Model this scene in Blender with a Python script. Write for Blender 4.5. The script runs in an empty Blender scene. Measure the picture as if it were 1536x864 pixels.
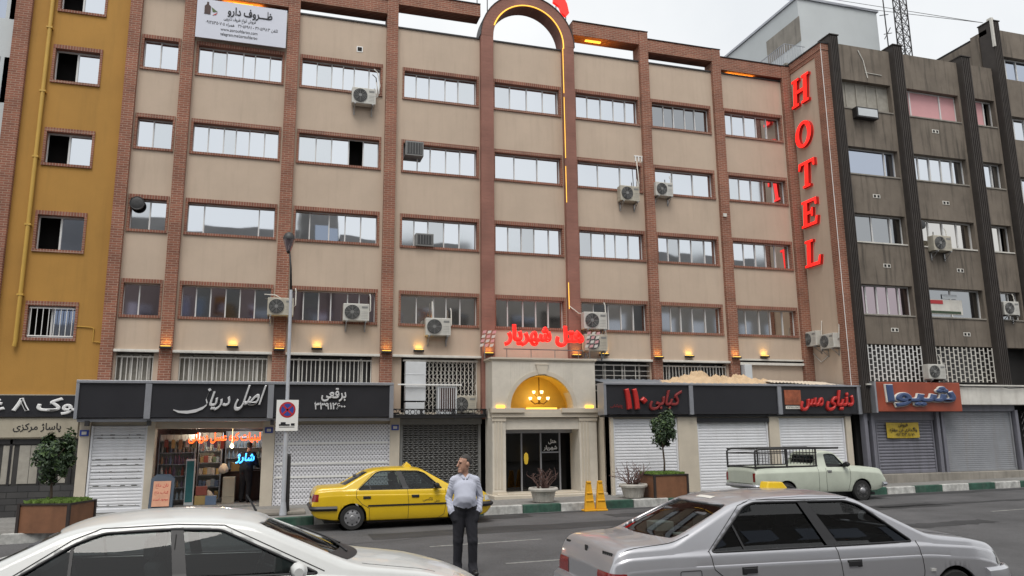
import bpy, bmesh, math, random
import numpy as np
from mathutils import Vector, Matrix
from mathutils.bvhtree import BVHTree
R = math.radians
random.seed(7)
scene = bpy.context.scene
COL = scene.collection

# ---------------------------------------------------------------- camera
cam = bpy.data.cameras.new('camera')
cam_ob = bpy.data.objects.new('camera', cam)
COL.objects.link(cam_ob)
cam.sensor_width = 36.0
cam.lens = 36.0 * 1159.01 / 1536.0
cam.clip_start = 0.1
cam.clip_end = 2000
CAM = Vector((-3.2904, -24.0, 2.1))
_yaw, _pit, _rol = R(17.0576), R(10.7456), R(-0.5898)
_f = Vector((math.sin(_yaw) * math.cos(_pit), math.cos(_yaw) * math.cos(_pit), math.sin(_pit)))
_r = Vector((math.cos(_yaw), -math.sin(_yaw), 0))
_u = _r.cross(_f)
_r2 = _r * math.cos(_rol) + _u * math.sin(_rol)
_u2 = -_r * math.sin(_rol) + _u * math.cos(_rol)
cam_ob.matrix_world = Matrix(((_r2.x, _u2.x, -_f.x, CAM.x), (_r2.y, _u2.y, -_f.y, CAM.y), (_r2.z, _u2.z, -_f.z, CAM.z), (0, 0, 0, 1)))
scene.camera = cam_ob

# ---------------------------------------------------------------- sky and sun (overcast)
world = bpy.data.worlds.new('World')
scene.world = world
world.use_nodes = True
wn, wl = world.node_tree.nodes, world.node_tree.links
bg = wn['Background']
sky = wn.new('ShaderNodeTexSky')
sky.sky_type = 'NISHITA'
sky.sun_disc = False
SUN_EL, SUN_AZ = R(62), R(200)      # azimuth measured from +Y, clockwise
sky.sun_elevation = SUN_EL
sky.sun_rotation = SUN_AZ
sky.dust_density = 6.0
sky.air_density = 1.2
hs = wn.new('ShaderNodeHueSaturation')
hs.inputs['Saturation'].default_value = 0.22
wl.new(sky.outputs[0], hs.inputs['Color'])
# cloud cover: evens the sky out into a soft bright overcast with faint patches
tc = wn.new('ShaderNodeTexCoord')
nz = wn.new('ShaderNodeTexNoise')
nz.inputs['Scale'].default_value = 2.6
nz.inputs['Detail'].default_value = 5
wl.new(tc.outputs['Generated'], nz.inputs['Vector'])
rp = wn.new('ShaderNodeValToRGB')
rp.color_ramp.elements[0].position = 0.33
rp.color_ramp.elements[0].color = (6.7, 6.95, 7.2, 1)
rp.color_ramp.elements[1].position = 0.68
rp.color_ramp.elements[1].color = (8.3, 8.4, 8.4, 1)
wl.new(nz.outputs['Fac'], rp.inputs['Fac'])
mx = wn.new('ShaderNodeMix')
mx.data_type = 'RGBA'
mx.inputs['Factor'].default_value = 0.86
wl.new(hs.outputs[0], mx.inputs[6])
wl.new(rp.outputs[0], mx.inputs[7])
wl.new(mx.outputs[2], bg.inputs['Color'])
bg.inputs['Strength'].default_value = 0.10
sun = bpy.data.lights.new('sun', 'SUN')
sun.energy = 1.5
sun.angle = R(30)
sun.color = (1.0, 0.96, 0.9)
sun_ob = bpy.data.objects.new('sun', sun)
COL.objects.link(sun_ob)
_sd = Vector((math.sin(SUN_AZ) * math.cos(SUN_EL), math.cos(SUN_AZ) * math.cos(SUN_EL), math.sin(SUN_EL)))
sun_ob.rotation_euler = _sd.to_track_quat('Z', 'Y').to_euler()
vs = scene.view_settings
scene.display_settings.display_device = 'sRGB'
vs.view_transform = 'Standard'
vs.look = 'None'
vs.gamma = 1
vs.use_curve_mapping = False
vs.exposure = 0.46
scene.cycles.max_bounces = 8
scene.cycles.transparent_max_bounces = 12
scene.cycles.use_denoising = True

# ---------------------------------------------------------------- materials
def M(name, col, rough=0.7, var=0.12, scale=2.0, bump=0.0, bscale=40, metal=0.0, spec=0.5, emis=None, es=1.0, coat=0, streak=0.0, streak_col=(0.03, 0.028, 0.025), alpha=None, trans=0, grain=0):
    m = bpy.data.materials.new(name)
    m.use_nodes = True
    n, l = m.node_tree.nodes, m.node_tree.links
    b = n['Principled BSDF']
    c4 = (*col, 1)
    b.inputs['Base Color'].default_value = c4
    b.inputs['Roughness'].default_value = rough
    b.inputs['Metallic'].default_value = metal
    b.inputs['Specular IOR Level'].default_value = spec
    if coat:
        b.inputs['Coat Weight'].default_value = coat
        b.inputs['Coat Roughness'].default_value = 0.04
    if trans:
        b.inputs['Transmission Weight'].default_value = trans
    if emis:
        b.inputs['Emission Color'].default_value = (*emis, 1)
        b.inputs['Emission Strength'].default_value = es
    t = n.new('ShaderNodeTexCoord')
    if var or streak:
        z = n.new('ShaderNodeTexNoise')
        z.inputs['Scale'].default_value = scale
        z.inputs['Detail'].default_value = 8
        z.inputs['Roughness'].default_value = 0.65
        l.new(t.outputs['Object'], z.inputs['Vector'])
        mr = n.new('ShaderNodeMapRange')
        mr.inputs['From Min'].default_value = 0.28
        mr.inputs['From Max'].default_value = 0.72
        mr.inputs['To Min'].default_value = 1 - var
        mr.inputs['To Max'].default_value = 1 + var
        l.new(z.outputs['Fac'], mr.inputs['Value'])
        mm = n.new('ShaderNodeMix')
        mm.data_type = 'RGBA'
        mm.blend_type = 'MULTIPLY'
        mm.inputs['Factor'].default_value = 1
        mm.inputs[6].default_value = c4
        l.new(mr.outputs[0], mm.inputs[7])
        out = mm.outputs[2]
        if grain:
            zg = n.new('ShaderNodeTexNoise')
            zg.inputs['Scale'].default_value = grain
            zg.inputs['Detail'].default_value = 3
            l.new(t.outputs['Object'], zg.inputs['Vector'])
            mg = n.new('ShaderNodeMapRange')
            mg.inputs['From Min'].default_value = 0.3
            mg.inputs['From Max'].default_value = 0.7
            mg.inputs['To Min'].default_value = 0.78
            mg.inputs['To Max'].default_value = 1.2
            l.new(zg.outputs['Fac'], mg.inputs['Value'])
            m3 = n.new('ShaderNodeMix')
            m3.data_type = 'RGBA'
            m3.blend_type = 'MULTIPLY'
            m3.inputs['Factor'].default_value = 1
            l.new(out, m3.inputs[6])
            l.new(mg.outputs[0], m3.inputs[7])
            out = m3.outputs[2]
        if streak:
            mp = n.new('ShaderNodeMapping')
            mp.inputs['Scale'].default_value = (3.2, 3.2, 0.28)
            l.new(t.outputs['Object'], mp.inputs['Vector'])
            z2 = n.new('ShaderNodeTexNoise')
            z2.inputs['Scale'].default_value = 1.6
            z2.inputs['Detail'].default_value = 7
            z2.inputs['Roughness'].default_value = 0.6
            l.new(mp.outputs[0], z2.inputs['Vector'])
            r2 = n.new('ShaderNodeMapRange')
            r2.inputs['From Min'].default_value = 0.5
            r2.inputs['From Max'].default_value = 0.75
            r2.inputs['To Max'].default_value = streak
            l.new(z2.outputs['Fac'], r2.inputs['Value'])
            m2 = n.new('ShaderNodeMix')
            m2.data_type = 'RGBA'
            l.new(r2.outputs[0], m2.inputs['Factor'])
            l.new(out, m2.inputs[6])
            m2.inputs[7].default_value = (*streak_col, 1)
            out = m2.outputs[2]
        l.new(out, b.inputs['Base Color'])
    if bump:
        z3 = n.new('ShaderNodeTexNoise')
        z3.inputs['Scale'].default_value = bscale
        z3.inputs['Detail'].default_value = 4
        l.new(t.outputs['Object'], z3.inputs['Vector'])
        bp = n.new('ShaderNodeBump')
        bp.inputs['Strength'].default_value = bump
        bp.inputs['Distance'].default_value = 0.02
        l.new(z3.outputs['Fac'], bp.inputs['Height'])
        l.new(bp.outputs[0], b.inputs['Normal'])
    return m

def brick_mat(name, c1, c2, mortar, bw=0.23, bh=0.07, soldier=False, ms=0.012, offset=0.5):
    m = bpy.data.materials.new(name)
    m.use_nodes = True
    n, l = m.node_tree.nodes, m.node_tree.links
    b = n['Principled BSDF']
    b.inputs['Roughness'].default_value = 0.85
    t = n.new('ShaderNodeTexCoord')
    s = n.new('ShaderNodeSeparateXYZ')
    l.new(t.outputs['Object'], s.inputs[0])
    a = n.new('ShaderNodeMath')
    l.new(s.outputs['X'], a.inputs[0])
    l.new(s.outputs['Y'], a.inputs[1])
    cb = n.new('ShaderNodeCombineXYZ')
    if soldier:
        l.new(s.outputs['Z'], cb.inputs['X'])
        l.new(a.outputs[0], cb.inputs['Y'])
    else:
        l.new(a.outputs[0], cb.inputs['X'])
        l.new(s.outputs['Z'], cb.inputs['Y'])
    k = n.new('ShaderNodeTexBrick')
    k.offset = offset
    l.new(cb.outputs[0], k.inputs['Vector'])
    k.inputs['Color1'].default_value = (*c1, 1)
    k.inputs['Color2'].default_value = (*c2, 1)
    k.inputs['Mortar'].default_value = (*mortar, 1)
    k.inputs['Scale'].default_value = 1
    k.inputs['Mortar Size'].default_value = ms
    k.inputs['Mortar Smooth'].default_value = 0.3
    k.inputs['Bias'].default_value = -0.1
    k.inputs['Brick Width'].default_value = bw
    k.inputs['Row Height'].default_value = bh
    z = n.new('ShaderNodeTexNoise')
    z.inputs['Scale'].default_value = 1.2
    z.inputs['Detail'].default_value = 8
    l.new(t.outputs['Object'], z.inputs['Vector'])
    mr = n.new('ShaderNodeMapRange')
    mr.inputs['From Min'].default_value = 0.3
    mr.inputs['From Max'].default_value = 0.7
    mr.inputs['To Min'].default_value = 0.78
    mr.inputs['To Max'].default_value = 1.18
    l.new(z.outputs['Fac'], mr.inputs['Value'])
    mm = n.new('ShaderNodeMix')
    mm.data_type = 'RGBA'
    mm.blend_type = 'MULTIPLY'
    mm.inputs['Factor'].default_value = 1
    l.new(k.outputs['Color'], mm.inputs[6])
    l.new(mr.outputs[0], mm.inputs[7])
    l.new(mm.outputs[2], b.inputs['Base Color'])
    bp = n.new('ShaderNodeBump')
    bp.inputs['Strength'].default_value = 0.7
    bp.inputs['Distance'].default_value = 0.012
    bp.invert = True
    l.new(k.outputs['Fac'], bp.inputs['Height'])
    l.new(bp.outputs[0], b.inputs['Normal'])
    return m

def glass_mat(name, col, metal=1.0, rough=0.02, wave=0.06, wscale=0.9):
    m = M(name, col, rough=rough, var=0.0, metal=metal)
    n, l = m.node_tree.nodes, m.node_tree.links
    b = n['Principled BSDF']
    t = n.new('ShaderNodeTexCoord')
    z = n.new('ShaderNodeTexNoise')
    z.inputs['Scale'].default_value = wscale
    z.inputs['Detail'].default_value = 1
    l.new(t.outputs['Object'], z.inputs['Vector'])
    bp = n.new('ShaderNodeBump')
    bp.inputs['Strength'].default_value = wave
    bp.inputs['Distance'].default_value = 0.1
    l.new(z.outputs['Fac'], bp.inputs['Height'])
    l.new(bp.outputs[0], b.inputs['Normal'])
    return m

def clear_glass(name, tint, refl=1.0, rough=0.0, thru=0.8):
    """thin glazing: transparent body, fresnel reflection"""
    m = bpy.data.materials.new(name)
    m.use_nodes = True
    n, l = m.node_tree.nodes, m.node_tree.links
    n.remove(n['Principled BSDF'])
    o = n['Material Output']
    tr = n.new('ShaderNodeBsdfTransparent')
    tr.inputs[0].default_value = (*tint, 1)
    gl = n.new('ShaderNodeBsdfGlossy')
    gl.inputs['Roughness'].default_value = rough
    fr = n.new('ShaderNodeFresnel')
    fr.inputs['IOR'].default_value = 1.55
    ml = n.new('ShaderNodeMath')
    ml.operation = 'MULTIPLY'
    ml.use_clamp = True
    l.new(fr.outputs[0], ml.inputs[0])
    ml.inputs[1].default_value = refl
    mx = n.new('ShaderNodeMixShader')
    l.new(ml.outputs[0], mx.inputs[0])
    l.new(tr.outputs[0], mx.inputs[1])
    l.new(gl.outputs[0], mx.inputs[2])
    l.new(mx.outputs[0], o.inputs['Surface'])
    return m

MT = dict(
    beige=M('beige_render', (0.51, 0.405, 0.315), 0.9, 0.08, 0.7, bump=0.12, bscale=50, streak=0.20, streak_col=(0.29, 0.225, 0.175)),
    brick=brick_mat('red_brick', (0.285, 0.108, 0.066), (0.20, 0.075, 0.048), (0.36, 0.24, 0.175), ms=0.010),
    soldier=brick_mat('soldier_brick', (0.26, 0.098, 0.062), (0.19, 0.07, 0.047), (0.34, 0.22, 0.165), bw=0.30, bh=0.075, soldier=True, offset=0),
    redrender=brick_mat('red_stone_facing', (0.27, 0.125, 0.095), (0.25, 0.115, 0.087), (0.29, 0.15, 0.115), bw=0.9, bh=0.12, ms=0.004),
    ochre=M('ochre_render', (0.40, 0.21, 0.045), 0.85, 0.10, 0.6, bump=0.12, streak=0.3, streak_col=(0.24, 0.135, 0.032)),
    ochrepipe=M('ochre_paint', (0.52, 0.32, 0.06), 0.5, 0.1),
    brown=M('stained_render', (0.172, 0.144, 0.116), 0.95, 0.26, 0.9, bump=0.25, bscale=30, streak=0.92, streak_col=(0.045, 0.038, 0.032)),
    brownpil=M('dark_ribbed_cladding', (0.042, 0.035, 0.031), 0.8, 0.25, 3),
    palegrey=M('pale_cladding', (0.50, 0.53, 0.54), 0.7, 0.06, 0.6),
    stone=M('cream_stone', (0.60, 0.555, 0.48), 0.55, 0.14, 1.6, bump=0.06, bscale=18),
    stonetrim=M('cream_stone_trim', (0.55, 0.49, 0.40), 0.55, 0.10, 2.2),
    ochredome=M('gold_paint', (0.60, 0.41, 0.07), 0.45, 0.12, 2),
    white=M('white_paint', (0.78, 0.78, 0.76), 0.45, 0.05, 3),
    offwhite=M('offwhite_paint', (0.62, 0.60, 0.55), 0.6, 0.14, 2, streak=0.25, streak_col=(0.25, 0.2, 0.16)),
    frame=M('window_aluminium', (0.62, 0.62, 0.61), 0.4, 0.06, 5),
    graymetal=M('grey_aluminium', (0.36, 0.37, 0.40), 0.38, 0.08, 3, metal=0.6),
    charcoal=M('charcoal_panel', (0.022, 0.022, 0.026), 0.35, 0.15, 1),
    dark=M('dark_interior', (0.012, 0.011, 0.011), 0.9, 0),
    iron=M('black_iron', (0.02, 0.019, 0.02), 0.5, 0.2, 8),
    mirror=glass_mat('mirror_glass', (0.66, 0.69, 0.73), wave=0.03),
    mirror2=glass_mat('mirror_glass_dusty', (0.60, 0.63, 0.66), wave=0.05, rough=0.08),
    mirror3=glass_mat('mirror_glass_dark', (0.50, 0.52, 0.54), wave=0.05, rough=0.03),
    film=glass_mat('tinted_film_glass', (0.40, 0.33, 0.35), wave=0.03, rough=0.05),
    film2=glass_mat('grey_film_glass', (0.62, 0.60, 0.57), wave=0.03, rough=0.05),
    dim=glass_mat('dim_glass', (0.33, 0.34, 0.35), wave=0.05, rough=0.06),
    bluedark=glass_mat('blue_dark_glass', (0.42, 0.46, 0.54), wave=0.04, rough=0.04),
    pinkcurtain=M('pink_blind', (0.62, 0.33, 0.34), 0.8, 0.05, 2),
    curtain=M('grey_curtain', (0.33, 0.31, 0.27), 0.9, 0.2, 4),
    shutter=M('white_shutter', (0.70, 0.71, 0.74), 0.45, 0.07, 1.4, streak=0.14, streak_col=(0.38, 0.35, 0.31)),
    shuttergrey=M('grey_shutter', (0.17, 0.17, 0.20), 0.5, 0.12, 1.6, streak=0.35),
    shutterdust=M('dusty_steel_shutter', (0.24, 0.25, 0.27), 0.55, 0.12, 1.5, streak=0.3, streak_col=(0.18, 0.15, 0.12)),
    asphalt=M('asphalt', (0.084, 0.083, 0.086), 0.85, 0.38, 0.5, bump=0.5, bscale=90, grain=35),
    paving=M('pavement_slabs', (0.20, 0.195, 0.185), 0.9, 0.2, 0.9, bump=0.2, bscale=20, grain=12),
    kerbw=M('kerb_white', (0.46, 0.46, 0.44), 0.85, 0.38, 2.5, grain=9, streak=.5, streak_col=(.2, .19, .17)),
    kerbg=M('kerb_green', (0.030, 0.085, 0.060), 0.8, 0.38, 2.5, grain=9, streak=.5, streak_col=(.1, .11, .1)),
    line=M('worn_road_paint', (0.22, 0.22, 0.21), 0.8, 0.4, 5, grain=20),
    tar=M('tar_patch', (0.036, 0.036, 0.038), 0.8, 0.3, 1.2, grain=30),
    concrete=M('rough_concrete', (0.26, 0.24, 0.21), 0.95, 0.25, 1.2, streak=0.5, streak_col=(0.10, 0.09, 0.08)),
    tinroof=M('corrugated_tin', (0.30, 0.33, 0.37), 0.45, 0.15, 2, metal=0.5),
    acwhite=M('ac_casing', (0.52, 0.51, 0.47), 0.45, 0.12, 4, streak=0.3, streak_col=(0.24, 0.2, 0.15)),
    acold=M('aged_ac_casing', (0.43, 0.40, 0.33), 0.55, 0.18, 4, streak=0.5, streak_col=(0.2, 0.15, 0.1)),
    acdark=M('ac_fan_dark', (0.035, 0.035, 0.036), 0.5, 0.2, 6),
    acgrey=M('ac_fan_grille', (0.20, 0.20, 0.195), 0.5, 0.1, 6),
    steel=M('galvanised_steel', (0.33, 0.33, 0.33), 0.4, 0.15, 5, metal=0.7),
    polepaint=M('grey_pole_paint', (0.44, 0.46, 0.50), 0.5, 0.12, 4),
    corten=M('rust_brown_panel', (0.20, 0.09, 0.045), 0.6, 0.22, 3, streak=0.3, streak_col=(0.09, 0.04, 0.02)),
    planterdark=M('planter_frame', (0.03, 0.022, 0.02), 0.6, 0.1),
    bark=M('bark', (0.09, 0.065, 0.045), 0.9, 0.25, 14, bump=0.4),
    leaf=M('leaf', (0.030, 0.056, 0.024), 0.45, 0.45, 7),
    leafl=M('leaf_light', (0.07, 0.12, 0.035), 0.5, 0.3, 5),
    grassm=M('bright_groundcover', (0.12, 0.20, 0.035), 0.7, 0.3, 9),
    drytwig=M('dry_twig', (0.12, 0.07, 0.06), 0.9, 0.2, 8),
    potstone=M('pot_stone', (0.45, 0.43, 0.39), 0.85, 0.2, 6),
    soil=M('soil', (0.06, 0.045, 0.03), 0.95, 0.3, 9),
    conem=M('amber_plastic', (0.72, 0.36, 0.015), 0.5, 0.15, 6),
    sacks=M('tan_sacking', (0.55, 0.40, 0.25), 0.9, 0.15, 3),
    sacks2=M('pale_sheet', (0.60, 0.52, 0.42), 0.8, 0.15, 3),
    banner=M('banner_vinyl', (0.60, 0.62, 0.70), 0.5, 0.03, 1),
    ink=M('black_lettering', (0.012, 0.012, 0.016), 0.5, 0),
    silverlet=M('silver_lettering', (0.62, 0.62, 0.63), 0.35, 0, metal=0.2),
    whitelet=M('white_lettering', (0.75, 0.75, 0.75), 0.4, 0),
    redlet=M('red_lettering', (0.46, 0.024, 0.02), 0.4, 0),
    redlet2=M('dull_red_lettering', (0.20, 0.018, 0.018), 0.5, 0),
    darkblue=M('dark_blue_frame', (0.035, 0.055, 0.085), 0.5, 0.1),
    rimdark=M('steel_wheel', (0.06, 0.06, 0.06), 0.5, 0.1),
    redglow=M('red_lit_letter', (0.7, 0.02, 0.015), 0.4, 0, emis=(1.0, 0.015, 0.010), es=1.0),
    redside=M('red_letter_side', (0.50, 0.014, 0.01), 0.5, 0),
    orange=M('orange_sign', (0.30, 0.06, 0.028), 0.5, 0.3, 0.9),
    bluelet=M('blue_lettering', (0.045, 0.075, 0.17), 0.5, 0),
    yellowv=M('yellow_vinyl', (0.48, 0.34, 0.03), 0.5, 0.1, 6),
    creamboard=M('cream_board', (0.40, 0.36, 0.28), 0.7, 0.15, 1.5, streak=0.25, streak_col=(0.22, 0.18, 0.13)),
    amber=M('amber_light', (1, 0.6, 0.1), 0.4, 0, emis=(1.0, 0.58, 0.06), es=1.5),
    rope=M('amber_rope_light', (1, 0.6, 0.1), 0.4, 0, emis=(1.0, 0.50, 0.06), es=0.9),
    warm=M('warm_bulb', (1, 0.85, 0.6), 0.4, 0, emis=(1.0, 0.74, 0.34), es=2.2),
    neono=M('orange_neon', (1, 0.2, 0.05), 0.4, 0, emis=(1.0, 0.10, 0.015), es=2.0),
    neonb=M('blue_neon', (0.1, 0.5, 1), 0.4, 0, emis=(0.05, 0.40, 1.0), es=2.2),
    brass=M('aged_brass', (0.16, 0.085, 0.02), 0.35, 0.1, metal=0.9),
    signred=M('sign_red', (0.45, 0.025, 0.03), 0.45, 0),
    signblue=M('sign_blue', (0.03, 0.06, 0.30), 0.45, 0),
    rubber=M('tyre_rubber', (0.018, 0.018, 0.018), 0.85, 0.2, 12),
    rim=M('wheel_rim', (0.33, 0.33, 0.34), 0.4, 0.1, metal=0.6),
    trim=M('black_trim', (0.018, 0.018, 0.02), 0.5, 0.1),
    seam=M('panel_gap', (0.02, 0.02, 0.02), 0.8, 0),
    carin=M('car_interior', (0.035, 0.035, 0.038), 0.85, 0.1),
    seatm=M('seat_cloth', (0.075, 0.075, 0.08), 0.9, 0.15, 6),
    cglass=clear_glass('car_glass', (0.42, 0.48, 0.48), 0.9),
    cglassd=clear_glass('dark_car_glass', (0.22, 0.25, 0.26), 1.1),
    cglassr=clear_glass('rear_car_glass', (0.34, 0.39, 0.39), 0.55),
    cglassg=clear_glass('green_windscreen', (0.60, 0.76, 0.71), 0.9),
    pwhite=M('white_car_paint', (0.62, 0.63, 0.62), 0.3, 0.04, 1.2, coat=0.6),
    psilver=M('silver_car_paint', (0.50, 0.50, 0.525), 0.30, 0.05, 1.2, metal=0.65, coat=0.6),
    pyellow=M('taxi_yellow_paint', (0.70, 0.46, 0.012), 0.30, 0.05, 2, coat=0.5),
    pgreen=M('pale_green_paint', (0.50, 0.54, 0.455), 0.45, 0.10, 2.2, coat=0.2),
    tail=M('tail_lamp', (0.22, 0.012, 0.012), 0.15, 0, coat=0.5),
    lamp=M('lamp_lens', (0.55, 0.55, 0.53), 0.12, 0, coat=0.5),
    chrome=M('chrome', (0.6, 0.6, 0.6), 0.15, 0, metal=1),
    amberlens=M('amber_lens', (0.6, 0.22, 0.02), 0.2, 0),
    skin=M('skin', (0.42, 0.235, 0.165), 0.6, 0.08, 10),
    shirt=M('pale_blue_shirt', (0.47, 0.49, 0.58), 0.9, 0.05, 4),
    trousers=M('charcoal_trousers', (0.016, 0.016, 0.022), 0.9, 0.15, 5),
    shoe=M('black_shoe', (0.015, 0.014, 0.014), 0.4, 0),
    hair=M('greying_hair', (0.045, 0.042, 0.04), 0.8, 0.3, 30),
    darkcoat=M('dark_coat', (0.012, 0.013, 0.02), 0.9, 0.1),
    jeans=M('black_jeans', (0.012, 0.012, 0.016), 0.9, 0.1),
    goldboard=M('copper_picture', (0.30, 0.085, 0.04), 0.5, 0.5, 5),
    poster=M('faded_orange_poster', (0.55, 0.28, 0.18), 0.7, 0.15, 4),
    counter=M('dark_wood', (0.05, 0.02, 0.016), 0.4, 0.2, 4),
    fridge=M('fridge_white', (0.55, 0.58, 0.60), 0.4, 0.05),
    bluesign=M('pale_blue_sign', (0.22, 0.42, 0.52), 0.5, 0.1),
    teal=M('teal_glass', (0.03, 0.13, 0.14), 0.15, 0.2, 2),
    bluepanel=M('blue_panel', (0.06, 0.13, 0.28), 0.5, 0.15, 2),
    shadeddark=M('dusty_glass_front', (0.05, 0.048, 0.046), 0.35, 0.35, 1.5),
    ductm=M('white_duct', (0.60, 0.62, 0.64), 0.45, 0.08, 3),
    oppo=M('grey_facade', (0.30, 0.29, 0.28), 0.9, 0.15, 0.6),
    slate=brick_mat('dark_stone_cladding', (0.06, 0.058, 0.058), (0.04, 0.04, 0.042), (0.025, 0.025, 0.025), bw=0.5, bh=0.16),
)
# dark openings punched through the patterned shutter
def perforated():
    m = M('perforated_white_shutter', (0.60, 0.60, 0.64), 0.5, 0.0)
    n, l = m.node_tree.nodes, m.node_tree.links
    b = n['Principled BSDF']
    t = n.new('ShaderNodeTexCoord')
    s = n.new('ShaderNodeSeparateXYZ')
    l.new(t.outputs['Object'], s.inputs[0])
    def sn(src, per, ph=0.0):
        a = n.new('ShaderNodeMath'); a.operation = 'MULTIPLY_ADD'
        l.new(src, a.inputs[0]); a.inputs[1].default_value = 2 * math.pi / per; a.inputs[2].default_value = ph
        c = n.new('ShaderNodeMath'); c.operation = 'SINE'
        l.new(a.outputs[0], c.inputs[0])
        return c.outputs[0]
    p = n.new('ShaderNodeMath'); p.operation = 'MULTIPLY'
    l.new(sn(s.outputs['X'], 0.105), p.inputs[0]); l.new(sn(s.outputs['Z'], 0.12), p.inputs[1])
    r = n.new('ShaderNodeMapRange')
    r.inputs['From Min'].default_value = 0.22; r.inputs['From Max'].default_value = 0.5
    l.new(p.outputs[0], r.inputs['Value'])
    mx = n.new('ShaderNodeMix'); mx.data_type = 'RGBA'
    l.new(r.outputs[0], mx.inputs['Factor'])
    mx.inputs[6].default_value = (0.68, 0.68, 0.71, 1); mx.inputs[7].default_value = (0.24, 0.24, 0.26, 1)
    l.new(mx.outputs[2], b.inputs['Base Color'])
    return m
MT['perf'] = perforated()

# ---------------------------------------------------------------- mesh building
BASE = {}
class MB:
    def __init__(s):
        s.v = []; s.f = []; s.m = []
    def add(s, vs, fs, mi=0):
        o = len(s.v)
        s.v += [tuple(p) for p in vs]
        for f in fs:
            s.f.append([i + o for i in f]); s.m.append(mi)
        return s
    def box(s, x0, x1, y0, y1, z0, z1, mi=0):
        return s.add([(x0, y0, z0), (x1, y0, z0), (x1, y1, z0), (x0, y1, z0), (x0, y0, z1), (x1, y0, z1), (x1, y1, z1), (x0, y1, z1)],
                     [(0, 3, 2, 1), (4, 5, 6, 7), (0, 1, 5, 4), (1, 2, 6, 5), (2, 3, 7, 6), (3, 0, 4, 7)], mi)
    def obox(s, c, ax, ay, az, mi=0):
        """box from centre and three half-axis vectors"""
        c, ax, ay, az = Vector(c), Vector(ax), Vector(ay), Vector(az)
        p = [c - ax - ay - az, c + ax - ay - az, c + ax + ay - az, c - ax + ay - az, c - ax - ay + az, c + ax - ay + az, c + ax + ay + az, c - ax + ay + az]
        return s.add(p, [(0, 3, 2, 1), (4, 5, 6, 7), (0, 1, 5, 4), (1, 2, 6, 5), (2, 3, 7, 6), (3, 0, 4, 7)], mi)
    def prism(s, pts, d, mi=0, holes=None):
        """closed outline of 3-D points pushed along d"""
        n = len(pts); d = Vector(d)
        vs = [Vector(p) for p in pts] + [Vector(p) + d for p in pts]
        fs = [list(range(n))[::-1], list(range(n, 2 * n))] + [(i, (i + 1) % n, n + (i + 1) % n, n + i) for i in range(n)]
        return s.add(vs, fs, mi)
    def tube(s, path, r, n=8, mi=0, cap=True):
        path = [Vector(p) for p in path]
        rr = r if isinstance(r, (list, tuple)) else [r] * len(path)
        rings = []
        up = None
        for i, p in enumerate(path):
            t = (path[min(i + 1, len(path) - 1)] - path[max(i - 1, 0)])
            t = t.normalized() if t.length > 1e-9 else Vector((0, 0, 1))
            if up is None:
                up = Vector((0, 0, 1)) if abs(t.z) < 0.9 else Vector((1, 0, 0))
            a = up - t * up.dot(t)
            a = a.normalized() if a.length > 1e-6 else t.orthogonal().normalized()
            up = a
            b = t.cross(a)
            rings.append([p + (a * math.cos(2 * math.pi * k / n) + b * math.sin(2 * math.pi * k / n)) * rr[i] for k in range(n)])
        vs = [q for g in rings for q in g]
        fs = []
        for i in range(len(path) - 1):
            for k in range(n):
                fs.append((i * n + k, i * n + (k + 1) % n, (i + 1) * n + (k + 1) % n, (i + 1) * n + k))
        if cap:
            fs.append(list(range(n))[::-1]); fs.append([(len(path) - 1) * n + k for k in range(n)])
        return s.add(vs, fs, mi)
    def lathe(s, prof, c=(0, 0, 0), n=20, axis='z', mi=0, cap=True):
        vs = []
        for r, h in prof:
            for k in range(n):
                a = 2 * math.pi * k / n
                x, y = r * math.cos(a), r * math.sin(a)
                if axis == 'z': p = (x, y, h)
                elif axis == 'y': p = (x, h, y)
                else: p = (h, x, y)
                vs.append((p[0] + c[0], p[1] + c[1], p[2] + c[2]))
        fs = []
        for i in range(len(prof) - 1):
            for k in range(n):
                fs.append((i * n + k, i * n + (k + 1) % n, (i + 1) * n + (k + 1) % n, (i + 1) * n + k))
        if cap:
            fs.append(list(range(n))[::-1]); fs.append([(len(prof) - 1) * n + k for k in range(n)])
        return s.add(vs, fs, mi)
    def grid(s, fn, nu, nv, mi=0):
        vs = [fn(i / nu, j / nv) for j in range(nv + 1) for i in range(nu + 1)]
        fs = [(j * (nu + 1) + i, j * (nu + 1) + i + 1, (j + 1) * (nu + 1) + i + 1, (j + 1) * (nu + 1) + i) for j in range(nv) for i in range(nu)]
        return s.add(vs, fs, mi)
    def build(s, name, mats, parent=None, smooth=False, bevel=0, recalc=True, angle=None):
        if not isinstance(mats, (list, tuple)): mats = [mats]
        root = parent
        while root is not None and root.parent is not None: root = root.parent
        b = Vector((0, 0, 0)) if root is None else Vector(BASE.get(root.name, (0, 0, 0)))
        me = bpy.data.meshes.new(name)
        me.from_pydata([(p[0] - b.x, p[1] - b.y, p[2] - b.z) for p in s.v], [], s.f)
        for mt in mats: me.materials.append(MT[mt] if isinstance(mt, str) else mt)
        for p, mi in zip(me.polygons, s.m): p.material_index = mi
        if recalc:
            bm = bmesh.new(); bm.from_mesh(me)
            bmesh.ops.recalc_face_normals(bm, faces=bm.faces)
            bm.to_mesh(me); bm.free()
        me.update()
        o = bpy.data.objects.new(name, me)
        COL.objects.link(o)
        if parent is not None: o.parent = parent
        if smooth:
            for p in me.polygons: p.use_smooth = True
            if angle: me.set_sharp_from_angle(angle=R(angle))
        if bevel:
            md = o.modifiers.new('edge', 'BEVEL'); md.width = bevel; md.segments = 2; md.limit_method = 'ANGLE'
        return o

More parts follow.
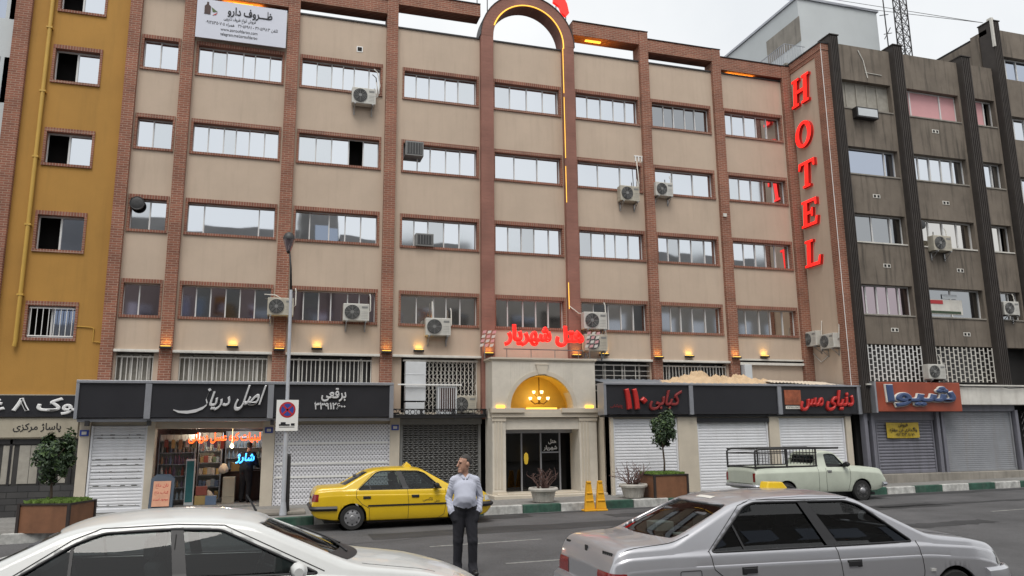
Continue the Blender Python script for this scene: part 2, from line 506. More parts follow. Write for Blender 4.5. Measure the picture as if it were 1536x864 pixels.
def tag(o, label, cat, group=None):
    o['label'] = label; o['category'] = cat
    if group: o['group'] = group
    return o
def thing(name, loc, label, cat, group=None):
    o = bpy.data.objects.new(name, None)
    COL.objects.link(o)
    o.location = loc
    BASE[o.name] = tuple(loc)
    return tag(o, label, cat, group)
def structure(o):
    o['kind'] = 'structure'; return o
def stuff(o):
    o['kind'] = 'stuff'; return o
def dup(root, loc, rz=None, label=None):
    r = root.copy(); COL.objects.link(r); r.location = loc
    if rz is not None: r.rotation_euler = (0, 0, rz)
    if label: r['label'] = label
    for ch in list(root.children):
        c = ch.copy(); COL.objects.link(c); c.parent = r
        for g in list(ch.children):
            d = g.copy(); COL.objects.link(d); d.parent = c
    return r

# ---------------------------------------------------------------- writing
_AR = {'ا': ('\uFE8D', '\uFE8E', None, None)}
def _b(ch, st, n=4): _AR[ch] = tuple(chr(st + i) if i < n else None for i in range(4))
for ch, st in {'ب': 0xFE8F, 'ت': 0xFE95, 'ج': 0xFE9D, 'ح': 0xFEA1, 'خ': 0xFEA5, 'س': 0xFEB1, 'ش': 0xFEB5, 'ص': 0xFEB9, 'ط': 0xFEC1, 'ظ': 0xFEC5, 'ع': 0xFEC9, 'غ': 0xFECD, 'ف': 0xFED1, 'ق': 0xFED5, 'ل': 0xFEDD, 'م': 0xFEE1, 'ن': 0xFEE5, 'ه': 0xFEE9, 'پ': 0xFB56, 'ک': 0xFB8E, 'گ': 0xFB92, 'ی': 0xFBFC}.items(): _b(ch, st)
for ch, st in {'د': 0xFEA9, 'ر': 0xFEAD, 'ز': 0xFEAF, 'و': 0xFEED}.items(): _b(ch, st, 2)
_AR['ـ'] = ('ـ',) * 4
def shape(t):
    out = []
    for i, c in enumerate(t):
        if c not in _AR: out.append(c); continue
        pj = i > 0 and t[i - 1] in _AR and _AR[t[i - 1]][2] is not None
        nj = i < len(t) - 1 and t[i + 1] in _AR and _AR[c][2] is not None
        iso, fin, ini, med = _AR[c]
        out.append(med if pj and nj else fin if pj else ini if nj else iso)
    if not any(c in _AR for c in t): return out
    r = []; run = []
    for c in out:
        if c.isdigit() or c in '.': run.append(c)
        else:
            r = run + r; run = []; r = [c] + r
    return run + r
_GL = {}
def _curve_mesh(body, bold, ext):
    c = bpy.data.curves.new('t', 'FONT')
    c.body = body; c.resolution_u = 4; c.extrude = ext; c.bevel_depth = bold; c.bevel_resolution = 0
    o = bpy.data.objects.new('t', c); COL.objects.link(o)
    dg = bpy.context.evaluated_depsgraph_get()
    me = bpy.data.meshes.new_from_object(o.evaluated_get(dg))
    v = np.array([q.co for q in me.vertices]).reshape(-1, 3); f = [list(p.vertices) for p in me.polygons]
    bpy.data.objects.remove(o); bpy.data.curves.remove(c); bpy.data.meshes.remove(me)
    return v, f
def glyph(c, bold, ext):
    k = (c, bold, ext)
    if k not in _GL:
        bar = _curve_mesh('|', 0, 0)[0][:, 0].max()
        adv = _curve_mesh(c + '|', 0, 0)[0][:, 0].max() - bar
        v, f = _curve_mesh(c, bold, ext) if c.strip() else (np.zeros((0, 3)), [])
        _GL[k] = (v, f, adv)
    return _GL[k]
def text(mb, s, org, right, up, width=None, height=1.0, bold=0.0, ext=0.02, mi=0, shear=0.0, align='c', maxw=None):
    """lettering on a plane: org = anchor on the baseline; thickness runs along -(right x up)... towards the reader"""
    right, up = Vector(right).normalized(), Vector(up).normalized()
    nrm = right.cross(up)
    x = 0; items = []
    for i, c in enumerate(shape(s)):
        v, f, a = glyph(c, bold, ext)
        items.append((v, f, x, i)); x += a
    tot = x
    sc = height
    sx = sc if width is None else width / tot
    if maxw and sx * tot > maxw: sx = maxw / tot
    x0 = {'c': -tot / 2, 'l': 0, 'r': -tot}[align]
    org = Vector(org)
    for v, f, gx, i in items:
        if not len(v): continue
        off = (i % 2) * 0.002
        pts = [org + right * ((p[0] + gx + x0) * sx + shear * p[1] * sc) + up * (p[1] * sc) + nrm * (p[2] * sc + ext * sc + off) for p in v]
        mb.add(pts, f, mi)
    return mb
XR, ZU = (1, 0, 0), (0, 0, 1)
# ================================================================ GROUND
def zr(x): return 0.01 * max(-40, min(60, x))
def zs(x): return 0.2 + zr(x)
KY = [(-60, -9.6), (-9.5, -4.55), (-2.0, -3.7), (0.5, -3.6), (70, -3.6)]
def ky(x): return float(np.interp(x, [k[0] for k in KY], [k[1] for k in KY]))
xs = [-300, -40, -20, -9.5, -2, 0.5, 10, 25, 40, 60, 300]
m = MB()
ys = [-300, -60, -26, -15, -9, -3, 5, 300]
for i in range(len(xs) - 1):
    for j in range(len(ys) - 1):
        a, b = xs[i], xs[i + 1]
        m.add([(a, ys[j], zr(a)), (b, ys[j], zr(b)), (b, ys[j + 1], zr(b)), (a, ys[j + 1], zr(a))], [(0, 1, 2, 3)])
structure(m.build('road', 'asphalt', recalc=False))
m = MB()
xs2 = [-60, -9.5, -2, 0.5, 10, 25, 40, 60, 70]
for a, b in zip(xs2, xs2[1:]):
    m.add([(a, ky(a) + 0.17, zs(a)), (b, ky(b) + 0.17, zs(b)), (b, 14, zs(b)), (a, 14, zs(a))], [(0, 1, 2, 3)])
structure(m.build('pavement', 'paving', recalc=False))
m = MB()
for a in np.arange(3.22 - 1.087 * 40, 62, 1.087):
    b = a + 1.075
    k = int(round((a - 3.22) / 1.087)) % 2
    d = random.uniform(-.008, .008)
    m.prism([(a, ky(a) + d, zr(a) - .05), (b, ky(b) + d, zr(b) - .05), (b, ky(b) + .19, zr(b) - .05), (a, ky(a) + .19, zr(a) - .05)], (0, 0, .262 + d), 1 if k == 0 else 0)
structure(m.build('kerb', ['kerbw', 'kerbg'], bevel=0.02))
m = MB()
def strip(m, x0, x1, y0, y1, z=.004, sk=0):
    m.add([(x0, y0, zr(x0) + z), (x1, y0 + sk, zr(x1) + z), (x1, y1 + sk, zr(x1) + z), (x0, y1, zr(x0) + z)], [(0, 1, 2, 3)])
for x0 in (-14, -8.4, -0.3, 6.2, 13.6, 20.5): strip(m, x0, x0 + 2.3, -8.75, -8.64, sk=.1)
for x0 in (-9, -3.5, 0.5, 6.5, 12): strip(m, x0, x0 + 1.4, -11.2, -11.1)
structure(m.build('lane_markings', 'line', recalc=False))
m = MB()
for (x0, x1, y0, y1) in ((-1.2, 14, -7.2, -6.2), (5, 9.5, -5.6, -4.9), (-10, -4, -10.2, -9.1), (12, 25, -6.9, -6.6), (-4, 3.2, -4.6, -4.0), (-9, 14, -3.98, -3.72), (3, 6, -9.9, -8.9), (-6, -2, -7.4, -6.8), (8, 12, -10.4, -9.8), (14, 30, -4.3, -3.75)):
    n = 26
    t = [(x0 + (x1 - x0) * i / n, y0 + random.uniform(-.09, .09)) for i in range(n + 1)] + [(x1 - (x1 - x0) * i / n, y1 + random.uniform(-.09, .09)) for i in range(n + 1)]
    c = len(m.v)
    m.add([(p[0], p[1], zr(p[0]) + .003) for p in t], [tuple(range(len(t)))])
for (x, y, ln, ang) in ((-3, -8, 6, .1), (2.5, -9.5, 5, .9), (6, -6.8, 7, -.05), (9, -8.4, 4, .6), (14, -6.2, 8, .05), (0.5, -6.4, 4, -.3), (-6, -9, 5, .4), (16, -9, 6, -.2)):
    px, py, aa = x, y, ang; pts = []
    for k in range(int(ln / .18)):
        pts.append((px, py)); aa += random.uniform(-.35, .35) + (ang - aa) * .3; px += .18 * math.cos(aa); py += .18 * math.sin(aa)
    for (a, b) in zip(pts, pts[1:]):
        w_ = random.uniform(.006, .016)
        m.add([(a[0], a[1] - w_, zr(a[0]) + .0065), (b[0], b[1] - w_, zr(b[0]) + .0065), (b[0], b[1] + w_, zr(b[0]) + .0065), (a[0], a[1] + w_, zr(a[0]) + .0065)], [(0, 1, 2, 3)])
structure(m.build('road_patches', 'tar', recalc=False))

# ================================================================ HOTEL BUILDING
HT = thing('hotel_building', (4, 0, 0.2), 'five storey beige hotel with red brick pillars and an arch on its roofline', 'building')
PIL = [(-7.99, -7.66), (-6.47, -6.13), (-3.40, -3.03), (-0.23, 0.14), (2.99, 3.43), (5.99, 6.42), (9.05, 9.40), (12.09, 12.45), (15.18, 15.57)]
ROW = [(13.07, 14.21), (10.53, 11.66), (8.01, 9.14), (5.49, 6.62)]
WX = [(-7.62, -6.52), (-6.07, -3.45), (-2.97, -0.33), (0.33, 2.95), (3.45, 5.95), (6.45, 9.02), (9.45, 11.97), (12.5, 15.12)]
CAPZ = 15.6
wall = MB()
for i in range(8):
    a, b = PIL[i][1] - .02, PIL[i + 1][0] + .02
    w0, w1 = WX[i]
    zt = CAPZ
    for (zb, zz) in ROW:
        wall.box(a, b, 0, .42, zz, zt)                # band above the opening
        if w0 - a > .01: wall.box(a, w0, 0, .42, zb, zz)
        if b - w1 > .01: wall.box(w1, b, 0, .42, zb, zz)
        zt = zb
    wall.box(a, b, 0, .42, 4.50, zt)
    wall.box(a, b, -.04, .44, CAPZ, CAPZ + .05, 1)    # dark coping
wall.box(-7.98, 15.57, .75, 12, 2.66, 14.6, 2)        # dark body behind the windows
wall.box(-7.98, -6.6, .75, 12, .2, 2.66, 2); wall.box(-3.4, 15.57, .75, 12, .2, 2.66, 2); wall.box(-6.6, -3.4, 3.6, 12, .2, 2.66, 2)
wall.box(-7.98, -7.7, .42, 12, .2, 14.9, 0)
wall.box(15.3, 15.56, .42, 12, .2, 14.9, 0)
wall.box(-7.98, 15.57, .42, .75, 14.35, 14.6, 0)
wall.build('wall', ['beige', 'iron', 'dark'], HT)
for i, (a, b) in enumerate(PIL):
    m = MB()
    big = i in (4, 5)
    top = {0: 16.2, 1: 16.25, 2: 16.5, 3: 16.85, 4: 15.7, 5: 15.7, 6: 16.77, 7: 16.5, 8: 16.22}[i]
    m.box(a, b, -.16 if not big else -.2, .41, 2.6, top)
    if not big: m.box(a - .02, b + .02, -.18, .43, top, top + .035, 1)
    if i in (1, 2, 3, 6, 7): m.box(a - .004, b + .004, -.175, 0, 4.46, 4.60, 2)
    m.build('pillar', ['redrender' if big else 'brick', 'iron', 'brick'], HT, bevel=.012)
BEAM = [(15.62, 16.12), (15.72, 16.25), (16.0, 16.5), (16.40, 16.85), None, (16.24, 16.77), (16.0, 16.5), (15.71, 16.22)]
for i, bz in enumerate(BEAM):
    if not bz: continue
    m = MB()
    m.box(PIL[i][1] + .001, PIL[i + 1][0] - .001, -.14, .40, bz[0], bz[1])
    m.box(PIL[i][1] + .001, PIL[i + 1][0] - .001, -.17, .42, bz[1], bz[1] + .035, 1)
    m.build('roof_beam', ['brick', 'iron'], HT, bevel=.01)
# the round arch over the middle bay
m = MB()
cx, z0, ri, ro = 4.71, 15.70, 1.28, 1.715
n = 28
for k in range(n):
    a0, a1 = math.pi * k / n, math.pi * (k + 1) / n
    def q(r, a): return (cx + r * math.cos(a), -.2, z0 + r * math.sin(a) * (1.03 if r == ri else 1.02))
    m.prism([q(ri, a0), q(ro, a0), q(ro, a1), q(ri, a1)], (0, .61, 0), 0)
    def q2(r, a): return (cx + r * math.cos(a), -.22, z0 + r * math.sin(a) * 1.02)
    m.prism([q2(ro + .002, a0), q2(ro + .03, a0), q2(ro + .03, a1), q2(ro + .002, a1)], (0, .65, 0), 1)
m.build('roof_arch', ['redrender', 'iron'], HT)
# amber rope light on the arch and down the right jamb
rl = MB()
rl.tube([(cx + (ri + .03) * math.cos(math.pi * k / 40), -.215, z0 + (ri + .03) * 1.03 * math.sin(math.pi * k / 40)) for k in range(-1, 37)], .022, 6)
rl.tube([(5.99, -.215, 15.60), (5.995, -.215, 13.9)], .014, 6)
tag(rl.build('rope_light', 'rope'), 'thin amber rope light following the curve of the roof arch', 'light strip')
for (za, zb, lab) in ((11.5, 13.75, 'amber rope light piece on the red stone pillar beside the top floor window'), (9.9, 11.2, 'amber rope light piece on the red stone pillar at the fourth floor'), (6.2, 7.1, 'lowest amber rope light piece on the red stone pillar above the neon name')):
    rl = MB(); rl.tube([(6.0, -.215, za), (5.995, -.215, zb)], .013, 6)
    tag(rl.build('rope_light', 'rope'), lab, 'light strip')
# windows
def add_window(bld, x0, x1, z0, z1, y, n, glass='mirror', open_=None, frame='frame', surround=True, tilt=0.35, widths=None, curtain=None, fr=.028, depth=.15):
    if surround:
        s = MB()
        hd, sl, jb = .12, .075, .065
        s.box(x0, x1, y - .03, y + .2, z1 - hd, z1 - .001, 0)
        s.box(x0, x1, y - .045, y + .2, z0, z0 + sl, 0)
        s.box(x0, x0 + jb, y - .028, y + .2, z0 + sl, z1 - hd, 1)
        s.box(x1 - jb, x1, y - .028, y + .2, z0 + sl, z1 - hd, 1)
        X0, X1, Z0, Z1 = x0 + jb, x1 - jb, z0 + sl, z1 - hd
    else:
        X0, X1, Z0, Z1 = x0, x1, z0, z1
    yf = y + depth
    f = MB()
    f.box(X0, X1, yf, yf + .05, Z0, Z0 + fr * 1.3); f.box(X0, X1, yf, yf + .05, Z1 - fr * 1.3, Z1)
    f.box(X0, X0 + fr, yf, yf + .05, Z0 + fr * 1.3, Z1 - fr * 1.3); f.box(X1 - fr, X1, yf, yf + .05, Z0 + fr * 1.3, Z1 - fr * 1.3)
    if widths is None: widths = [1] * n
    ed = np.cumsum([0] + list(widths)); ed = X0 + (X1 - X0) * ed / ed[-1]
    for e in ed[1:-1]:
        f.box(e - fr * .8, e + fr * .8, yf - .006, yf + .05, Z0 + fr * 1.3, Z1 - fr * 1.3)
    w = f.build('window', frame, bld)
    if surround: s.build('brick_surround', ['soldier', 'brick'], w)
    p = MB(); gl_ = list(glass) if isinstance(glass, (list, tuple)) else [glass]
    for k in range(len(ed) - 1):
        if open_ is not None and k in open_: continue
        a, b = ed[k] + .005, ed[k + 1] - .005
        yy = yf + .022 + .012 * (k % 2)
        t1 = math.tan(R(random.uniform(-tilt, tilt))) * (b - a) / 2
        t2 = math.tan(R(random.uniform(-tilt, tilt))) * (Z1 - Z0) / 2
        p.add([(a, yy - t1 - t2, Z0 + .01), (b, yy + t1 - t2, Z0 + .01), (b, yy + t1 + t2, Z1 - .01), (a, yy - t1 + t2, Z1 - .01)], [(0, 1, 2, 3)], 0 if len(gl_) == 1 or random.random() < .62 else random.randint(1, len(gl_) - 1))
    p.build('pane', gl_, w, recalc=False)
    if open_:
        # behind the opened leaf the near-black body box stands in for room darkness
        pass
    return w
NP = [[2, 6, 6, 5, 4, 5, 5, 5], [2, 6, 6, 5, 3, 3, 3, 5], [2, 3, 5, 5, 5, 5, 5, 5], [2, 6, 6, 5, 5, 5, 5, 5]]
for r, (zb, zt) in enumerate(ROW):
    for i, (a, b) in enumerate(WX):
        op = None
        if (r, i) == (1, 2): op = [3]
        if (r, i) == (0, 6): op = None
        gl = ['mirror', 'mirror2', 'mirror3'] if r > 1 else ['mirror', 'mirror', 'mirror2']
        wd = None
        if r == 3: gl = ['film', 'film', 'dim'] if i < 3 else ['film2', 'dim', 'film2']
        if r == 0 and i == 6: gl = 'dim'
        if (r, i) == (1, 2): wd = [1.1, 1, 1.1, .95, 1.0]
        if (r, i) == (2, 1): wd = [.7, 2.4, .7]
        n = len(wd) if wd else NP[r][i]
        add_window(HT, a, b, zb, zt, 0, n, gl, op, widths=wd if wd else [random.uniform(.8, 1.2) for _ in range(n)], fr=.022)
# mezzanine: white sill band, openings behind bars
for (a, b) in ((-7.66, -6.47), (-6.13, -3.40), (-3.03, -.23), (.14, 2.99), (6.5, 9.05), (9.40, 12.09)):
    m = MB(); m.box(a + .002, b - .002, -.14, .3, 4.50, 4.575); m.build('cornice', 'offwhite', HT, bevel=.01)
m = MB(); m.box(12.46, 15.3, -.10, .3, 4.46, 4.55); m.box(12.46, 15.3, -.07, .3, 4.62, 4.68); m.box(12.46, 15.3, .0, .3, 4.55, 4.62)
m.build('cornice', 'offwhite', HT)
MZ = [(-7.66, -6.47, -7.6, -6.62), (-6.13, -3.40, -5.95, -3.52), (-3.03, -.23, -2.92, -.46), (.14, 2.99, .45, 2.87), (6.42, 9.05, 6.45, 9.0), (9.40, 12.09, 9.5, 12.0), (12.45, 15.2, 12.5, 12.9)]
for (a, b, c, d) in MZ:
    m = MB(); m.box(a, c, .02, .4, 2.8, 4.50); m.box(d, b, .02, .4, 2.8, 4.50); m.box(a, b, .3, .41, 2.66, 2.8)
    if c > 12: m.box(12.9, 15.3, .05, .4, 2.4, 4.46, 1)
    m.build('mezzanine_wall', ['beige', 'concrete'], HT)
for k, (a, b, c, d) in enumerate(MZ[:3] + MZ[4:6]):
    g = MB()
    g.box(c, d, .05, .09, 4.36, 4.40); g.box(c, d, .05, .09, 3.50, 3.54)
    n = int((d - c) / .125)
    if k < 3 or k == 4:
        for j in range(n + 1):
            x = c + .02 + (d - c - .04) * j / n
            g.box(x - .012, x + .012, .055, .08, 3.54, 4.36)
    else:
        for z in (3.7, 3.86, 4.02, 4.18): g.box(c, d, .055, .08, z, z + .02)
        for j in range(6): g.box(c + .4 * j, c + .4 * j + .02, .04, .054, 3.54, 4.36)
    gg = g.build('window_grille', 'offwhite', HT)
    p = MB()
    for q in range(4):
        x = c + (d - c) * (q + .5) / 4
        p.box(x - .03, x + .03, .2, .24, 3.3, 4.45, 0)
    w = p.build('window', 'offwhite', HT)
    p = MB(); p.add([(c, .26, 3.2), (d, .26, 3.2), (d, .26, 4.49), (c, .26, 4.49)], [(0, 1, 2, 3)])
    p.build('pane', 'curtain' if k < 2 else 'shadeddark', w, recalc=False)
# white scissor gate on the fourth bay
g = MB()
c, d, zb, zt = .95, 2.86, 2.72, 4.40
n = 15
for j in range(n + 1):
    x = c + (d - c) * j / n
    g.box(x - .011, x + .011, .03, .05, zb, zt)
for j in range(n):
    x0, x1 = c + (d - c) * j / n, c + (d - c) * (j + 1) / n
    z = zb
    while z < zt - .12:
        g.tube([(x0, .056, z), (x1, .056, z + .12)], .008, 4); g.tube([(x0, .056, z + .24), (x1, .056, z + .12)], .008, 4)
        z += .24
g.box(.5, 2.9, .01, .09, 4.38, 4.44)
g.build('scissor_gate', 'offwhite', HT)
# side wall that steps forward and carries the vertical sign
m = MB()
PX = 15.57
m.box(PX, PX + .3, -1.95, -.162, 3.4, 16.05)
sw = m.build('side_wall', 'beige', HT)
m = MB()
m.box(PX - .03, PX + .32, -1.98, -1.62, 3.4, 16.05)
m.build('brick_edge', 'brick', sw, bevel=.01)
m = MB()
m.box(PX - .05, PX + .33, -2.0, -.165, 16.05, 16.30); m.box(PX - .09, PX + .35, -2.03, -.163, 16.30, 16.34, 1)
m.box(PX - .03, PX + .3, -1.62, -.167, 15.9, 16.05)
m.build('brick_coping', ['brick', 'iron'], sw)
m = MB(); m.tube([(PX - .02, -1.99, 3.6), (PX - .02, -1.99, 16.3)], .012, 6); m.build('edge_conduit', 'white', sw)

# ---- stone portico with the arched niche
PO = MB()
x0, x1, yf = 3.10, 6.52, -1.0
nx0, nx1, nz = 3.68, 5.74, 2.90
cxn, rn = (nx0 + nx1) / 2, (nx1 - nx0) / 2
# front wall above the ledge, cut by the arch
n = 24
PO.prism([(x0, yf, nz), (nx0, yf, nz), (nx0, yf, 4.40), (x0, yf, 4.40)], (0, .5, 0))
PO.prism([(nx1, yf, nz), (x1, yf, nz), (x1, yf, 4.40), (nx1, yf, 4.40)], (0, .5, 0))
for k in range(n):
    a0, a1 = math.pi - math.pi * k / n, math.pi - math.pi * (k + 1) / n
    p0 = (cxn + rn * math.cos(a0), yf, nz + rn * math.sin(a0)); p1 = (cxn + rn * math.cos(a1), yf, nz + rn * math.sin(a1))
    PO.prism([p0, p1, (p1[0], yf, 4.40), (p0[0], yf, 4.40)], (0, .5, 0))
PO.box(x0, x1, yf + .5, -.17, nz + 1.12, 4.40); PO.box(x0, nx0 - .06, yf + .5, -.17, 2.6, nz + 1.12); PO.box(nx1 + .06, x1, yf + .5, -.17, 2.6, nz + 1.12)
# jambs
PO.box(x0, 3.52, yf, -.17, .2, 2.62); PO.box(5.93, x1, yf, -.17, .2, 2.62)
PO.box(3.52, 5.93, yf + .05, -.1, 2.25, 2.60)
# upper cornice, ledge, keystone
PO.box(x0 - .06, x1 + .05, yf - .06, -.17, 4.40, 4.46, 1); PO.box(x0 - .03, x1 + .02, yf - .03, -.17, 4.36, 4.40, 1)
PO.box(x0 - .06, 4.1, yf - .12, yf + .1, 2.76, nz - .002, 1); PO.box(5.32, x1 + .06, yf - .12, yf + .1, 2.76, nz - .002, 1)
PO.box(4.1, 5.32, yf - .04, yf + .1, 2.76, nz - .03, 1)
PO.box(x0 - .03, x1 + .03, yf - .06, yf + .05, 2.62, 2.76, 1)
PO.prism([(4.58, yf - .05, 3.95), (4.86, yf - .05, 3.95), (4.92, yf - .05, 4.24), (4.52, yf - .05, 4.24)], (0, .06, 0), 1)
PO.box(4.50, 4.94, yf - .06, yf, 4.24, 4.27, 1)
# fluted strips on the jambs
for xa in (3.16, 3.26, 3.36, 5.99, 6.09, 6.19):
    PO.box(xa, xa + .055, yf - .02, yf, .5, 2.5, 1)
for (a, b) in ((x0 - .02, 3.53), (5.92, x1 + .02)):
    PO.box(a, b, yf - .04, yf, .2, .42, 1); PO.box(a, b, yf - .03, yf, 2.5, 2.6, 1)
po = PO.build('portico', ['stone', 'stonetrim'], HT, bevel=.012)
m = MB()
NV = 28
def vault(u, v): return (cxn - (rn + .015) * math.cos(math.pi * u), yf + .02 + .72 * v, nz - .03 + (rn + .015) * math.sin(math.pi * u))
m.grid(vault, NV, 3)
bk = [vault(k / NV, 1) for k in range(NV + 1)]
m.add(bk, [tuple(range(NV + 1))])
m.build('niche_vault', 'ochredome', po, smooth=True, recalc=False, angle=40)
m = MB(); m.box(nx0 - .02, nx1 + .02, yf + .1, -.26, nz - .13, nz - .031); m.build('niche_ledge', 'ochredome', po)
m = MB()
for k in range(NV):
    a0, a1 = math.pi * k / NV, math.pi * (k + 1) / NV
    q = lambda r, a: (cxn + r * math.cos(a), yf - .03, nz + r * math.sin(a))
    m.prism([q(rn + .005, a0), q(rn + .13, a0), q(rn + .13, a1), q(rn + .005, a1)], (0, .028, 0))
m.build('archivolt', 'stonetrim', po)
m = MB(); m.box(4.25, 5.25, yf + .14, yf + .20, nz - .018, nz + .02); m.build('strip_lamp', 'amber', po)
# entrance doors
yd = -.35
m = MB()
m.box(3.55, 5.9, yd + .5, yd + .55, .2, 2.3)
m.build('entrance_lobby', 'dark', HT)
DR = MB()
for x in (3.52, 4.20, 4.84, 5.48): DR.box(x, x + .05, yd, yd + .06, .3, 2.2)
DR.box(3.52, 5.93, yd - .02, yd + .08, 2.14, 2.25); DR.box(3.52, 5.93, yd, yd + .06, .26, .33)
DR.box(4.86, 5.5, yd - .004, yd + .05, 1.52, 1.56)
dr = DR.build('glass_door', 'graymetal', HT)
for (a, b) in ((3.57, 4.2), (4.25, 4.84), (4.89, 5.48)):
    p = MB(); p.add([(a, yd + .03, .33), (b, yd + .03, .33), (b, yd + .03, 2.14), (a, yd + .03, 2.14)], [(0, 1, 2, 3)]); p.build('pane', 'cglassd', dr, recalc=False)
p = MB(); text(p, 'هتل', (5.26, yd + .02, 1.83), XR, ZU, height=.16, bold=.02, ext=.005); text(p, 'شهریار', (5.2, yd + .02, 1.63), XR, ZU, height=.17, bold=.02, ext=.005)
p.build('door_lettering', 'whitelet', dr)
m = MB(); m.lathe([(.0, -.19), (.05, -.16), (.075, 0), (.06, .14), (0, .19)], (4.47, yd + .3, 1.35), 12)
tag(m.build('wall_sconce', 'amber', smooth=True), 'tall amber glass sconce glowing inside the dark hotel entrance', 'lamp')
m = MB(); m.box(3.0, 6.6, -1.55, -.2, .2, .33); m.box(3.2, 6.4, -1.2, -.2, .33, .36)
m.build('entrance_step', 'stonetrim', HT, bevel=.015)

# ---- left shop fronts (part of the hotel building)
m = MB()
for (a, b) in ((-8.32, -8.05), (-6.62, -6.42), (-3.56, -3.22), (.12, .42)): m.box(a, b, -.12, .38, .15, 2.75)
m.box(-8.05, .12, .0, .36, 2.36, 2.8); m.box(.42, 3.0, 0, .36, 2.5, 2.8)
m.build('shop_pilasters', 'stonetrim', HT, bevel=.01)
def shutter(bld, x0, x1, z0, z1, y, mat, pitch=.085, boxh=.0, dz=.0, gutters=True, ext=.014):
    s = MB()
    z = z0
    prof = []
    while z < z1 - 1e-6:
        p = min(pitch, z1 - z)
        prof += [(y, z), (y - ext * .8, z + p * .18), (y - ext, z + p * .45), (y - ext * .7, z + p * .8), (y, z + p * .96)]
        z += p
    vs = [];
    for (yy, zz) in prof: vs += [(x0, yy, zz), (x1, yy, zz)]
    s.add(vs, [(2 * i, 2 * i + 1, 2 * i + 3, 2 * i + 2) for i in range(len(prof) - 1)])
    s.box(x0, x1, y - .035, y + .01, z0 - .03, z0 + .05)
    if gutters:
        s.box(x0 - .05, x0, y - .05, y + .04, z0 - .03, z1); s.box(x1, x1 + .05, y - .05, y + .04, z0 - .03, z1)
    return s.build('roller_shutter', mat, bld)
s1 = shutter(HT, -7.98, -6.66, .17, 2.45, -.05, 'shutter')
k = MB()
for z in (2.18, 2.10, 1.53, 1.38, 1.2, 1.02, .82, .3):
    k.box(-7.95, -6.69, -.072, -.062, z, z + .012)
    for x in (-7.8, -7.5, -7.15, -6.85): k.box(x + random.uniform(-.1, .1), x + .06, -.076, -.064, z + .012, z + .03)
k.build('slot_marks', 'acgrey', s1)
s2 = shutter(HT, -3.16, .08, .19, 2.45, -.05, 'perf', pitch=.15, ext=.01)
k = MB()
for z in (.92, 1.3, 1.88): k.box(-3.16, .08, -.075, -.06, z, z + .06)
k.build('shutter_rail', 'white', s2)
# dark chain grille with a glass front behind
m = MB(); m.box(.44, 2.98, .22, .24, .3, 2.5); m.build('shop_window', 'shadeddark', HT)
g = MB()
nn = 15
for j in range(nn):
    xx = .53 + 2.36 * j / nn
    for sgn in (1, -1):
        g.tube([(xx + .079 + sgn * .075 * (1 if t % 4 < 2 else -1), -.02 + sgn * .004, .36 + (2.44 - .36) * t / 60) for t in range(61)], .009, 3, cap=False)
g.box(.44, .52, -.05, .05, .3, 2.5); g.box(2.9, 2.98, -.05, .05, .3, 2.5); g.box(.44, 2.98, -.05, .05, .3, .37); g.box(.4, 3.0, -.1, .1, 2.44, 2.62)
g.build('chain_grille', 'acgrey', HT)
# grocery opening
m = MB()
gx0, gx1 = -6.42, -3.56
m.box(gx0 - .1, gx1 + .1, 3.4, 3.5, .2, 2.6); m.box(gx0 - .1, gx0, .38, 3.4, .2, 2.6); m.box(gx1, gx1 + .1, .38, 3.4, .2, 2.6)
m.box(gx0 - .1, gx1 + .1, .38, 3.4, 2.5, 2.6); m.box(gx0 - .1, gx1 + .1, -.02, 3.4, .155, .21, 1)
m.build('shop_interior', ['counter', 'paving'], HT)
# parapet details: vents
m = MB(); m.box(-1.2, -1.0, -.01, .02, 14.55, 14.75); m.box(-1.17, -1.03, -.013, .0, 14.58, 14.72, 1)
m.build('wall_vent', ['white', 'dark'], HT)
m = MB(); m.box(12.13, 12.27, -.2, -.17, 9.86, 9.98); m.build('junction_box', 'offwhite', HT)
m = MB()
for k in range(4): m.box(8.75 + .12 * k, 8.80 + .12 * k, -.02, -.001, 11.72, 11.9)
m.box(8.72, 9.2, -.02, -.001, 11.9, 11.94); m.build('cable_bracket', 'white', HT)

# ---- right shop block standing in front of the hotel (lean-to)
SB = thing('shop_block', (11, -1, .3), 'single storey row of three shuttered shops under a charcoal fascia beside the hotel entrance', 'shop row')
bx0, bx1, by = 6.62, 15.52, -1.75
m = MB()
for (a, b) in ((bx0, 6.72), (8.93, 9.62), (12.28, 12.66), (15.3, 15.52)): m.box(a, b, by - .1, by + .35, .2, 2.7)
m.box(bx0, bx1, by, by + .3, 2.55, 2.75); m.box(bx0, bx0 + .15, by, -.2, .2, 2.7)
m.build('pilasters', 'stonetrim', SB, bevel=.01)
m = MB(); m.box(bx0, bx1, by + .36, by + .4, .2, 2.7); m.build('backing', 'dark', SB)
m = MB()
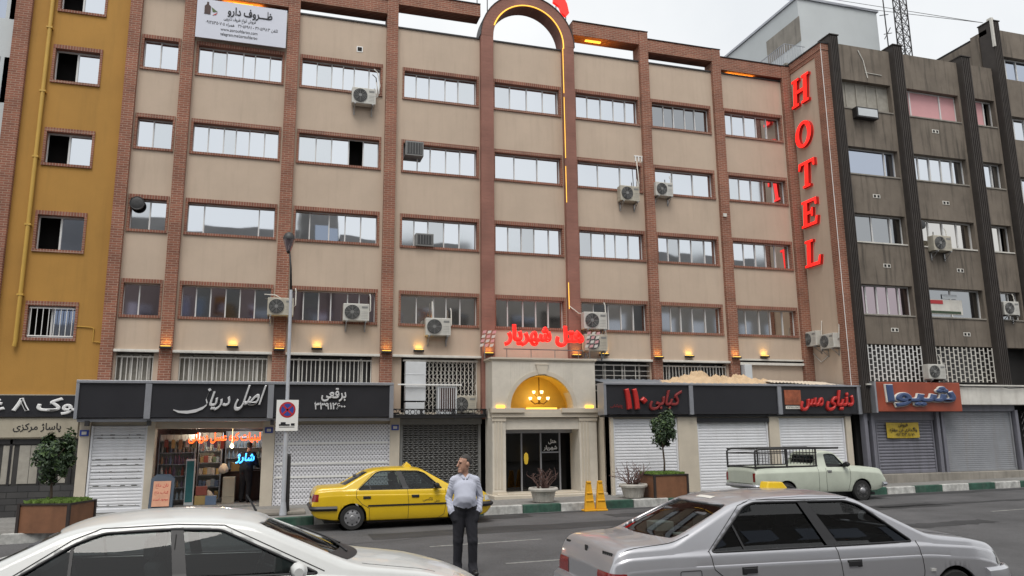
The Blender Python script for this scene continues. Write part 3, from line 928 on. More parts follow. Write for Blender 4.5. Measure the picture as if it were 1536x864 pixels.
# corrugated tin roof sloping up to the wall
def roofpt(u, v): return (6.6 + (bx1 - 6.6) * u, -1.9 + 1.7 * v, 3.63 + .25 * v + .02 * math.sin(u * 260))
m.grid(roofpt, 200, 3)
m.build('tin_roof', 'tinroof', SB, smooth=True, recalc=False)
m = MB()
for (a, b) in ((6.42, 9.28), (9.42, 12.55), (12.70, 15.7)): m.box(a, b, -2.0, -1.6, 2.68, 3.58)
m.box(6.42, 15.52, -1.9, -1.5, 2.6, 2.66)
m.build('fascia_panel', 'charcoal', SB)
m = MB()
m.box(6.34, 15.9, -2.06, -1.5, 3.58, 3.64)
for (a, b) in ((6.34, 6.43), (9.28, 9.42), (12.55, 12.70), (15.72, 15.86)): m.box(a, b, -2.05, -1.55, 2.66, 3.58)
m.build('fascia_frame', 'graymetal', SB, bevel=.008)
for (a, b, zt) in ((6.78, 8.88, 2.55), (9.68, 12.2, 2.42), (12.74, 15.22, 2.55)):
    shutter(SB, a, b, zs(a) + .04, zt, by, 'shutter', pitch=.09)
m = MB(); m.box(9.62, 12.28, by - .12, by + .1, 2.42, 2.56); m.build('shutter_box', 'charcoal', SB)

# ---- left awning fascia with three panels
FA = thing('shop_awning', (-4, -.7, 2.6), 'long charcoal sign fascia with grey frame over the left shops', 'fascia')
m = MB()
for (a, b) in ((-8.28, -6.66), (-6.50, -3.46), (-3.30, 0.0)): m.box(a, b, -.70, -.1, 2.66, 3.58)
m.build('fascia_panel', 'charcoal', FA)
m = MB()
m.box(-8.36, .12, -.76, -.05, 3.58, 3.66)
for (a, b) in ((-8.36, -8.28), (-6.66, -6.50), (-3.46, -3.30), (0.0, .12)): m.box(a, b, -.75, -.06, 2.62, 3.58)
m.box(-8.3, 0.05, -.6, -.1, 2.55, 2.64)
m.build('fascia_frame', 'graymetal', FA, bevel=.008)
for x in (-8.1, -6.58, -3.36):
    m = MB(); m.box(x, x + .1, -.66, -.5, 2.44, 2.58); m.build('spot_lamp', 'iron', FA)
# ================================================================ OCHRE BUILDING (left)
YB = thing('ochre_building', (-9.5, 0, .1), 'mustard yellow rendered building with brick edged windows left of the hotel', 'building')
YW = [(14.62, 15.75, 0), (12.36, 13.56, 1), (9.82, 10.97, 1), (7.28, 8.48, 1), (4.78, 5.88, 2)]
m = MB()
wx0, wx1 = -9.97, -8.66
Y0 = .06
zt = 18.2
m.box(-10.6, wx0, Y0, .45, 3.3, zt); m.box(wx1, -8.0, Y0, .45, 3.3, zt)
prev = zt
for zb, zz, k in YW:
    m.box(wx0, wx1, Y0, .45, zz, prev); prev = zb
m.box(wx0, wx1, Y0, .45, 3.3, prev)
m.box(-10.9, -8.0, .8, 12, .1, 18.1, 1)
m.build('wall', ['ochre', 'dark'], YB)
m = MB(); m.box(-11.02, -10.6, -.08, .46, 3.3, 18.4); m.build('pillar', 'brick', YB, bevel=.012)
for zb, zz, k in YW:
    w = add_window(YB, wx0, wx1, zb, zz, Y0, 2, 'bluedark' if zb < 9 else 'mirror', [0], widths=[1, 1.05], fr=.03)
    if k == 2:
        g = MB()
        g.box(wx0 + .09, wx1 - .09, Y0 + .03, Y0 + .05, zz - .2, zz - .17); g.box(wx0 + .09, wx1 - .09, Y0 + .03, Y0 + .05, zb + .12, zb + .15)
        for j in range(8): g.tube([(wx0 + .14 + .147 * j, Y0 + .04, zb + .12), (wx0 + .14 + .147 * j, Y0 + .04, zz - .17)], .011, 6)
        g.build('window_grille', 'white', w)
m = MB()
m.tube([(-10.1, -.03, 18.3), (-10.1, -.03, 4.72), (-10.12, -.02, 4.6)], .055, 10)
for z in (6, 8, 10, 12, 14): m.box(-10.18, -10.02, -.09, .06, z, z + .05)
m.build('drain_pipe', 'ochrepipe', YB, smooth=True, angle=40)
m = MB()
m.tube([(-8.66, .04, 5.2), (-8.3, .035, 5.18), (-8.22, .035, 5.15), (-8.22, .035, 4.78), (-8.02, .035, 4.76)], .014, 6)
m.build('thin_pipe', 'ochrepipe', YB)
# ground floor: dark glazed arcade front above a stone plinth
m = MB(); m.box(-14, -8.33, -.02, .05, .9, 2.1); fr = m.build('arcade_front', 'shadeddark', YB)
m = MB()
for x in (-10.9, -10.45, -10.1, -9.72, -9.45, -9.1, -8.75): m.box(x, x + random.uniform(.12, .3), -.035, -.022, .95, 1.95)
m.build('curtain', 'curtain', fr)
m = MB()
for x in (-10.6, -9.95, -9.25, -8.5): m.box(x, x + .06, -.06, -.02, .9, 2.12)
m.box(-14, -8.33, -.06, -.02, 1.98, 2.12); m.build('arcade_frame', 'iron', fr)
m = MB(); m.box(-14, -8.33, -.1, .05, .05, .9); m.build('stone_plinth', 'slate', YB)
m = MB(); m.box(-14, -8.33, -.08, .4, 2.12, 3.3); m.build('lintel', 'creamboard', YB)
# signs over the arcade
sg = MB(); sg.box(-13.6, -8.38, -.18, -.09, 2.70, 3.27)
t = sg.build('arcade_sign', 'charcoal')
tag(t, 'black board with white Persian lettering under the ochre wall, cut off by the picture edge', 'shop sign')
m = MB(); text(m, 'بلوک ۸ غربی', (-8.1, -.182, 2.87), XR, ZU, height=.46, bold=.035, ext=.03, align='r', width=3.3)
m.build('lettering', 'whitelet', t)
sg = MB(); sg.box(-13.6, -8.36, -.13, -.085, 2.16, 2.66)
t = sg.build('passage_sign', 'creamboard'); tag(t, 'weathered cream board with small black Persian lettering below the black sign', 'shop sign')
m = MB(); text(m, 'پاساژ مرکزی', (-9.33, -.132, 2.36), XR, ZU, height=.24, bold=.012, ext=.01); m.build('lettering', 'ink', t)
# house number plates
for x, z in ((-8.19, 2.26), (-3.39, 2.3), (.27, 2.35)):
    p = MB(); p.box(x - .11, x + .11, -.15, -.122, z - .08, z + .08, 0); p.box(x - .06, x + .06, -.156, -.151, z - .04, z + .04, 1)
    tag(p.build('number_plate', ['signblue', 'offwhite']), {-8.19: 'small blue plate on the pilaster left of the white slatted shutter', -3.39: 'small dark plate on the pilaster right of the open grocery', .27: 'small blue plate on the pilaster left of the dark chain grille'}[x], 'number plate', 'house number plates')

# ================================================================ FAR LEFT BUILDING
FL = thing('grey_building', (-14, 0, .1), 'sliver of a grey building with dark windows at the left picture edge', 'building')
m = MB()
prev = 18
for zb, zz in ((14.2, 15.9), (11.6, 13.0), (9.0, 10.4), (6.4, 7.8), (3.6, 5.2)):
    m.box(-17, -11.2, .1, .5, zz, prev); m.box(-11.3, -11.03, .1, .5, zb, zz); prev = zb
m.box(-17, -11.03, .1, .5, .1, prev); m.box(-17, -11.2, .9, 10, .1, 17.9, 1)
m.box(-11.2, -11.03, .1, .5, .1, 18)
m.build('wall', ['palegrey', 'dark'], FL)
for zb, zz in ((14.2, 15.9), (11.6, 13.0), (9.0, 10.4), (6.4, 7.8), (3.6, 5.2)):
    add_window(FL, -14.5, -11.3, zb, zz, .1, 4, 'bluedark', None, surround=False, frame='graymetal')

# ================================================================ BROWN BUILDING (right)
BB = thing('brown_building', (20, -1.9, .4), 'soot stained brown office block with dark ribbed columns right of the hotel', 'building')
yb = -1.9
RB = [(13.92, 15.04), (11.36, 12.40), (8.80, 9.86), (6.16, 7.24)]
BWX = [(16.28, 18.68), (19.24, 21.95), (22.58, 23.78)]
BP = [(15.88, 16.24), (18.76, 19.20), (22.06, 22.52)]
BAY = [(16.24, 18.76), (19.20, 22.06), (22.52, 23.86)]
m = MB()
for (a, b), (w0, w1) in zip(BAY, BWX):
    prev = 16.45
    for zb, zz in RB:
        m.box(a, b, yb, yb + .4, zz, prev)
        m.box(a, w0, yb, yb + .4, zb, zz); m.box(w1, b, yb, yb + .4, zb, zz)
        prev = zb
    m.box(a, b, yb, yb + .4, 5.10, prev)
m.box(15.9, 23.9, yb + .8, 9, .4, 16.3, 1)
m.box(15.9, 23.9, yb + .02, yb + .8, 16.2, 16.35)
m.box(15.9, 24.3, yb + .3, yb + .42, .4, 5.1, 1)
m.build('wall', ['brown', 'dark'], BB)
def ribbed(parent, a, b, z0, z1, name='column'):
    m = MB()
    m.box(a, b, yb - .22, yb + .38, z0, z1)
    n = 5
    for k in range(n):
        x = a + (b - a) * (k + .25) / n
        m.box(x, x + (b - a) / n * .5, yb - .255, yb - .22, z0, z1 - .05)
    m.box(a - .03, b + .03, yb - .27, yb + .4, z1, z1 + .04)
    return m.build(name, 'brownpil', parent)
for a, b in BP: ribbed(BB, a, b, 3.7 if a > 16 else 2.7, 16.62)
for j, (w0, w1) in enumerate(BWX):
    for i, (zb, zz) in enumerate(RB):
        gl, n, wd, fr = 'dim', 5, None, 'frame'
        if i == 0 and j == 0: gl, fr = 'curtain', 'curtain'
        if i == 0 and j > 0: gl, n, wd = 'pinkcurtain', 3, ([1, 3, 1.6] if j == 1 else [1, 1.5, 1.2])
        if i == 1 and j == 0: gl, n, wd = 'bluedark', 2, [4, 1]
        if i == 1 and j > 0: gl, n = 'mirror', 5 if j == 1 else 3
        if i == 2 and j == 0: gl, n, wd = 'dim', 3, [2, 1.6, 1]
        if i == 2 and j > 0: gl, n = 'film2', 4 if j == 1 else 3
        if i == 3 and j == 0: gl, n = 'film', 5
        if i == 3 and j == 1: gl, n = 'dim', 2
        if j == 2 and n > 3: n = 3
        op = None
        if (i, j) == (0, 2): op = [2]
        if (i, j) == (2, 2): op = [2]
        add_window(BB, w0, w1, zb, zz, yb, n, gl, op, frame=fr, surround=False, widths=wd, fr=.035, depth=.2)
        s = MB(); s.box(w0, w1, yb - .03, yb + .2, zb - .05, zb - .002); s.build('window_sill', 'concrete' if i != 2 else 'offwhite', BB)
# sockets on the bands
sx = [(17.5, 10.55), (20.6, 13.4), (20.7, 10.55), (17.65, 7.95), (21.0, 7.95), (17.7, 5.62), (20.95, 5.55)]
m = MB()
for x, z in sx:
    m.box(x - .16, x + .16, yb - .012, yb - .001, z - .07, z + .07, 0)
    for dx in (-.08, .08): m.box(x + dx - .045, x + dx + .045, yb - .018, yb - .012, z - .045, z + .045, 1)
m.build('vent_socket', ['offwhite', 'dark'], BB)
# ornate white bar grilles on the first floor
for (a, b, mt) in ((16.26, 18.74, 'white'), (19.22, 22.02, 'offwhite')):
    w = MB(); w.add([(a, yb + .25, 3.78), (b, yb + .25, 3.78), (b, yb + .25, 5.08), (a, yb + .25, 5.08)], [(0, 1, 2, 3)]); wo = w.build('window', 'shadeddark', BB, recalc=False)
    g = MB()
    n = 14
    for k in range(n + 1):
        x = a + (b - a) * k / n
        g.box(x - .018, x + .018, yb - .03, yb - .005, 3.80, 5.06)
        if k < n:
            for q in range(6):
                z = 3.86 + q * .2 + (.1 if k % 2 else 0)
                if z < 5.04: g.box(x + .018, a + (b - a) * (k + 1) / n - .018, yb - .025, yb - .01, z, z + .022)
    g.build('window_grille', mt, wo)
# poster in one window
# plinth, shutters, posts on the ground floor
m = MB(); m.box(15.9, 24.3, yb - .25, yb + .3, .2, .66); m.build('plinth', 'concrete', BB, bevel=.02)
shutter(BB, 16.5, 18.85, .70, 2.45, yb + .02, 'shuttergrey', pitch=.105, ext=.03)
shutter(BB, 19.45, 22.5, .70, 2.76, yb + .05, 'shutterdust', pitch=.07, ext=.006)
m = MB()
for x in (15.92, 16.22, 19.0, 19.22, 22.62): m.box(x, x + .13, yb - .12, yb + .1, .66, 2.8)
m.box(16.0, 19.2, yb - .02, yb + .1, 2.45, 2.8); m.box(19.3, 22.7, yb - .05, yb + .1, 2.76, 3.0, 0)
m.build('shop_frame', 'shuttergrey', BB)
m = MB(); m.box(19.92, 23.3, yb - .3, yb + .2, 2.98, 3.62); m.build('shop_fascia', 'offwhite', BB, bevel=.015)
m = MB(); m.box(16.0, 24.3, yb - .34, yb + .1, 3.64, 3.69); m.build('ledge', 'offwhite', BB)
m = MB()
m.tube([(19.9, yb - .36, 3.64), (20.8, yb - .37, 3.60), (21.9, yb - .37, 3.62), (22.2, yb - .37, 3.57), (23.4, yb - .36, 3.62)], .014, 6)
tag(m.build('slack_cable', 'iron'), 'slack black cable hanging along the white fascia of the brown building', 'cable')
m = MB(); m.tube([(17.3, yb - .02, 16.3), (17.5, yb - .02, 15.9), (17.62, yb - .03, 15.2)], .02, 6); m.tube([(17.55, yb - .02, 15.42), (18.3, yb - .02, 15.4)], .015, 6)
tag(m.build('roof_cable', 'offwhite'), 'pale cable dangling from the roof edge over the stained parapet', 'cable')

# taller block beyond
TB = thing('tall_block', (26, -1.9, .4), 'taller stained concrete block at the right picture edge with a ribbed corner column', 'building')
m = MB()
prev = 18.25
for zb, zz in ((16.1, 17.1), (13.5, 14.5), (10.85, 11.95), (8.3, 9.4), (6.2, 7.3)):
    m.box(24.3, 31, yb, yb + .4, zz, prev); prev = zb
m.box(24.3, 31, yb, yb + .4, 5.1, prev)
m.box(23.87, 31, yb + .8, 9, .4, 18.1, 1)
m.box(23.9, 31, yb + .02, yb + .8, 18.0, 18.2)
m.box(24.3, 31, yb - .02, yb + .3, .4, 3.7)
m.box(23.86, 24.2, yb + .42, 9, 16.3, 18.0)
m.build('wall', ['brown', 'dark'], TB)
ribbed(TB, 23.9, 24.3, 3.2, 18.45)
for zb, zz, gl in ((16.1, 17.1, 'bluedark'), (13.5, 14.5, 'mirror'), (10.85, 11.95, 'mirror'), (8.3, 9.4, 'film2'), (6.2, 7.3, 'dim')):
    add_window(TB, 24.3, 27.2, zb, zz, yb, 5, gl, None, surround=False, fr=.03, depth=.2)
m = MB(); m.box(24.3, 27, yb + .1, yb + .14, 3.75, 5.1, 0); m.box(24.32, 24.75, yb + .06, yb + .1, 3.78, 5.05, 1); m.box(24.85, 24.93, yb + .05, yb + .1, 3.75, 5.1, 2)
m.build('shop_window', ['teal', 'bluepanel', 'frame'], TB)
m = MB(); m.box(23.32, 25.5, yb - .28, yb - .05, 2.68, 3.55); t = m.build('blue_sign', 'bluesign'); tag(t, 'pale blue shop board cut off by the right picture edge', 'shop sign')
g = MB()
for k in range(14):
    for q in range(9):
        x = 22.95 + .16 * k; z = .75 + .22 * q
        g.tube([(x, yb - .06, z), (x + .16, yb - .06, z + .22)], .01, 4); g.tube([(x + .16, yb - .066, z), (x, yb - .066, z + .22)], .01, 4)
g.build('lattice_gate', 'iron', TB)

# ================================================================ WHITE BLOCK BEHIND, MAST, AERIALS
WB = thing('rooftop_block', (22, 9, .3), 'pale grey block with a railed balcony rising behind the hotel roof', 'building')
m = MB()
m.box(20.4, 25.15, 5.0, 13.5, .3, 23.0, 0)
m.box(20.32, 25.22, 4.92, 13.6, 23.0, 23.12, 1)
m.build('wall', ['palegrey', 'graymetal'], WB)
m = MB()
m.box(20.385, 20.41, 4.95, 7.6, 20.75, 22.05)
m.build('balcony_door', 'concrete', WB)
m = MB(); m.box(19.2, 20.385, 4.7, 12.2, 19.2, 19.3); m.build('balcony_slab', 'concrete', WB)
m = MB()
for k in range(52):
    y = 4.75 + .145 * k
    m.tube([(19.24, y, 19.3), (19.24, y, 20.3)], .02, 5)
m.tube([(19.24, 4.75, 20.3), (19.24, 12.2, 20.3)], .02, 6); m.tube([(19.24, 4.75, 20.3), (20.4, 4.75, 20.3)], .02, 6)
for k in range(8): m.tube([(19.24 + .15 * k, 4.75, 19.3), (19.24 + .15 * k, 4.75, 20.3)], .014, 5)
m.build('balcony_railing', 'graymetal', WB)
m = MB()
mx0, my0 = 24.65, 3.0
hw = .2
for z in np.arange(16, 27, .55):
    z1 = z + .55
    c0 = [(mx0 - hw, my0 - hw), (mx0 + hw, my0 - hw), (mx0 + hw, my0 + hw), (mx0 - hw, my0 + hw)]
    for k in range(4):
        a, b = c0[k], c0[(k + 1) % 4]
        m.tube([(*a, z), (*b, z1)], .018, 4); m.tube([(*b, z), (*a, z1)], .018, 4); m.tube([(*a, z), (*b, z)], .014, 4)
for dx in (-hw, hw):
    for dy in (-hw, hw): m.tube([(mx0 + dx, my0 + dy, 15.8), (mx0 + dx, my0 + dy, 27.2)], .03, 5)
tag(m.build('lattice_mast', 'iron'), 'dark steel lattice radio mast rising behind the brown building', 'mast')
m = MB()
m.tube([(25.35, 4.6, 16), (25.25, 4.6, 24.5)], .03, 6); m.tube([(25.1, 4.6, 21.6), (25.6, 4.6, 21.75)], .02, 5); m.tube([(25.35, 4.4, 21.9), (25.35, 4.85, 21.5)], .02, 5); m.tube([(24.95, 4.6, 22.6), (25.5, 4.6, 22.75)], .02, 5)
tag(m.build('antenna_pole', 'iron'), 'thin rooftop antenna pole beside the pale grey block', 'antenna')
m = MB(); m.tube([(22.9, .5, 16), (22.9, .5, 17.6)], .03, 6); m.box(22.8, 23.0, .42, .58, 17.4, 17.7)
tag(m.build('roof_pipe', 'iron'), 'short dark vent pipe standing on the brown building roof', 'pipe')
for k, (a, b) in enumerate((((23.95, -1.7, 18.6), (21.5, 20, 33)), ((24.0, -1.7, 18.6), (23.5, 20, 34)))):
    m = MB(); m.tube([a, b], .012, 4)
    tag(m.build('guy_wire', 'iron'), ['left one of two thin wires leaving the ribbed corner column towards the sky', 'right one of two thin wires leaving the ribbed corner column towards the sky'][k], 'wire', 'wires on the corner column')
m = MB(); m.box(23.95, 24.1, yb - .2, yb, 18.5, 18.62); m.box(23.86, 23.93, yb - .3, yb - .2, 17.3, 18.5); tag(m.build('roof_lamp', 'offwhite'), 'small pale fitting on top of the ribbed corner column', 'fitting')

# ================================================================ ROW ACROSS THE STREET (seen as reflections)
OB = [(-40, -24, 15), (-24, -11, 17.2), (-11, -2, 16.7), (-2, .4, 21), (.4, 11, 16.8), (11, 26, 15.9), (26, 44, 17)]
for k, (a, b, h) in enumerate(OB):
    o = thing('street_building', ((a + b) / 2, -40, 0), 'plain grey block across the street mirrored in the hotel windows, %s' % ['far left', 'second from left', 'third from left', 'narrow stair tower', 'right of the tower', 'second from right', 'far right'][k], 'building', 'blocks across the street')
    m = MB(); m.box(a + .05, b - .05, -42, -32.5 - (k % 2) * .4, 0, h)
    m.build('wall', 'oppo', o)
    w = MB()
    for z in np.arange(4, h - 1.5, 3):
        for x in np.arange(a + .8, b - 1.5, 2.6): w.box(x, x + 1.5, -32.5 - (k % 2) * .4, -32.46 - (k % 2) * .4, z, z + 1.4)
    if w.v: w.build('window_band', 'bluedark', o)
# ================================================================ SIGNS
def sign(name, label, cat='shop sign'):
    return name, label, cat
# banner on the top left bay
b = MB(); b.box(-6.12, -3.44, -.205, -.17, 14.25, 15.55)
t = b.build('banner', 'banner'); tag(t, 'pale banner with black Persian lettering and a bottle picture on the top left bay', 'banner')
Y = -.206
m = MB(); text(m, 'ظـــروف دارو', (-4.55, Y, 15.14), XR, ZU, height=.36, bold=.025, ext=.01, width=1.35)
m.build('lettering', 'ink', t)
m = MB(); text(m, 'فروش انواع ظروف دارویی', (-4.85, Y, 14.94), XR, ZU, height=.16, bold=.008, ext=.01, width=.95); m.build('lettering', 'ink', t)
m = MB(); text(m, 'تلفن ۳۶۰۵۶۹۸۳ - ۳۶۰۵۶۹۸۱   همراه ۰۹۱۲۵۳۵۰۷۰۵', (-4.77, Y, 14.74), XR, ZU, height=.15, bold=.008, ext=.01, width=2.15); m.build('lettering', 'ink', t)
m = MB(); text(m, 'www.zoroofdaroo.com', (-4.85, Y, 14.56), XR, ZU, height=.15, bold=.004, ext=.01, width=1.1); m.build('lettering', 'ink', t)
m = MB(); text(m, 'telegram.me/zoroofdaroo', (-4.85, Y, 14.40), XR, ZU, height=.15, bold=.004, ext=.01, width=1.1); m.build('lettering', 'ink', t)
m = MB()
m.prism([(-5.9, Y - .01, 15.05), (-5.72, Y - .01, 15.05), (-5.72, Y - .01, 15.32), (-5.78, Y - .01, 15.38), (-5.78, Y - .01, 15.46), (-5.84, Y - .01, 15.46), (-5.84, Y - .01, 15.38), (-5.9, Y - .01, 15.32)], (0, .01, 0), 0)
m.prism([(-5.70, Y - .01, 15.3), (-5.52, Y - .01, 15.17), (-5.66, Y - .01, 15.14)], (0, .01, 0), 1)
m.prism([(-5.66, Y - .01, 15.03), (-5.52, Y - .01, 15.14), (-5.56, Y - .01, 15.06)], (0, .01, 0), 2)
m.build('bottle_picture', ['counter', 'leafl', 'redlet'], t)

def letters(name, label, txt, org, h, mat, width=None, bold=.03, ext=.05, shear=0, parts=None, cat='sign lettering'):
    m = MB(); text(m, txt, org, XR, ZU, height=h, bold=bold, ext=ext, width=width, shear=shear)
    return tag(m.build(name, mat), label, cat)
m = MB()
text(m, 'اصل', (-3.99, -.702, 3.02), XR, ZU, height=.72, bold=.03, ext=.05, width=.70, shear=.3)
text(m, 'دریا', (-4.77, -.702, 2.98), XR, ZU, height=.52, bold=.03, ext=.05, width=.56, shear=.3)
sw = [(-5.04, 3.34), (-5.10, 3.16), (-5.06, 3.02), (-5.16, 2.92), (-5.34, 2.84), (-5.56, 2.80), (-5.78, 2.81), (-5.96, 2.88)]
sr = [.010, .026, .034, .042, .048, .042, .028, .006]
cc = []
for i in range(len(sw) - 1):
    for t in range(5):
        f_ = t / 5; cc.append((sw[i][0] + (sw[i + 1][0] - sw[i][0]) * f_, sw[i][1] + (sw[i + 1][1] - sw[i][1]) * f_, sr[i] + (sr[i + 1] - sr[i]) * f_))
up_ = [(x + .3 * r, z + r) for x, z, r in cc]; dn_ = [(x - .3 * r, z - r) for x, z, r in cc]
m.add([(p[0], -.74, p[1]) for p in up_] + [(p[0], -.74, p[1]) for p in dn_] + [(p[0], -.702, p[1]) for p in up_] + [(p[0], -.702, p[1]) for p in dn_],
      [(i, i + 1, len(cc) + i + 1, len(cc) + i) for i in range(len(cc) - 1)] + [(i, i + 1, 2 * len(cc) + i + 1, 2 * len(cc) + i) for i in range(len(cc) - 1)] + [(len(cc) + i, len(cc) + i + 1, 3 * len(cc) + i + 1, 3 * len(cc) + i) for i in range(len(cc) - 1)])
m.obox((-5.02, -.72, 3.42), (.03, 0, .02), (0, .018, 0), (-.02, 0, .03))
tag(m.build('sign_lettering', 'silverlet'), 'silver cursive Persian lettering with a long swash on the charcoal fascia above the open grocery', 'sign lettering')
t = letters('sign_lettering', 'silver Persian lettering on the charcoal panel above the patterned white shutter', 'برقعی', (-1.62, -.702, 3.20), .40, 'silverlet', bold=.03, ext=.05, width=.72)
letters('phone_number', 'silver phone number on the charcoal panel above the patterned white shutter', '۳۳۹۱۲۶۰۰', (-1.72, -.702, 2.88), .26, 'silverlet', bold=.03, ext=.04, width=.9, cat='number')
letters('sign_lettering', 'dull red cursive Persian word on the fascia above the potted tree', 'کبابی', (8.38, -2.002, 2.96), .62, 'redlet2', width=1.0, bold=.03, ext=.05, shear=.3)
letters('sign_number', 'bold bright red Persian number beside the dull red word on the fascia', '۱۱۰', (7.42, -2.002, 2.86), .84, 'redlet', width=.80, bold=.035, ext=.05, cat='number')
letters('small_lettering', 'tiny faint red Persian line at the left of the fascia above the first white shutter', 'چلوکبابی', (6.78, -2.002, 2.90), .12, 'redlet2', width=.42, bold=.01, ext=.02)
letters('sign_lettering', 'dark red cursive Persian lettering beside a copper picture on the right fascia panel', 'دنیای مس', (14.45, -2.002, 2.95), .68, 'redlet', width=2.1, bold=.04, ext=.05, shear=.25)
m = MB(); m.box(12.82, 13.45, -2.03, -2.002, 2.98, 3.46, 0); m.box(12.84, 13.43, -2.03, -2.002, 2.84, 2.94, 1)
t = m.build('copper_picture', ['goldboard', 'offwhite']); tag(t, 'copper coloured picture panel with a white phone strip on the right fascia', 'picture panel')
m = MB(); text(m, '۳۳۹۷۸۹۷۳', (13.135, -2.032, 2.865), XR, ZU, height=.08, bold=.01, ext=.003, width=.5); m.build('lettering', 'ink', t)
# orange sign
m = MB(); m.box(16.24, 19.86, -2.35, -2.1, 2.74, 3.74)
t = m.build('orange_sign', 'orange', bevel=.02); tag(t, 'faded orange red shop sign with big blue Persian lettering', 'shop sign')
m = MB(); text(m, 'شیوا', (18.05, -2.352, 3.10), XR, ZU, height=.72, bold=.07, ext=.03, width=3.0); m.build('lettering_edge', 'offwhite', t)
m = MB(); text(m, 'شیوا', (18.05, -2.395, 3.10), XR, ZU, height=.72, bold=.045, ext=.03, width=3.0); m.build('lettering', 'bluelet', t)
m = MB(); m.box(16.17, 16.24, -2.36, -2.08, 2.70, 3.76); m.build('end_frame', 'graymetal', t)
# yellow banner on the grey shutter
m = MB(); m.grid(lambda u, v: (16.86 + 1.38 * u, -1.965 - .02 * math.sin(u * 9) * (1 - v), 1.86 + .52 * v - .015 * math.sin(u * 3.1)), 16, 5)
t = m.build('yellow_notice', 'yellowv', recalc=False); tag(t, 'yellow vinyl notice with dark Persian lines hung on the grey shutter', 'notice')
m = MB()
text(m, 'فروش', (17.55, -1.995, 2.25), XR, ZU, height=.16, bold=.02, ext=.004); text(m, 'واگذاری این مغازه', (17.55, -1.995, 2.08), XR, ZU, height=.16, bold=.02, ext=.004, maxw=1.2)
text(m, '۰۹۱۲ ۳۶۳ ۸۱ ۷۶', (17.6, -1.995, 1.92), XR, ZU, height=.14, bold=.02, ext=.004, maxw=1.1); m.build('lettering', 'ink', t)
# poster in the brown building window
m = MB(); P = -1.9 + .19
m.box(19.35, 21.1, P, P + .01, 6.3, 6.85, 0); m.box(19.4, 20.2, P - .012, P - .002, 6.68, 6.82, 1); m.box(19.4, 21.0, P - .012, P - .002, 6.33, 6.42, 2); m.box(20.2, 20.9, P, P + .012, 6.88, 7.05, 3)
tag(m.build('window_poster', ['offwhite', 'signred', 'leaf', 'fridge']), 'white red and green posters stuck in a lower window of the brown building', 'poster')

# the vertical HOTEL sign: slab-serif letters on the side wall
HS = thing('hotel_sign', (15.57, -.8, 8), 'red glowing HOTEL letters running down the beige side wall', 'hotel sign')
def ring(n, rx, rz, irx, irz):
    return n
def outl(ch):
    """unit-square outlines, list of closed polygons (u right, v up)"""
    s = .20
    if ch == 'H':
        return [[(0, 0), (.42, 0), (.42, .09), (.31, .09), (.31, .44), (.69, .44), (.69, .09), (.58, .09), (.58, 0), (1, 0), (1, .09), (.90, .09), (.90, .91), (1, .91), (1, 1), (.58, 1), (.58, .91), (.69, .91), (.69, .56), (.31, .56), (.31, .91), (.42, .91), (.42, 1), (0, 1), (0, .91), (.10, .91), (.10, .09), (0, .09)]]
    if ch == 'T':
        return [[(.27, 0), (.73, 0), (.73, .09), (.61, .09), (.61, .89), (.84, .89), (.91, .72), (1, .72), (.98, 1), (.02, 1), (0, .72), (.09, .72), (.16, .89), (.39, .89), (.39, .09), (.27, .09)]]
    if ch == 'E':
        return [[(0, 0), (.93, 0), (.97, .30), (.87, .30), (.80, .11), (.34, .11), (.34, .45), (.56, .45), (.60, .34), (.68, .34), (.68, .67), (.60, .67), (.56, .56), (.34, .56), (.34, .89), (.77, .89), (.83, .73), (.92, .73), (.90, 1), (0, 1), (0, .91), (.11, .91), (.11, .09), (0, .09)]]
    if ch == 'L':
        return [[(0, 0), (.93, 0), (.98, .34), (.88, .34), (.80, .12), (.36, .12), (.36, .91), (.50, .91), (.50, 1), (0, 1), (0, .91), (.13, .91), (.13, .09), (0, .09)]]
    n = 36
    q = []
    for k in range(n):
        a0, a1 = 2 * math.pi * k / n, 2 * math.pi * (k + 1) / n
        f = lambda a, rx, rz: (.5 + rx * math.cos(a), .5 + rz * math.sin(a))
        q.append([f(a0, .26, .39), f(a0, .5, .51), f(a1, .5, .51), f(a1, .26, .39)])
    return q
for ch, zc in (('H', 14.93), ('O', 13.18), ('T', 11.60), ('E', 10.10), ('L', 8.58)):
    m = MB()
    W, H = (.98, 1.10) if ch == 'H' else ((.92, 1.0) if ch != 'L' else (.90, 1.0))
    H *= 1.0
    for poly in outl(ch):
        # reader stands to the left of the wall (-X side): u runs from the wall's inner end towards the street (-Y)
        pts = [(PX - .13, -.30 - (u * W + .10 * (v - .5) * W), zc - H / 2 + v * H) for u, v in poly]
        m.prism(pts, (.12, 0, 0), 1); m.m[-len(pts) - 2] = 0; m.m[-len(pts) - 1] = 0
    o = m.build('letter', ['redglow', 'redside'], HS)
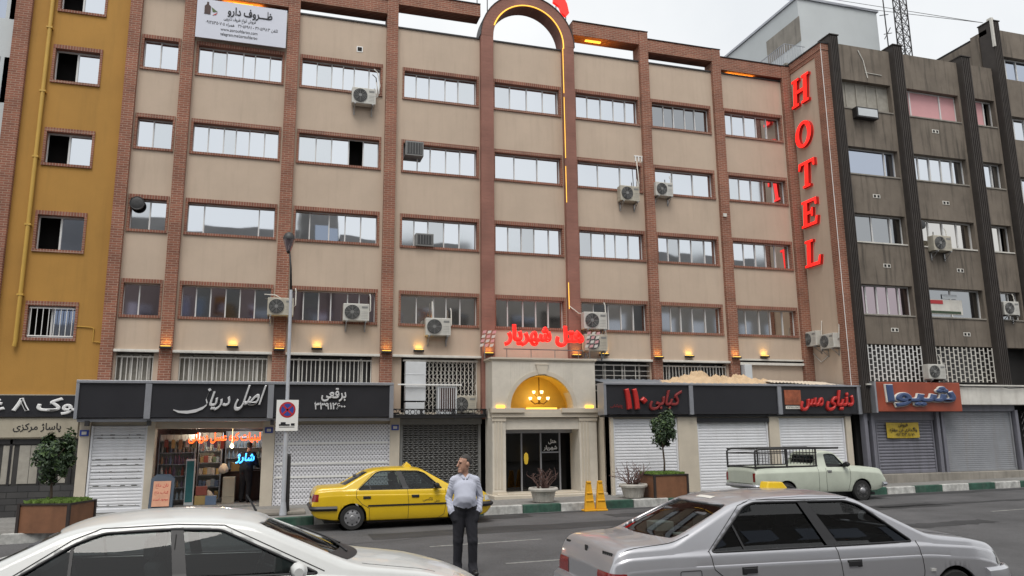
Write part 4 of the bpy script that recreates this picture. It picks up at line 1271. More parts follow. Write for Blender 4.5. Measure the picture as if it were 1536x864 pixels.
# red Persian neon over the entrance and its side plaques
m = MB(); text(m, 'هتل شهریار', (4.83, -1.04, 5.0), XR, ZU, height=.64, bold=.06, ext=.05, width=2.6)
tag(m.build('neon_sign', 'redglow'), 'red glowing Persian hotel name standing on the stone portico', 'neon sign')
m = MB(); m.box(3.5, 6.15, -.93, -.90, 4.72, 4.75); 
for x in (3.6, 4.4, 5.2, 6.0): m.tube([(x, -.92, 4.46), (x, -.92, 4.75)], .012, 5)
m.build('sign_frame', 'steel', bpy.data.objects['neon_sign'])
for x, yy, lab in ((2.98, -.6, 'small pink and white star plaque left of the red neon name'), (6.35, -1.05, 'small pink and white star plaque right of the red neon name')):
    m = MB()
    for k in range(3):
        for q in range(4):
            m.prism([(x - .17 + .16 * k + .03 * q, yy, 4.82 + .14 * q), (x - .06 + .16 * k + .03 * q, yy, 4.84 + .14 * q), (x - .03 + .16 * k + .03 * q, yy, 4.93 + .14 * q), (x - .14 + .16 * k + .03 * q, yy, 4.91 + .14 * q)], (0, .02, 0), (k + q) % 2)
    m.tube([(x, yy + .03, 4.46), (x, yy + .03, 5.3)], .012, 5, mi=2)
    tag(m.build('star_plaque', ['offwhite', 'pinkcurtain', 'steel']), lab, 'plaque')
# roof sign remains above the arch
for x, sgn, lab in ((3.15, -1, 'piece of red rooftop lettering left of the arch'), (6.1, 1, 'piece of red rooftop lettering right of the arch')):
    m = MB()
    if sgn > 0:
        pts = [(5.75, 17.75), (6.1, 17.75), (6.25, 17.45), (6.32, 17.1), (6.2, 16.95), (6.05, 17.05), (5.95, 17.3), (5.72, 17.45)]
    else: pts = [(2.95, 17.45), (3.35, 17.35), (3.45, 17.7), (3.1, 17.8)]
    m.prism([(p[0], -.1, p[1]) for p in pts], (0, .12, 0), 0)
    for dx in (-.25, .12): m.tube([(x + dx * 1.0, 0, 16.6), (x + dx, 0, 17.5)], .018, 5, mi=1)
    tag(m.build('roof_lettering', ['redglow', 'iron']), lab, 'sign lettering')

# ================================================================ WALL LIGHTS
LPOS = [(-6.30, 'brick', 'amber uplight on the second brick pillar from the left'), (-4.52, 'wall', 'amber uplight on the beige band above the grocery sign'), (-3.21, 'brick', 'amber uplight on the pillar behind the street lamp'),
        (-2.12, 'wall', 'amber uplight on the beige band above the silver phone number'), (-.05, 'brick', 'amber uplight on the brick pillar above the awning end'), (.98, 'wall', 'amber uplight on the beige band above the scissor gate'),
        (3.2, 'brick', 'amber uplight on the red stone pillar left of the neon name'), (6.2, 'brick', 'amber uplight on the red stone pillar right of the neon name'), (7.28, 'wall', 'amber uplight on the beige band beside the twin condensers'),
        (9.22, 'brick', 'amber uplight on the brick pillar above the red shop number'), (10.5, 'wall', 'amber uplight on the beige band above the heaped sacking'), (12.27, 'brick', 'amber uplight on the last full brick pillar before the side wall'), (13.55, 'wall', 'amber uplight on the last beige band before the side wall')]
for x, k, lab in LPOS:
    y0 = {'brick': -.18, 'wall': -.001}[k]
    if x in (3.2, 6.2): y0 = -.205
    z = 4.60 if k == 'brick' else 4.68
    if x > 12: z += .05
    L = thing('wall_light', (x, y0, z), lab, 'wall light', 'amber wall lights')
    m = MB(); m.box(x - .16, x + .16, y0 - .14, y0, z, z + .06); m.build('housing', 'iron', L, bevel=.008)
    m = MB(); m.box(x - .13, x + .13, y0 - .12, y0 - .02, z + .06, z + .075); m.build('lamp', 'amber', L)
    ld = bpy.data.lights.new('amber_glow', 'AREA'); ld.shape = 'RECTANGLE'; ld.size = .24; ld.size_y = .08; ld.energy = 0.55; ld.color = (1, .58, .09); ld.spread = R(110)
    lo = bpy.data.objects.new('amber_glow', ld); COL.objects.link(lo); lo.location = (0, -.07, .085); lo.rotation_euler = (R(180 - 12), 0, 0); lo.parent = L
for x, lab in ((3.35, 'small amber uplight on the left end of the portico ledge'), (6.28, 'small amber uplight on the right end of the portico ledge')):
    m = MB(); m.box(x - .13, x + .13, -1.07, -1.005, 2.90, 2.99, 0); 
    tag(m.build('ledge_light', ['amber']), lab, 'wall light')
for x, lab in ((-4.8, 'amber strip light under the top left roof beam'), (7.3, 'amber strip light under the roof beam right of the arch'), (13.4, 'amber strip light under the roof beam near the side wall')):
    zb = {-4.8: 15.715, 7.3: 16.235, 13.4: 15.705}[x]
    m = MB(); m.box(x - .3, x + .3, .05, .15, zb - .03, zb - .001)
    tag(m.build('beam_light', 'amber'), lab, 'strip light')
    ld = bpy.data.lights.new('amber_glow', 'AREA'); ld.shape = 'RECTANGLE'; ld.size = 1.2; ld.size_y = .2; ld.energy = 6; ld.color = (1, .45, .05)
    lo = bpy.data.objects.new('amber_glow', ld); COL.objects.link(lo); lo.location = (x, .1, CAPZ + .06); lo.rotation_euler = (R(180), 0, 0)
# chandelier
CH = thing('chandelier', (4.71, -.72, 3.0), 'brass chandelier with lit glass cups in the golden arch', 'chandelier')
m = MB(); c = (4.71, -.72)
m.tube([(c[0], c[1], 3.88), (c[0], c[1], 3.1)], .016, 6); m.lathe([(.0, 3.02), (.05, 3.06), (.03, 3.12), (.045, 3.2), (.02, 3.28), (0, 3.34)], (c[0], c[1], 0), 12)
cups = []
for k in range(6):
    a = k * math.pi / 3 + .3
    for rr, zz in ((.33, 3.16),):
        ex, ey = c[0] + rr * math.cos(a), c[1] + rr * .7 * math.sin(a)
        m.tube([(c[0], c[1], 3.08), (c[0] + .5 * (ex - c[0]), c[1] + .5 * (ey - c[1]), 3.04), (ex, ey, 3.16)], .018, 5); cups.append((ex, ey, 3.16))
for k in range(3):
    a = k * 2.094 + .8
    ex, ey = c[0] + .17 * math.cos(a), c[1] + .12 * math.sin(a)
    m.tube([(c[0], c[1], 3.2), (ex, ey, 3.36)], .01, 5); cups.append((ex, ey, 3.36))
m.build('frame', 'brass', CH, smooth=True)
for e in cups:
    m = MB(); m.lathe([(.018, 0), (.042, .03), (.055, .085), (.05, .09)], e, 10); m.build('lamp_cup', 'warm', CH, smooth=True)
def plight(loc, e, col, r=.1):
    ld = bpy.data.lights.new('lamp_glow', 'POINT'); ld.energy = e; ld.color = col; ld.shadow_soft_size = r
    lo = bpy.data.objects.new('lamp_glow', ld); COL.objects.link(lo); lo.location = loc; return lo
plight((4.71, -.72, 3.30), 7, (1, .70, .25), .2)
plight((4.47, -.0, 1.6), 1.5, (1, .6, .2))

# ================================================================ AIR CONDITIONERS
AC0 = thing('condenser_unit', (0, 0, 0), 'x', 'air conditioner', 'wall mounted condensers')
def build_ac(root):
    W, D, H = .76, .28, .54
    m = MB()
    m.box(-W / 2, W / 2, -D, 0, 0, H)
    m.build('casing', 'acwhite', root, bevel=.018)
    m = MB(); fx = -.12
    m.lathe([(.225, -D - .004), (.225, -D - .012), (.205, -D - .018), (0, -D - .018)], (fx, 0, H / 2), 24, 'y', cap=False); m.build('fan', 'acdark', root)
    m = MB()
    for r in (.06, .10, .14, .18, .22): m.tube([(fx + r * math.cos(2 * math.pi * k / 20), -D - .028, H / 2 + r * math.sin(2 * math.pi * k / 20)) for k in range(21)], .006, 4)
    for k in range(8): m.tube([(fx, -D - .03, H / 2), (fx + .22 * math.cos(k * math.pi / 4), -D - .026, H / 2 + .22 * math.sin(k * math.pi / 4))], .006, 4)
    m.lathe([(.05, -D - .02), (.05, -D - .035), (0, -D - .036)], (fx, 0, H / 2), 12, 'y', cap=False)
    m.build('fan_grille', 'acgrey', root)
    m = MB(); m.box(.16, W / 2 - .05, -D - .006, -D - .001, .40, .46); 
    for k in range(5): m.box(.15, W / 2 - .04, -D - .004, -D - .001, .08 + .05 * k, .085 + .05 * k)
    m.build('panel_lines', 'acgrey', root)
    for x in (-.28, .28):
        m = MB(); m.box(x - .02, x + .02, -D - .05, .02, -.05, -.005); m.box(x - .02, x + .02, -.02, .02, -.30, -.05); m.tube([(x, -D, -.05), (x, 0, -.28)], .014, 5); m.build('bracket', 'steel', root)
    m = MB(); m.tube([(W / 2 - .03, -.1, .3), (W / 2 + .05, -.08, .35), (W / 2 + .05, -.03, .8), (W / 2 + .03, 0, .9)], .018, 6); m.build('pipe', 'offwhite', root)
build_ac(AC0)
ACS = [(-.95, 12.62, -.05, 0, 'white condenser below a top floor window left of the centre'), (-3.22, 5.63, -.2, 0, 'white condenser on the brick pillar behind the street lamp'), (-1.0, 5.56, -.02, 0, 'white condenser standing in the lower window right of the street lamp'),
       (1.56, 5.18, -.02, 0, 'white condenser on the band under the lower window above the scissor gate'), (8.36, 10.12, -.02, 0, 'white condenser left of the sixth brick pillar on the fourth floor'), (9.72, 10.42, -.02, 0, 'white condenser right of the sixth brick pillar on the fourth floor'),
       (6.78, 5.50, -.3, 0, 'upper one of the twin condensers right of the red neon name'), (6.78, 4.78, -.3, 0, 'lower one of the twin condensers right of the red neon name'),
       (PX - .0, 5.15, -.35, -90, 'condenser deeper in on the sign wall near its foot'), (PX - .0, 4.98, -1.25, -90, 'condenser nearer the street on the sign wall near its foot'),
       (20.0, 8.58, -1.92, 0, 'condenser below a middle window of the brown building'), (22.95, 6.30, -1.92, 0, 'condenser beside the ribbed corner column on the brown building'), (18.88, 3.86, -2.14, 0, 'condenser between the two white window grilles of the brown building'),
       (2.42, 2.78, .0, 0, 'old condenser standing on the dark balcony beside the portico')]
for i, (x, z, y, rz, lab) in enumerate(ACS):
    if i == 0: AC0.location = (x, y, z); AC0['label'] = lab; continue
    c_ = dup(AC0, (x, y, z), R(rz + random.uniform(-2.5, 2.5)), lab)
    k_ = random.uniform(.93, 1.08); c_.scale = (k_ * random.uniform(.95, 1.05), k_, k_)
    if i % 3 == 1:
        for ch in c_.children:
            if ch.name.startswith('casing'): ch.material_slots[0].link = 'OBJECT'; ch.material_slots[0].material = MT['acold']
# window-box coolers
for k, (x, z, w, h, lab) in enumerate(((.75, 11.10, .6, .5, 'grey window air conditioner high in the corner of a fourth bay window'), (1.12, 8.08, .58, .42, 'dark grilled window air conditioner low in a fourth bay window'))):
    A = thing('window_cooler', (x, 0, z), lab, 'air conditioner')
    m = MB(); m.box(x - w / 2, x + w / 2, -.12, .2, z, z + h); m.build('casing', 'acgrey', A, bevel=.012)
    m = MB()
    m.box(x - w / 2 + .04, x + w / 2 - .04, -.126, -.121, z + .05, z + h - .05)
    m.build('grille', 'acdark', A)
    m = MB()
    for q in range(6): m.box(x - w / 2 + .05 + q * .09, x - w / 2 + .065 + q * .09, -.132, -.127, z + .06, z + h - .06)
    m.build('louvre', 'acgrey', A)
m = MB(); m.lathe([(.20, .05), (.20, -.02), (.16, -.04), (0, -.03)], (-7.38, .0, 8.87), 18, 'y'); m.tube([(-7.38 + .19 * math.cos(k * .3307), -.03, 8.87 + .19 * math.sin(k * .3307)) for k in range(20)], .014, 5)
tag(m.build('exhaust_fan', 'acdark', smooth=True, angle=40), 'round black exhaust fan in the corner of a left end window', 'fan')
m = MB(); m.lathe([(.17, .05), (.17, -.02), (.13, -.04), (0, -.03)], (19.46, -1.88, 9.62), 16, 'y')
tag(m.build('exhaust_fan', 'acdark', smooth=True, angle=40), 'round black exhaust fan in a middle window of the brown building', 'fan')
# floodlight box on the brown building
m = MB(); m.box(16.78, 17.75, -2.15, -1.91, 13.48, 13.88, 0); m.box(16.83, 17.70, -2.16, -2.151, 13.53, 13.83, 1)
tag(m.build('light_box', ['iron', 'fridge'], bevel=.01), 'flat grey light box hung below a top window of the brown building', 'light box')
# balcony things in front of the scissor gate
m = MB()
m.box(.55, 1.18, -.25, .0, 3.15, 4.35); m.box(.55, 1.14, -.28, .0, 2.72, 3.1)
for z in (3.55, 3.95): m.box(.54, 1.19, -.26, .01, z, z + .02)
tag(m.build('white_duct', 'ductm', bevel=.04), 'bulky white air duct standing at the left of the scissor gate', 'duct')
m = MB(); m.box(1.55, 2.15, -.3, 0, 2.75, 3.6, 0); m.box(1.6, 2.1, -.306, -.301, 2.82, 3.55, 1)
for q in range(7): m.box(1.62 + .07 * q, 1.64 + .07 * q, -.315, -.307, 2.82, 3.55, 0)
m.box(.3, 2.3, -.35, -.31, 3.62, 3.66, 2)
tag(m.build('evaporative_cooler', ['ductm', 'counter', 'white'], bevel=.008), 'tall louvred evaporative cooler beside the white duct on the balcony', 'air cooler')
m = MB()
for k in range(16):
    x = .2 + .18 * k
    m.tube([(x + .07 * math.cos(a * .5236), -.5, 2.80 + .07 * math.sin(a * .5236)) for a in range(13)], .011, 4)
m.box(.1, 3.05, -.52, -.48, 2.87, 2.90); m.box(.1, 3.05, -.52, -.48, 2.70, 2.73)
for k in (.1, 1.0, 2.0, 3.0): m.box(k, k + .04, -.52, -.02, 2.71, 2.89)
m.box(.1, 3.05, -.5, 0.0, 2.63, 2.70)
tag(m.build('balcony_rail', 'iron'), 'ornate black iron balcony rail above the chain grille', 'railing')
# heaped sacking on the tin roof
m = MB()
def sack(u, v):
    x = 8.75 + 4.4 * u; y = -1.55 + .9 * v
    e = math.sin(math.pi * min(1, max(0, v))) * math.sin(math.pi * u) ** .4
    h = .10 + .21 * math.exp(-((u - .30) / .13) ** 2) + .10 * math.exp(-((u - .68) / .16) ** 2)
    w = .05 * math.sin(u * 34 + v * 5) + .05 * abs(math.sin(u * 83 + v * 27)) * math.sin(v * 31 + u * 43) + .03 * math.sin(u * 151 - v * 57) + .035 * math.sin(u * 71 - v * 13) + .03 * math.sin(v * 23 + u * 11)
    return (x + .05 * math.sin(v * 17 + u * 30), y, 3.66 + .12 * v + e * (h + w) * 1.15)
m.grid(sack, 110, 26)
tag(m.build('sacking_heap', 'sacks', smooth=True, recalc=False), 'crumpled tan sacking heaped on the tin roof above the blank fascia panel', 'sacking')
m = MB()
m.grid(lambda u, v: (12.6 + 2.7 * u, -1.7 + .9 * v, 3.74 + .13 * v - .06 * u + (.018 * math.sin(u * 120) if v > .2 else .018 * math.sin(u * 120) - .02) + .02 * math.sin(v * 9 + u * 7)), 120, 5)
tag(m.build('loose_sheet', 'sacks2', recalc=False), 'loose pale corrugated sheet lying on the roof of the right shop', 'roof sheet')
m = MB(); m.box(12.5, 12.8, -.35, -.1, 3.72, 4.45); tag(m.build('roof_duct', 'fridge', bevel=.01), 'upright pale grey duct standing on the tin roof beside the brick pillar', 'duct')

# cables on the facade
for pts, lab in (([(-.52, -.3, 12.9), (-.42, -.1, 13.4), (-.5, -.02, 13.9), (-.62, -.02, 14.0)], 'pale pipe looping from the top left condenser to the window'),
                 ([(1.40, -.02, 6.3), (1.40, -.06, 5.7)], 'white pipe rising from the condenser above the scissor gate'),
                 ([(8.72, -.1, 10.4), (8.85, -.05, 10.9), (8.8, -.03, 11.7)], 'white pipe rising beside the condenser on the fourth floor'),
                 ([(6.0, -.22, 6.3), (6.3, -.3, 6.05), (6.9, -.3, 6.05)], 'pale cable curving across to the twin condensers'),
                 ([(PX - .04, -.2, 4.9), (PX - .04, -.6, 4.55), (PX - .04, -1.0, 4.75)], 'tangled pale cables under the condensers on the sign wall'),
                 ([(-3.7, -.2, 6.28), (-3.4, -.22, 6.27), (-3.1, -.25, 6.1)], 'white pipe curving to the condenser behind the street lamp')):
    m = MB(); m.tube(pts, .017, 6)
    tag(m.build('cooling_pipe', 'offwhite', smooth=True), lab, 'pipe')
# ================================================================ CARS
def prof(pts, x, sm=.0):
    X = [p[0] for p in pts]; Z = [p[1] for p in pts]
    if not sm: return np.interp(x, X, Z)
    k = np.linspace(-2, 2, 17); w = np.exp(-k * k / 2 * 1.6); w /= w.sum()
    return sum(wi * np.interp(np.clip(x + ki * sm, X[0], X[-1]), X, Z) for ki, wi in zip(k, w))
class Hull:
    def __init__(s, P):
        s.P = P; L = P['L']
        st = np.unique(np.round(np.concatenate([np.linspace(0, .12, 9) , np.linspace(.12, L - .14, int((L - .26) / .035)), np.linspace(L - .14, L, 10)]), 4))
        s.st = st
        zt = prof(P['ztop'], st, P.get('smz', .05)); zb = prof(P['zbot'], st, .05); hw = prof(P['hw'], st, .05); sh = prof(P['belt'], st, .08)
        rows = []
        for x, a, b, w, h in zip(st, zt, zb, hw, sh):
            h = min(h, a - .025)
            b = min(b, h - .05)
            H = h - b
            cr = P.get('crease', .10)
            pts = [(0, b), (w * .80, b), (w * .93, b + .03), (w * .965, b + .10 * min(1, H / .5)), (w * .985, b + .32 * H), (w, b + .55 * H), (w * .998, h - cr - .03 if H > .3 else b + .7 * H), (w * .992, h - cr if H > .3 else b + .78 * H), (w * .980, h - cr + .012 if H > .3 else b + .82 * H), (w * .968, h - .03 if H > .3 else b + .92 * H), (w * .945, h)]
            wb = w * .935
            up = a - h
            r = min(P.get('rr', .06), up * .55)
            tum = P['tum']
            ze = a - r
            for k in range(1, 9):
                z = h + (ze - h) * k / 8
                pts.append((wb - tum * (z - h) - .05 * max(0, (z - h)) ** 2, z))
            we = pts[-1][0]
            for k in range(1, 5):
                t = k / 4 * math.pi / 2
                pts.append((we - r * 1.3 * (1 - math.cos(t)) - tum * r * math.sin(t) * .5, ze + r * math.sin(t)))
            wt = pts[-1][0]
            cw = P.get('crown', .035)
            for k in range(1, 6):
                f = 1 - k / 5
                pts.append((wt * f, a + cw * (1 - f * f)))
            rows.append(pts)
        s.n = len(rows[0]); s.rows = rows
        vs = []; 
        full = []
        for x, pts in zip(st, rows):
            ring = [(x, -p[0], p[1]) for p in pts] + [(x, p[0], p[1]) for p in pts[-2:0:-1]]
            full.append(ring)
        s.m = len(full[0])
        s.v = np.array(full).reshape(-1, 3)
        f = []
        for i in range(len(st) - 1):
            for k in range(s.m): f.append((i * s.m + k, i * s.m + (k + 1) % s.m, (i + 1) * s.m + (k + 1) % s.m, (i + 1) * s.m + k))
        f.append(tuple(range(s.m))[::-1]); f.append(tuple((len(st) - 1) * s.m + k for k in range(s.m)))
        s.f = f
        bm = bmesh.new()
        V = [bm.verts.new(p) for p in s.v]
        for q in f: bm.faces.new([V[i] for i in q])
        bmesh.ops.recalc_face_normals(bm, faces=bm.faces)
        bm.normal_update()
        s.nrm = np.array([v.normal for v in bm.verts]); s.faces = [[v.index for v in q.verts] for q in bm.faces] if False else f
        bm.verts.index_update()
        s.faces = [[v.index for v in q.verts] for q in bm.faces]
        bm.free()
        if ((s.v[:, 1] * s.nrm[:, 1]).sum()) < 0: s.nrm = -s.nrm; s.faces = [q[::-1] for q in s.faces]
        s.bvh = BVHTree.FromPolygons([Vector(p) for p in s.v], s.faces)
    def hit(s, o, d, off=0.0):
        h = s.bvh.ray_cast(Vector(o), Vector(d))
        if h[0] is None: return None
        nrm = h[1] if h[1].dot(Vector(d)) < 0 else -h[1]
        return h[0] + nrm * off
    def near(s, p, off):
        h = s.bvh.find_nearest(p)
        return h[0] + h[1] * off
    def side(s, x, z, sgn, off=0.0):
        p = s.hit((x, sgn * 3, z), (0, -sgn, 0), off)
        return p if p is not None else Vector((x, sgn * .6, z))
    def patch(s, mb, quad, d, off, thick=0.0, nu=8, nv=4, mi=0):
        """quad: four 3-D points roughly in front of the hull; projected along d"""
        a, b, c, e = [Vector(q) for q in quad]
        g = []
        for j in range(nv + 1):
            for i in range(nu + 1):
                u, v = i / nu, j / nv
                p = (a * (1 - u) + b * u) * (1 - v) + (e * (1 - u) + c * u) * v
                h = s.hit(p - Vector(d) * 3, d, off)
                g.append(h if h is not None else s.near(p, off))
        fs = [(j * (nu + 1) + i, j * (nu + 1) + i + 1, (j + 1) * (nu + 1) + i + 1, (j + 1) * (nu + 1) + i) for j in range(nv) for i in range(nu)]
        mb.add(g, fs, mi)

def resample(poly, step=.05):
    out = []
    for i in range(len(poly)):
        a, b = np.array(poly[i]), np.array(poly[(i + 1) % len(poly)])
        n = max(1, int(np.linalg.norm(b - a) / step))
        for k in range(n): out.append(tuple(a + (b - a) * k / n))
    return out
def rounded(poly, r=.05, n=4):
    out = []
    N = len(poly)
    for i in range(N):
        p0, p1, p2 = np.array(poly[i - 1]), np.array(poly[i]), np.array(poly[(i + 1) % N])
        d0 = p0 - p1; d2 = p2 - p1
        rr = min(r, np.linalg.norm(d0) * .45, np.linalg.norm(d2) * .45)
        a = p1 + d0 / np.linalg.norm(d0) * rr; b = p1 + d2 / np.linalg.norm(d2) * rr
        for k in range(n + 1):
            t = k / n
            out.append(tuple((1 - t) ** 2 * a + 2 * t * (1 - t) * p1 + t * t * b))
    return out
def inside(poly, x, y):
    c = False; n = len(poly)
    for i in range(n):
        x1, y1 = poly[i]; x2, y2 = poly[(i + 1) % n]
        if (y1 > y) != (y2 > y) and x < (x2 - x1) * (y - y1) / (y2 - y1) + x1: c = not c
    return c
def grow(poly, d):
    c = np.mean(np.array(poly), axis=0)
    return [tuple(np.array(p) + (np.array(p) - c) / max(1e-6, np.linalg.norm(np.array(p) - c)) * d) for p in poly]
def knife(bm, poly, axis, test):
    """cut an outline (drawn across the given axis) through the skin and take out what lies inside it"""
    ia, ib = (0, 2) if axis == 1 else (1, 2)
    n = len(poly)
    for i in range(n):
        p, q = poly[i], poly[(i + 1) % n]
        dx, dz = q[0] - p[0], q[1] - p[1]
        if abs(dx) + abs(dz) < 1e-6: continue
        lo = (min(p[0], q[0]) - .002, min(p[1], q[1]) - .002); hi = (max(p[0], q[0]) + .002, max(p[1], q[1]) + .002)
        fs = []
        for f in bm.faces:
            if not test(f.calc_center_median()): continue
            A = [v.co[ia] for v in f.verts]; B = [v.co[ib] for v in f.verts]
            if max(A) < lo[0] or min(A) > hi[0] or max(B) < lo[1] or min(B) > hi[1]: continue
            fs.append(f)
        if not fs: continue
        geom = list({v for f in fs for v in f.verts}) + list({e for f in fs for e in f.edges}) + fs
        co = Vector((0, 0, 0)); no = Vector((0, 0, 0))
        co[ia], co[ib] = p; no[ia], no[ib] = dz, -dx
        bmesh.ops.bisect_plane(bm, geom=geom, dist=1e-5, plane_co=co, plane_no=no.normalized())
    dele = []
    for f in bm.faces:
        c = f.calc_center_median()
        if test(c) and inside(poly, c[ia], c[ib]): dele.append(f)
    bmesh.ops.delete(bm, geom=dele, context='FACES')

def wheel(root, x, y, r, w, sgn, cap='rim'):
    """sgn -1: outer face looks towards -y"""
    m = MB()
    m.lathe([(r * .66, -w / 2), (r * .93, -w / 2), (r, -w * .32), (r, w * .32), (r * .93, w / 2), (r * .66, w / 2)], (x, y, r), 28, 'y', cap=False)
    wh = m.build('wheel', 'rubber', root, smooth=True, angle=35)
    m = MB(); yo = y + sgn * w * .42
    q = [(r * .68, 0), (r * .66, .012), (r * .60, .004), (r * .45, .022), (r * .2, .03), (r * .16, .04), (0, .042)]
    m.lathe([(a, sgn * b) for a, b in q], (x, yo, r), 24, 'y', cap=False)
    m.lathe([(r * .68, -sgn * .08), (r * .68, sgn * .012)], (x, yo, r), 24, 'y')
    rim = m.build('rim', cap, wh, smooth=True, angle=30)
    if cap != 'rim':
        m = MB(); m.lathe([(r * .30, sgn * .028), (r * .26, sgn * .05), (0, sgn * .058)], (x, yo, r), 16, 'y', cap=False); m.build('hubcap', 'rim', wh, smooth=True)
    m = MB()
    for k in range(8):
        a = k * math.pi / 4
        c = (x + r * .52 * math.cos(a), yo + sgn * .018, r + r * .52 * math.sin(a))
        m.lathe([(r * .075, 0), (r * .075, sgn * .006)], c, 8, 'y')
    m.build('rim_holes', 'trim', wh)

def make_car(name, loc, label, P, paint, glass='cglass', wsglass='cglassg'):
    C = thing(name, loc, label, 'car')
    BASE[C.name] = (0, 0, 0)           # parts are modelled in the car's own space: x forward from the tail, z up from the road
    Hl = Hull(P); L = P['L']
    me = bpy.data.meshes.new('body')
    me.from_pydata(Hl.v.tolist(), [], Hl.faces)
    bm = bmesh.new(); bm.from_mesh(me)
    sidepolys = [rounded(p, .045) for p in P['side']]
    for sg in (1, -1):
        for p in sidepolys: knife(bm, p, 1, lambda c: c.y * sg > .3)
        for ax in P['axles']:
            ra = P['ra']
            pts = [(ax + ra * math.cos(t * math.pi / 14), ra * math.sin(t * math.pi / 14) + P['rw']) for t in range(15)] + [(ax - ra, -.2), (ax + ra, -.2)]
            knife(bm, pts, 1, lambda c: c.y * sg > .35)
    for k in ('front', 'rear'):
        if P.get(k):
            x0, x1, pf = P[k]; x0, x1 = min(x0, x1), max(x0, x1)
            knife(bm, rounded(pf, .065), 0, lambda c: x0 < c.x < x1)
    bmesh.ops.remove_doubles(bm, verts=bm.verts, dist=4e-4); bmesh.ops.dissolve_degenerate(bm, edges=bm.edges, dist=3e-4)
    bm.to_mesh(me); bm.free()
    for k in (paint, 'carin'): me.materials.append(MT[k])
    body = bpy.data.objects.new('body', me); COL.objects.link(body); body.parent = C
    md = body.modifiers.new('thickness', 'SOLIDIFY'); md.thickness = .03; md.offset = -1; md.material_offset = 1; md.material_offset_rim = 0
    md = body.modifiers.new('even_shading', 'WEIGHTED_NORMAL'); md.keep_sharp = True; md.weight = 80
    for p in body.data.polygons: p.use_smooth = True
    body.data.set_sharp_from_angle(angle=R(32))
    # glazing: a copy of the skin set just inside the openings
    gv = Hl.v - Hl.nrm * .016
    cen = np.array([gv[f].mean(axis=0) if len(f) < 5 else (0, 0, 0) for f in Hl.faces])
    def glaze(nm, test, mat):
        sel = [f for f, c in zip(Hl.faces, cen) if len(f) < 5 and test(c)]
        used = sorted({i for f in sel for i in f}); ix = {a: b for b, a in enumerate(used)}
        m = MB(); m.add([gv[i] for i in used], [[ix[i] for i in f] for f in sel])
        return m.build(nm, mat, C, smooth=True, recalc=False) if sel else None
    for sg in (-1, 1):
        for p in sidepolys:
            g = grow(p, .05)
            glaze('side_window', lambda c: c[1] * sg > .3 and inside(g, c[0], c[2]), glass)
    if P.get('front'):
        x0, x1, pf = P['front']; gf = grow(pf, .05)
        glaze('windscreen', lambda c: x0 < c[0] < x1 and inside(gf, c[1], c[2]), wsglass)
    if P.get('rear'):
        x0, x1, pf = P['rear']; gr = grow(pf, .05)
        glaze('rear_window', lambda c: min(x0, x1) < c[0] < max(x0, x1) and inside(gr, c[1], c[2]), P.get('rglass', glass))
    # rubber seals
    for sg in (-1, 1):
        for p in sidepolys:
            m = MB(); q = resample(p, .06); pts = [Hl.side(x, z, sg, -.004) for x, z in q]; m.tube(pts + [pts[0]], .013, 5, cap=False); m.build('window_seal', 'trim', C, smooth=True)
        # pillars in black between the side lights
        for (xa, za, xb, zb, wa, wb) in P.get('bars', []):
            m = MB(); g = []
            n = 8
            for k in range(n + 1):
                t = k / n
                for e in (-1, 1):
                    g.append(Hl.side(xa + (xb - xa) * t + e * (wa + (wb - wa) * t), za + (zb - za) * t, sg, .002 if wa > .03 else -.008))
            m.add(g, [(2 * k, 2 * k + 1, 2 * k + 3, 2 * k + 2) for k in range(n)]); m.build('window_pillar', 'trim', C, recalc=False)
        # door gaps
        for line in P.get('seams', []):
            m = MB(); pts = [Hl.side(x, z, sg, .0) for x, z in resample(line + line[-2:0:-1], .05)][:]
            pts = [Hl.side(*p, sg, .0015) for p in np.array([(np.array(line[i]) + (np.array(line[i + 1]) - np.array(line[i])) * k / 12) for i in range(len(line) - 1) for k in range(13)])]
            m.tube(pts, .0045, 4); m.build('door_gap', 'seam', C)
        for (xa, xb, z0, z1, mt) in P.get('mould', []):
            m = MB(); Hl.patch(m, [(xa, 0, z0), (xb, 0, z0), (xb, 0, z1), (xa, 0, z1)], (0, -sg, 0), .010, nu=40, nv=1)
            m.build('side_moulding', mt, C, recalc=False)
        for (x, z, w, mt) in P.get('handles', []):
            p = Hl.side(x, z, sg, .004)
            m = MB(); m.box(p.x - w / 2, p.x + w / 2, p.y - .012, p.y + .012, p.z - .026, p.z + .026); h = m.build('door_handle', mt, C, bevel=.006)
            m = MB(); m.box(p.x - w / 2 - .012, p.x + w / 2 + .012, p.y + (.004 if sg < 0 else -.008), p.y + (.008 if sg < 0 else -.004), p.z - .036, p.z + .036); m.build('handle_recess', 'seam', h)
        if P.get('mirror'):
            mx, mz, mt = P['mirror']
            p = Hl.side(mx, mz, sg, 0)
            m = MB(); m.grid(lambda u, v: (mx - .02 + .10 * math.sin(math.pi * u) ** .7 * math.sin(math.pi * .5) * (v - .2), p.y + sg * (.05 + .19 * u), mz + .06 + .075 * math.cos(2 * math.pi * v) * (math.sin(math.pi * (u * .86 + .07)) ** .6)), 10, 16)
            vs_ = []
            mm = MB()
            for u in range(9):
                uu = u / 8
                rr = max(.02, math.sin(math.pi * (uu * .84 + .08)) ** .5)
                vs_.append([(mx + .075 * rr * math.cos(a * math.pi / 6), p.y + sg * (.03 + .20 * uu), mz + .055 + .075 * rr * math.sin(a * math.pi / 6)) for a in range(12)])
            mm.add([q for r_ in vs_ for q in r_], [(i * 12 + k, i * 12 + (k + 1) % 12, (i + 1) * 12 + (k + 1) % 12, (i + 1) * 12 + k) for i in range(8) for k in range(12)] + [tuple(range(12)), tuple(96 + k for k in range(12))])
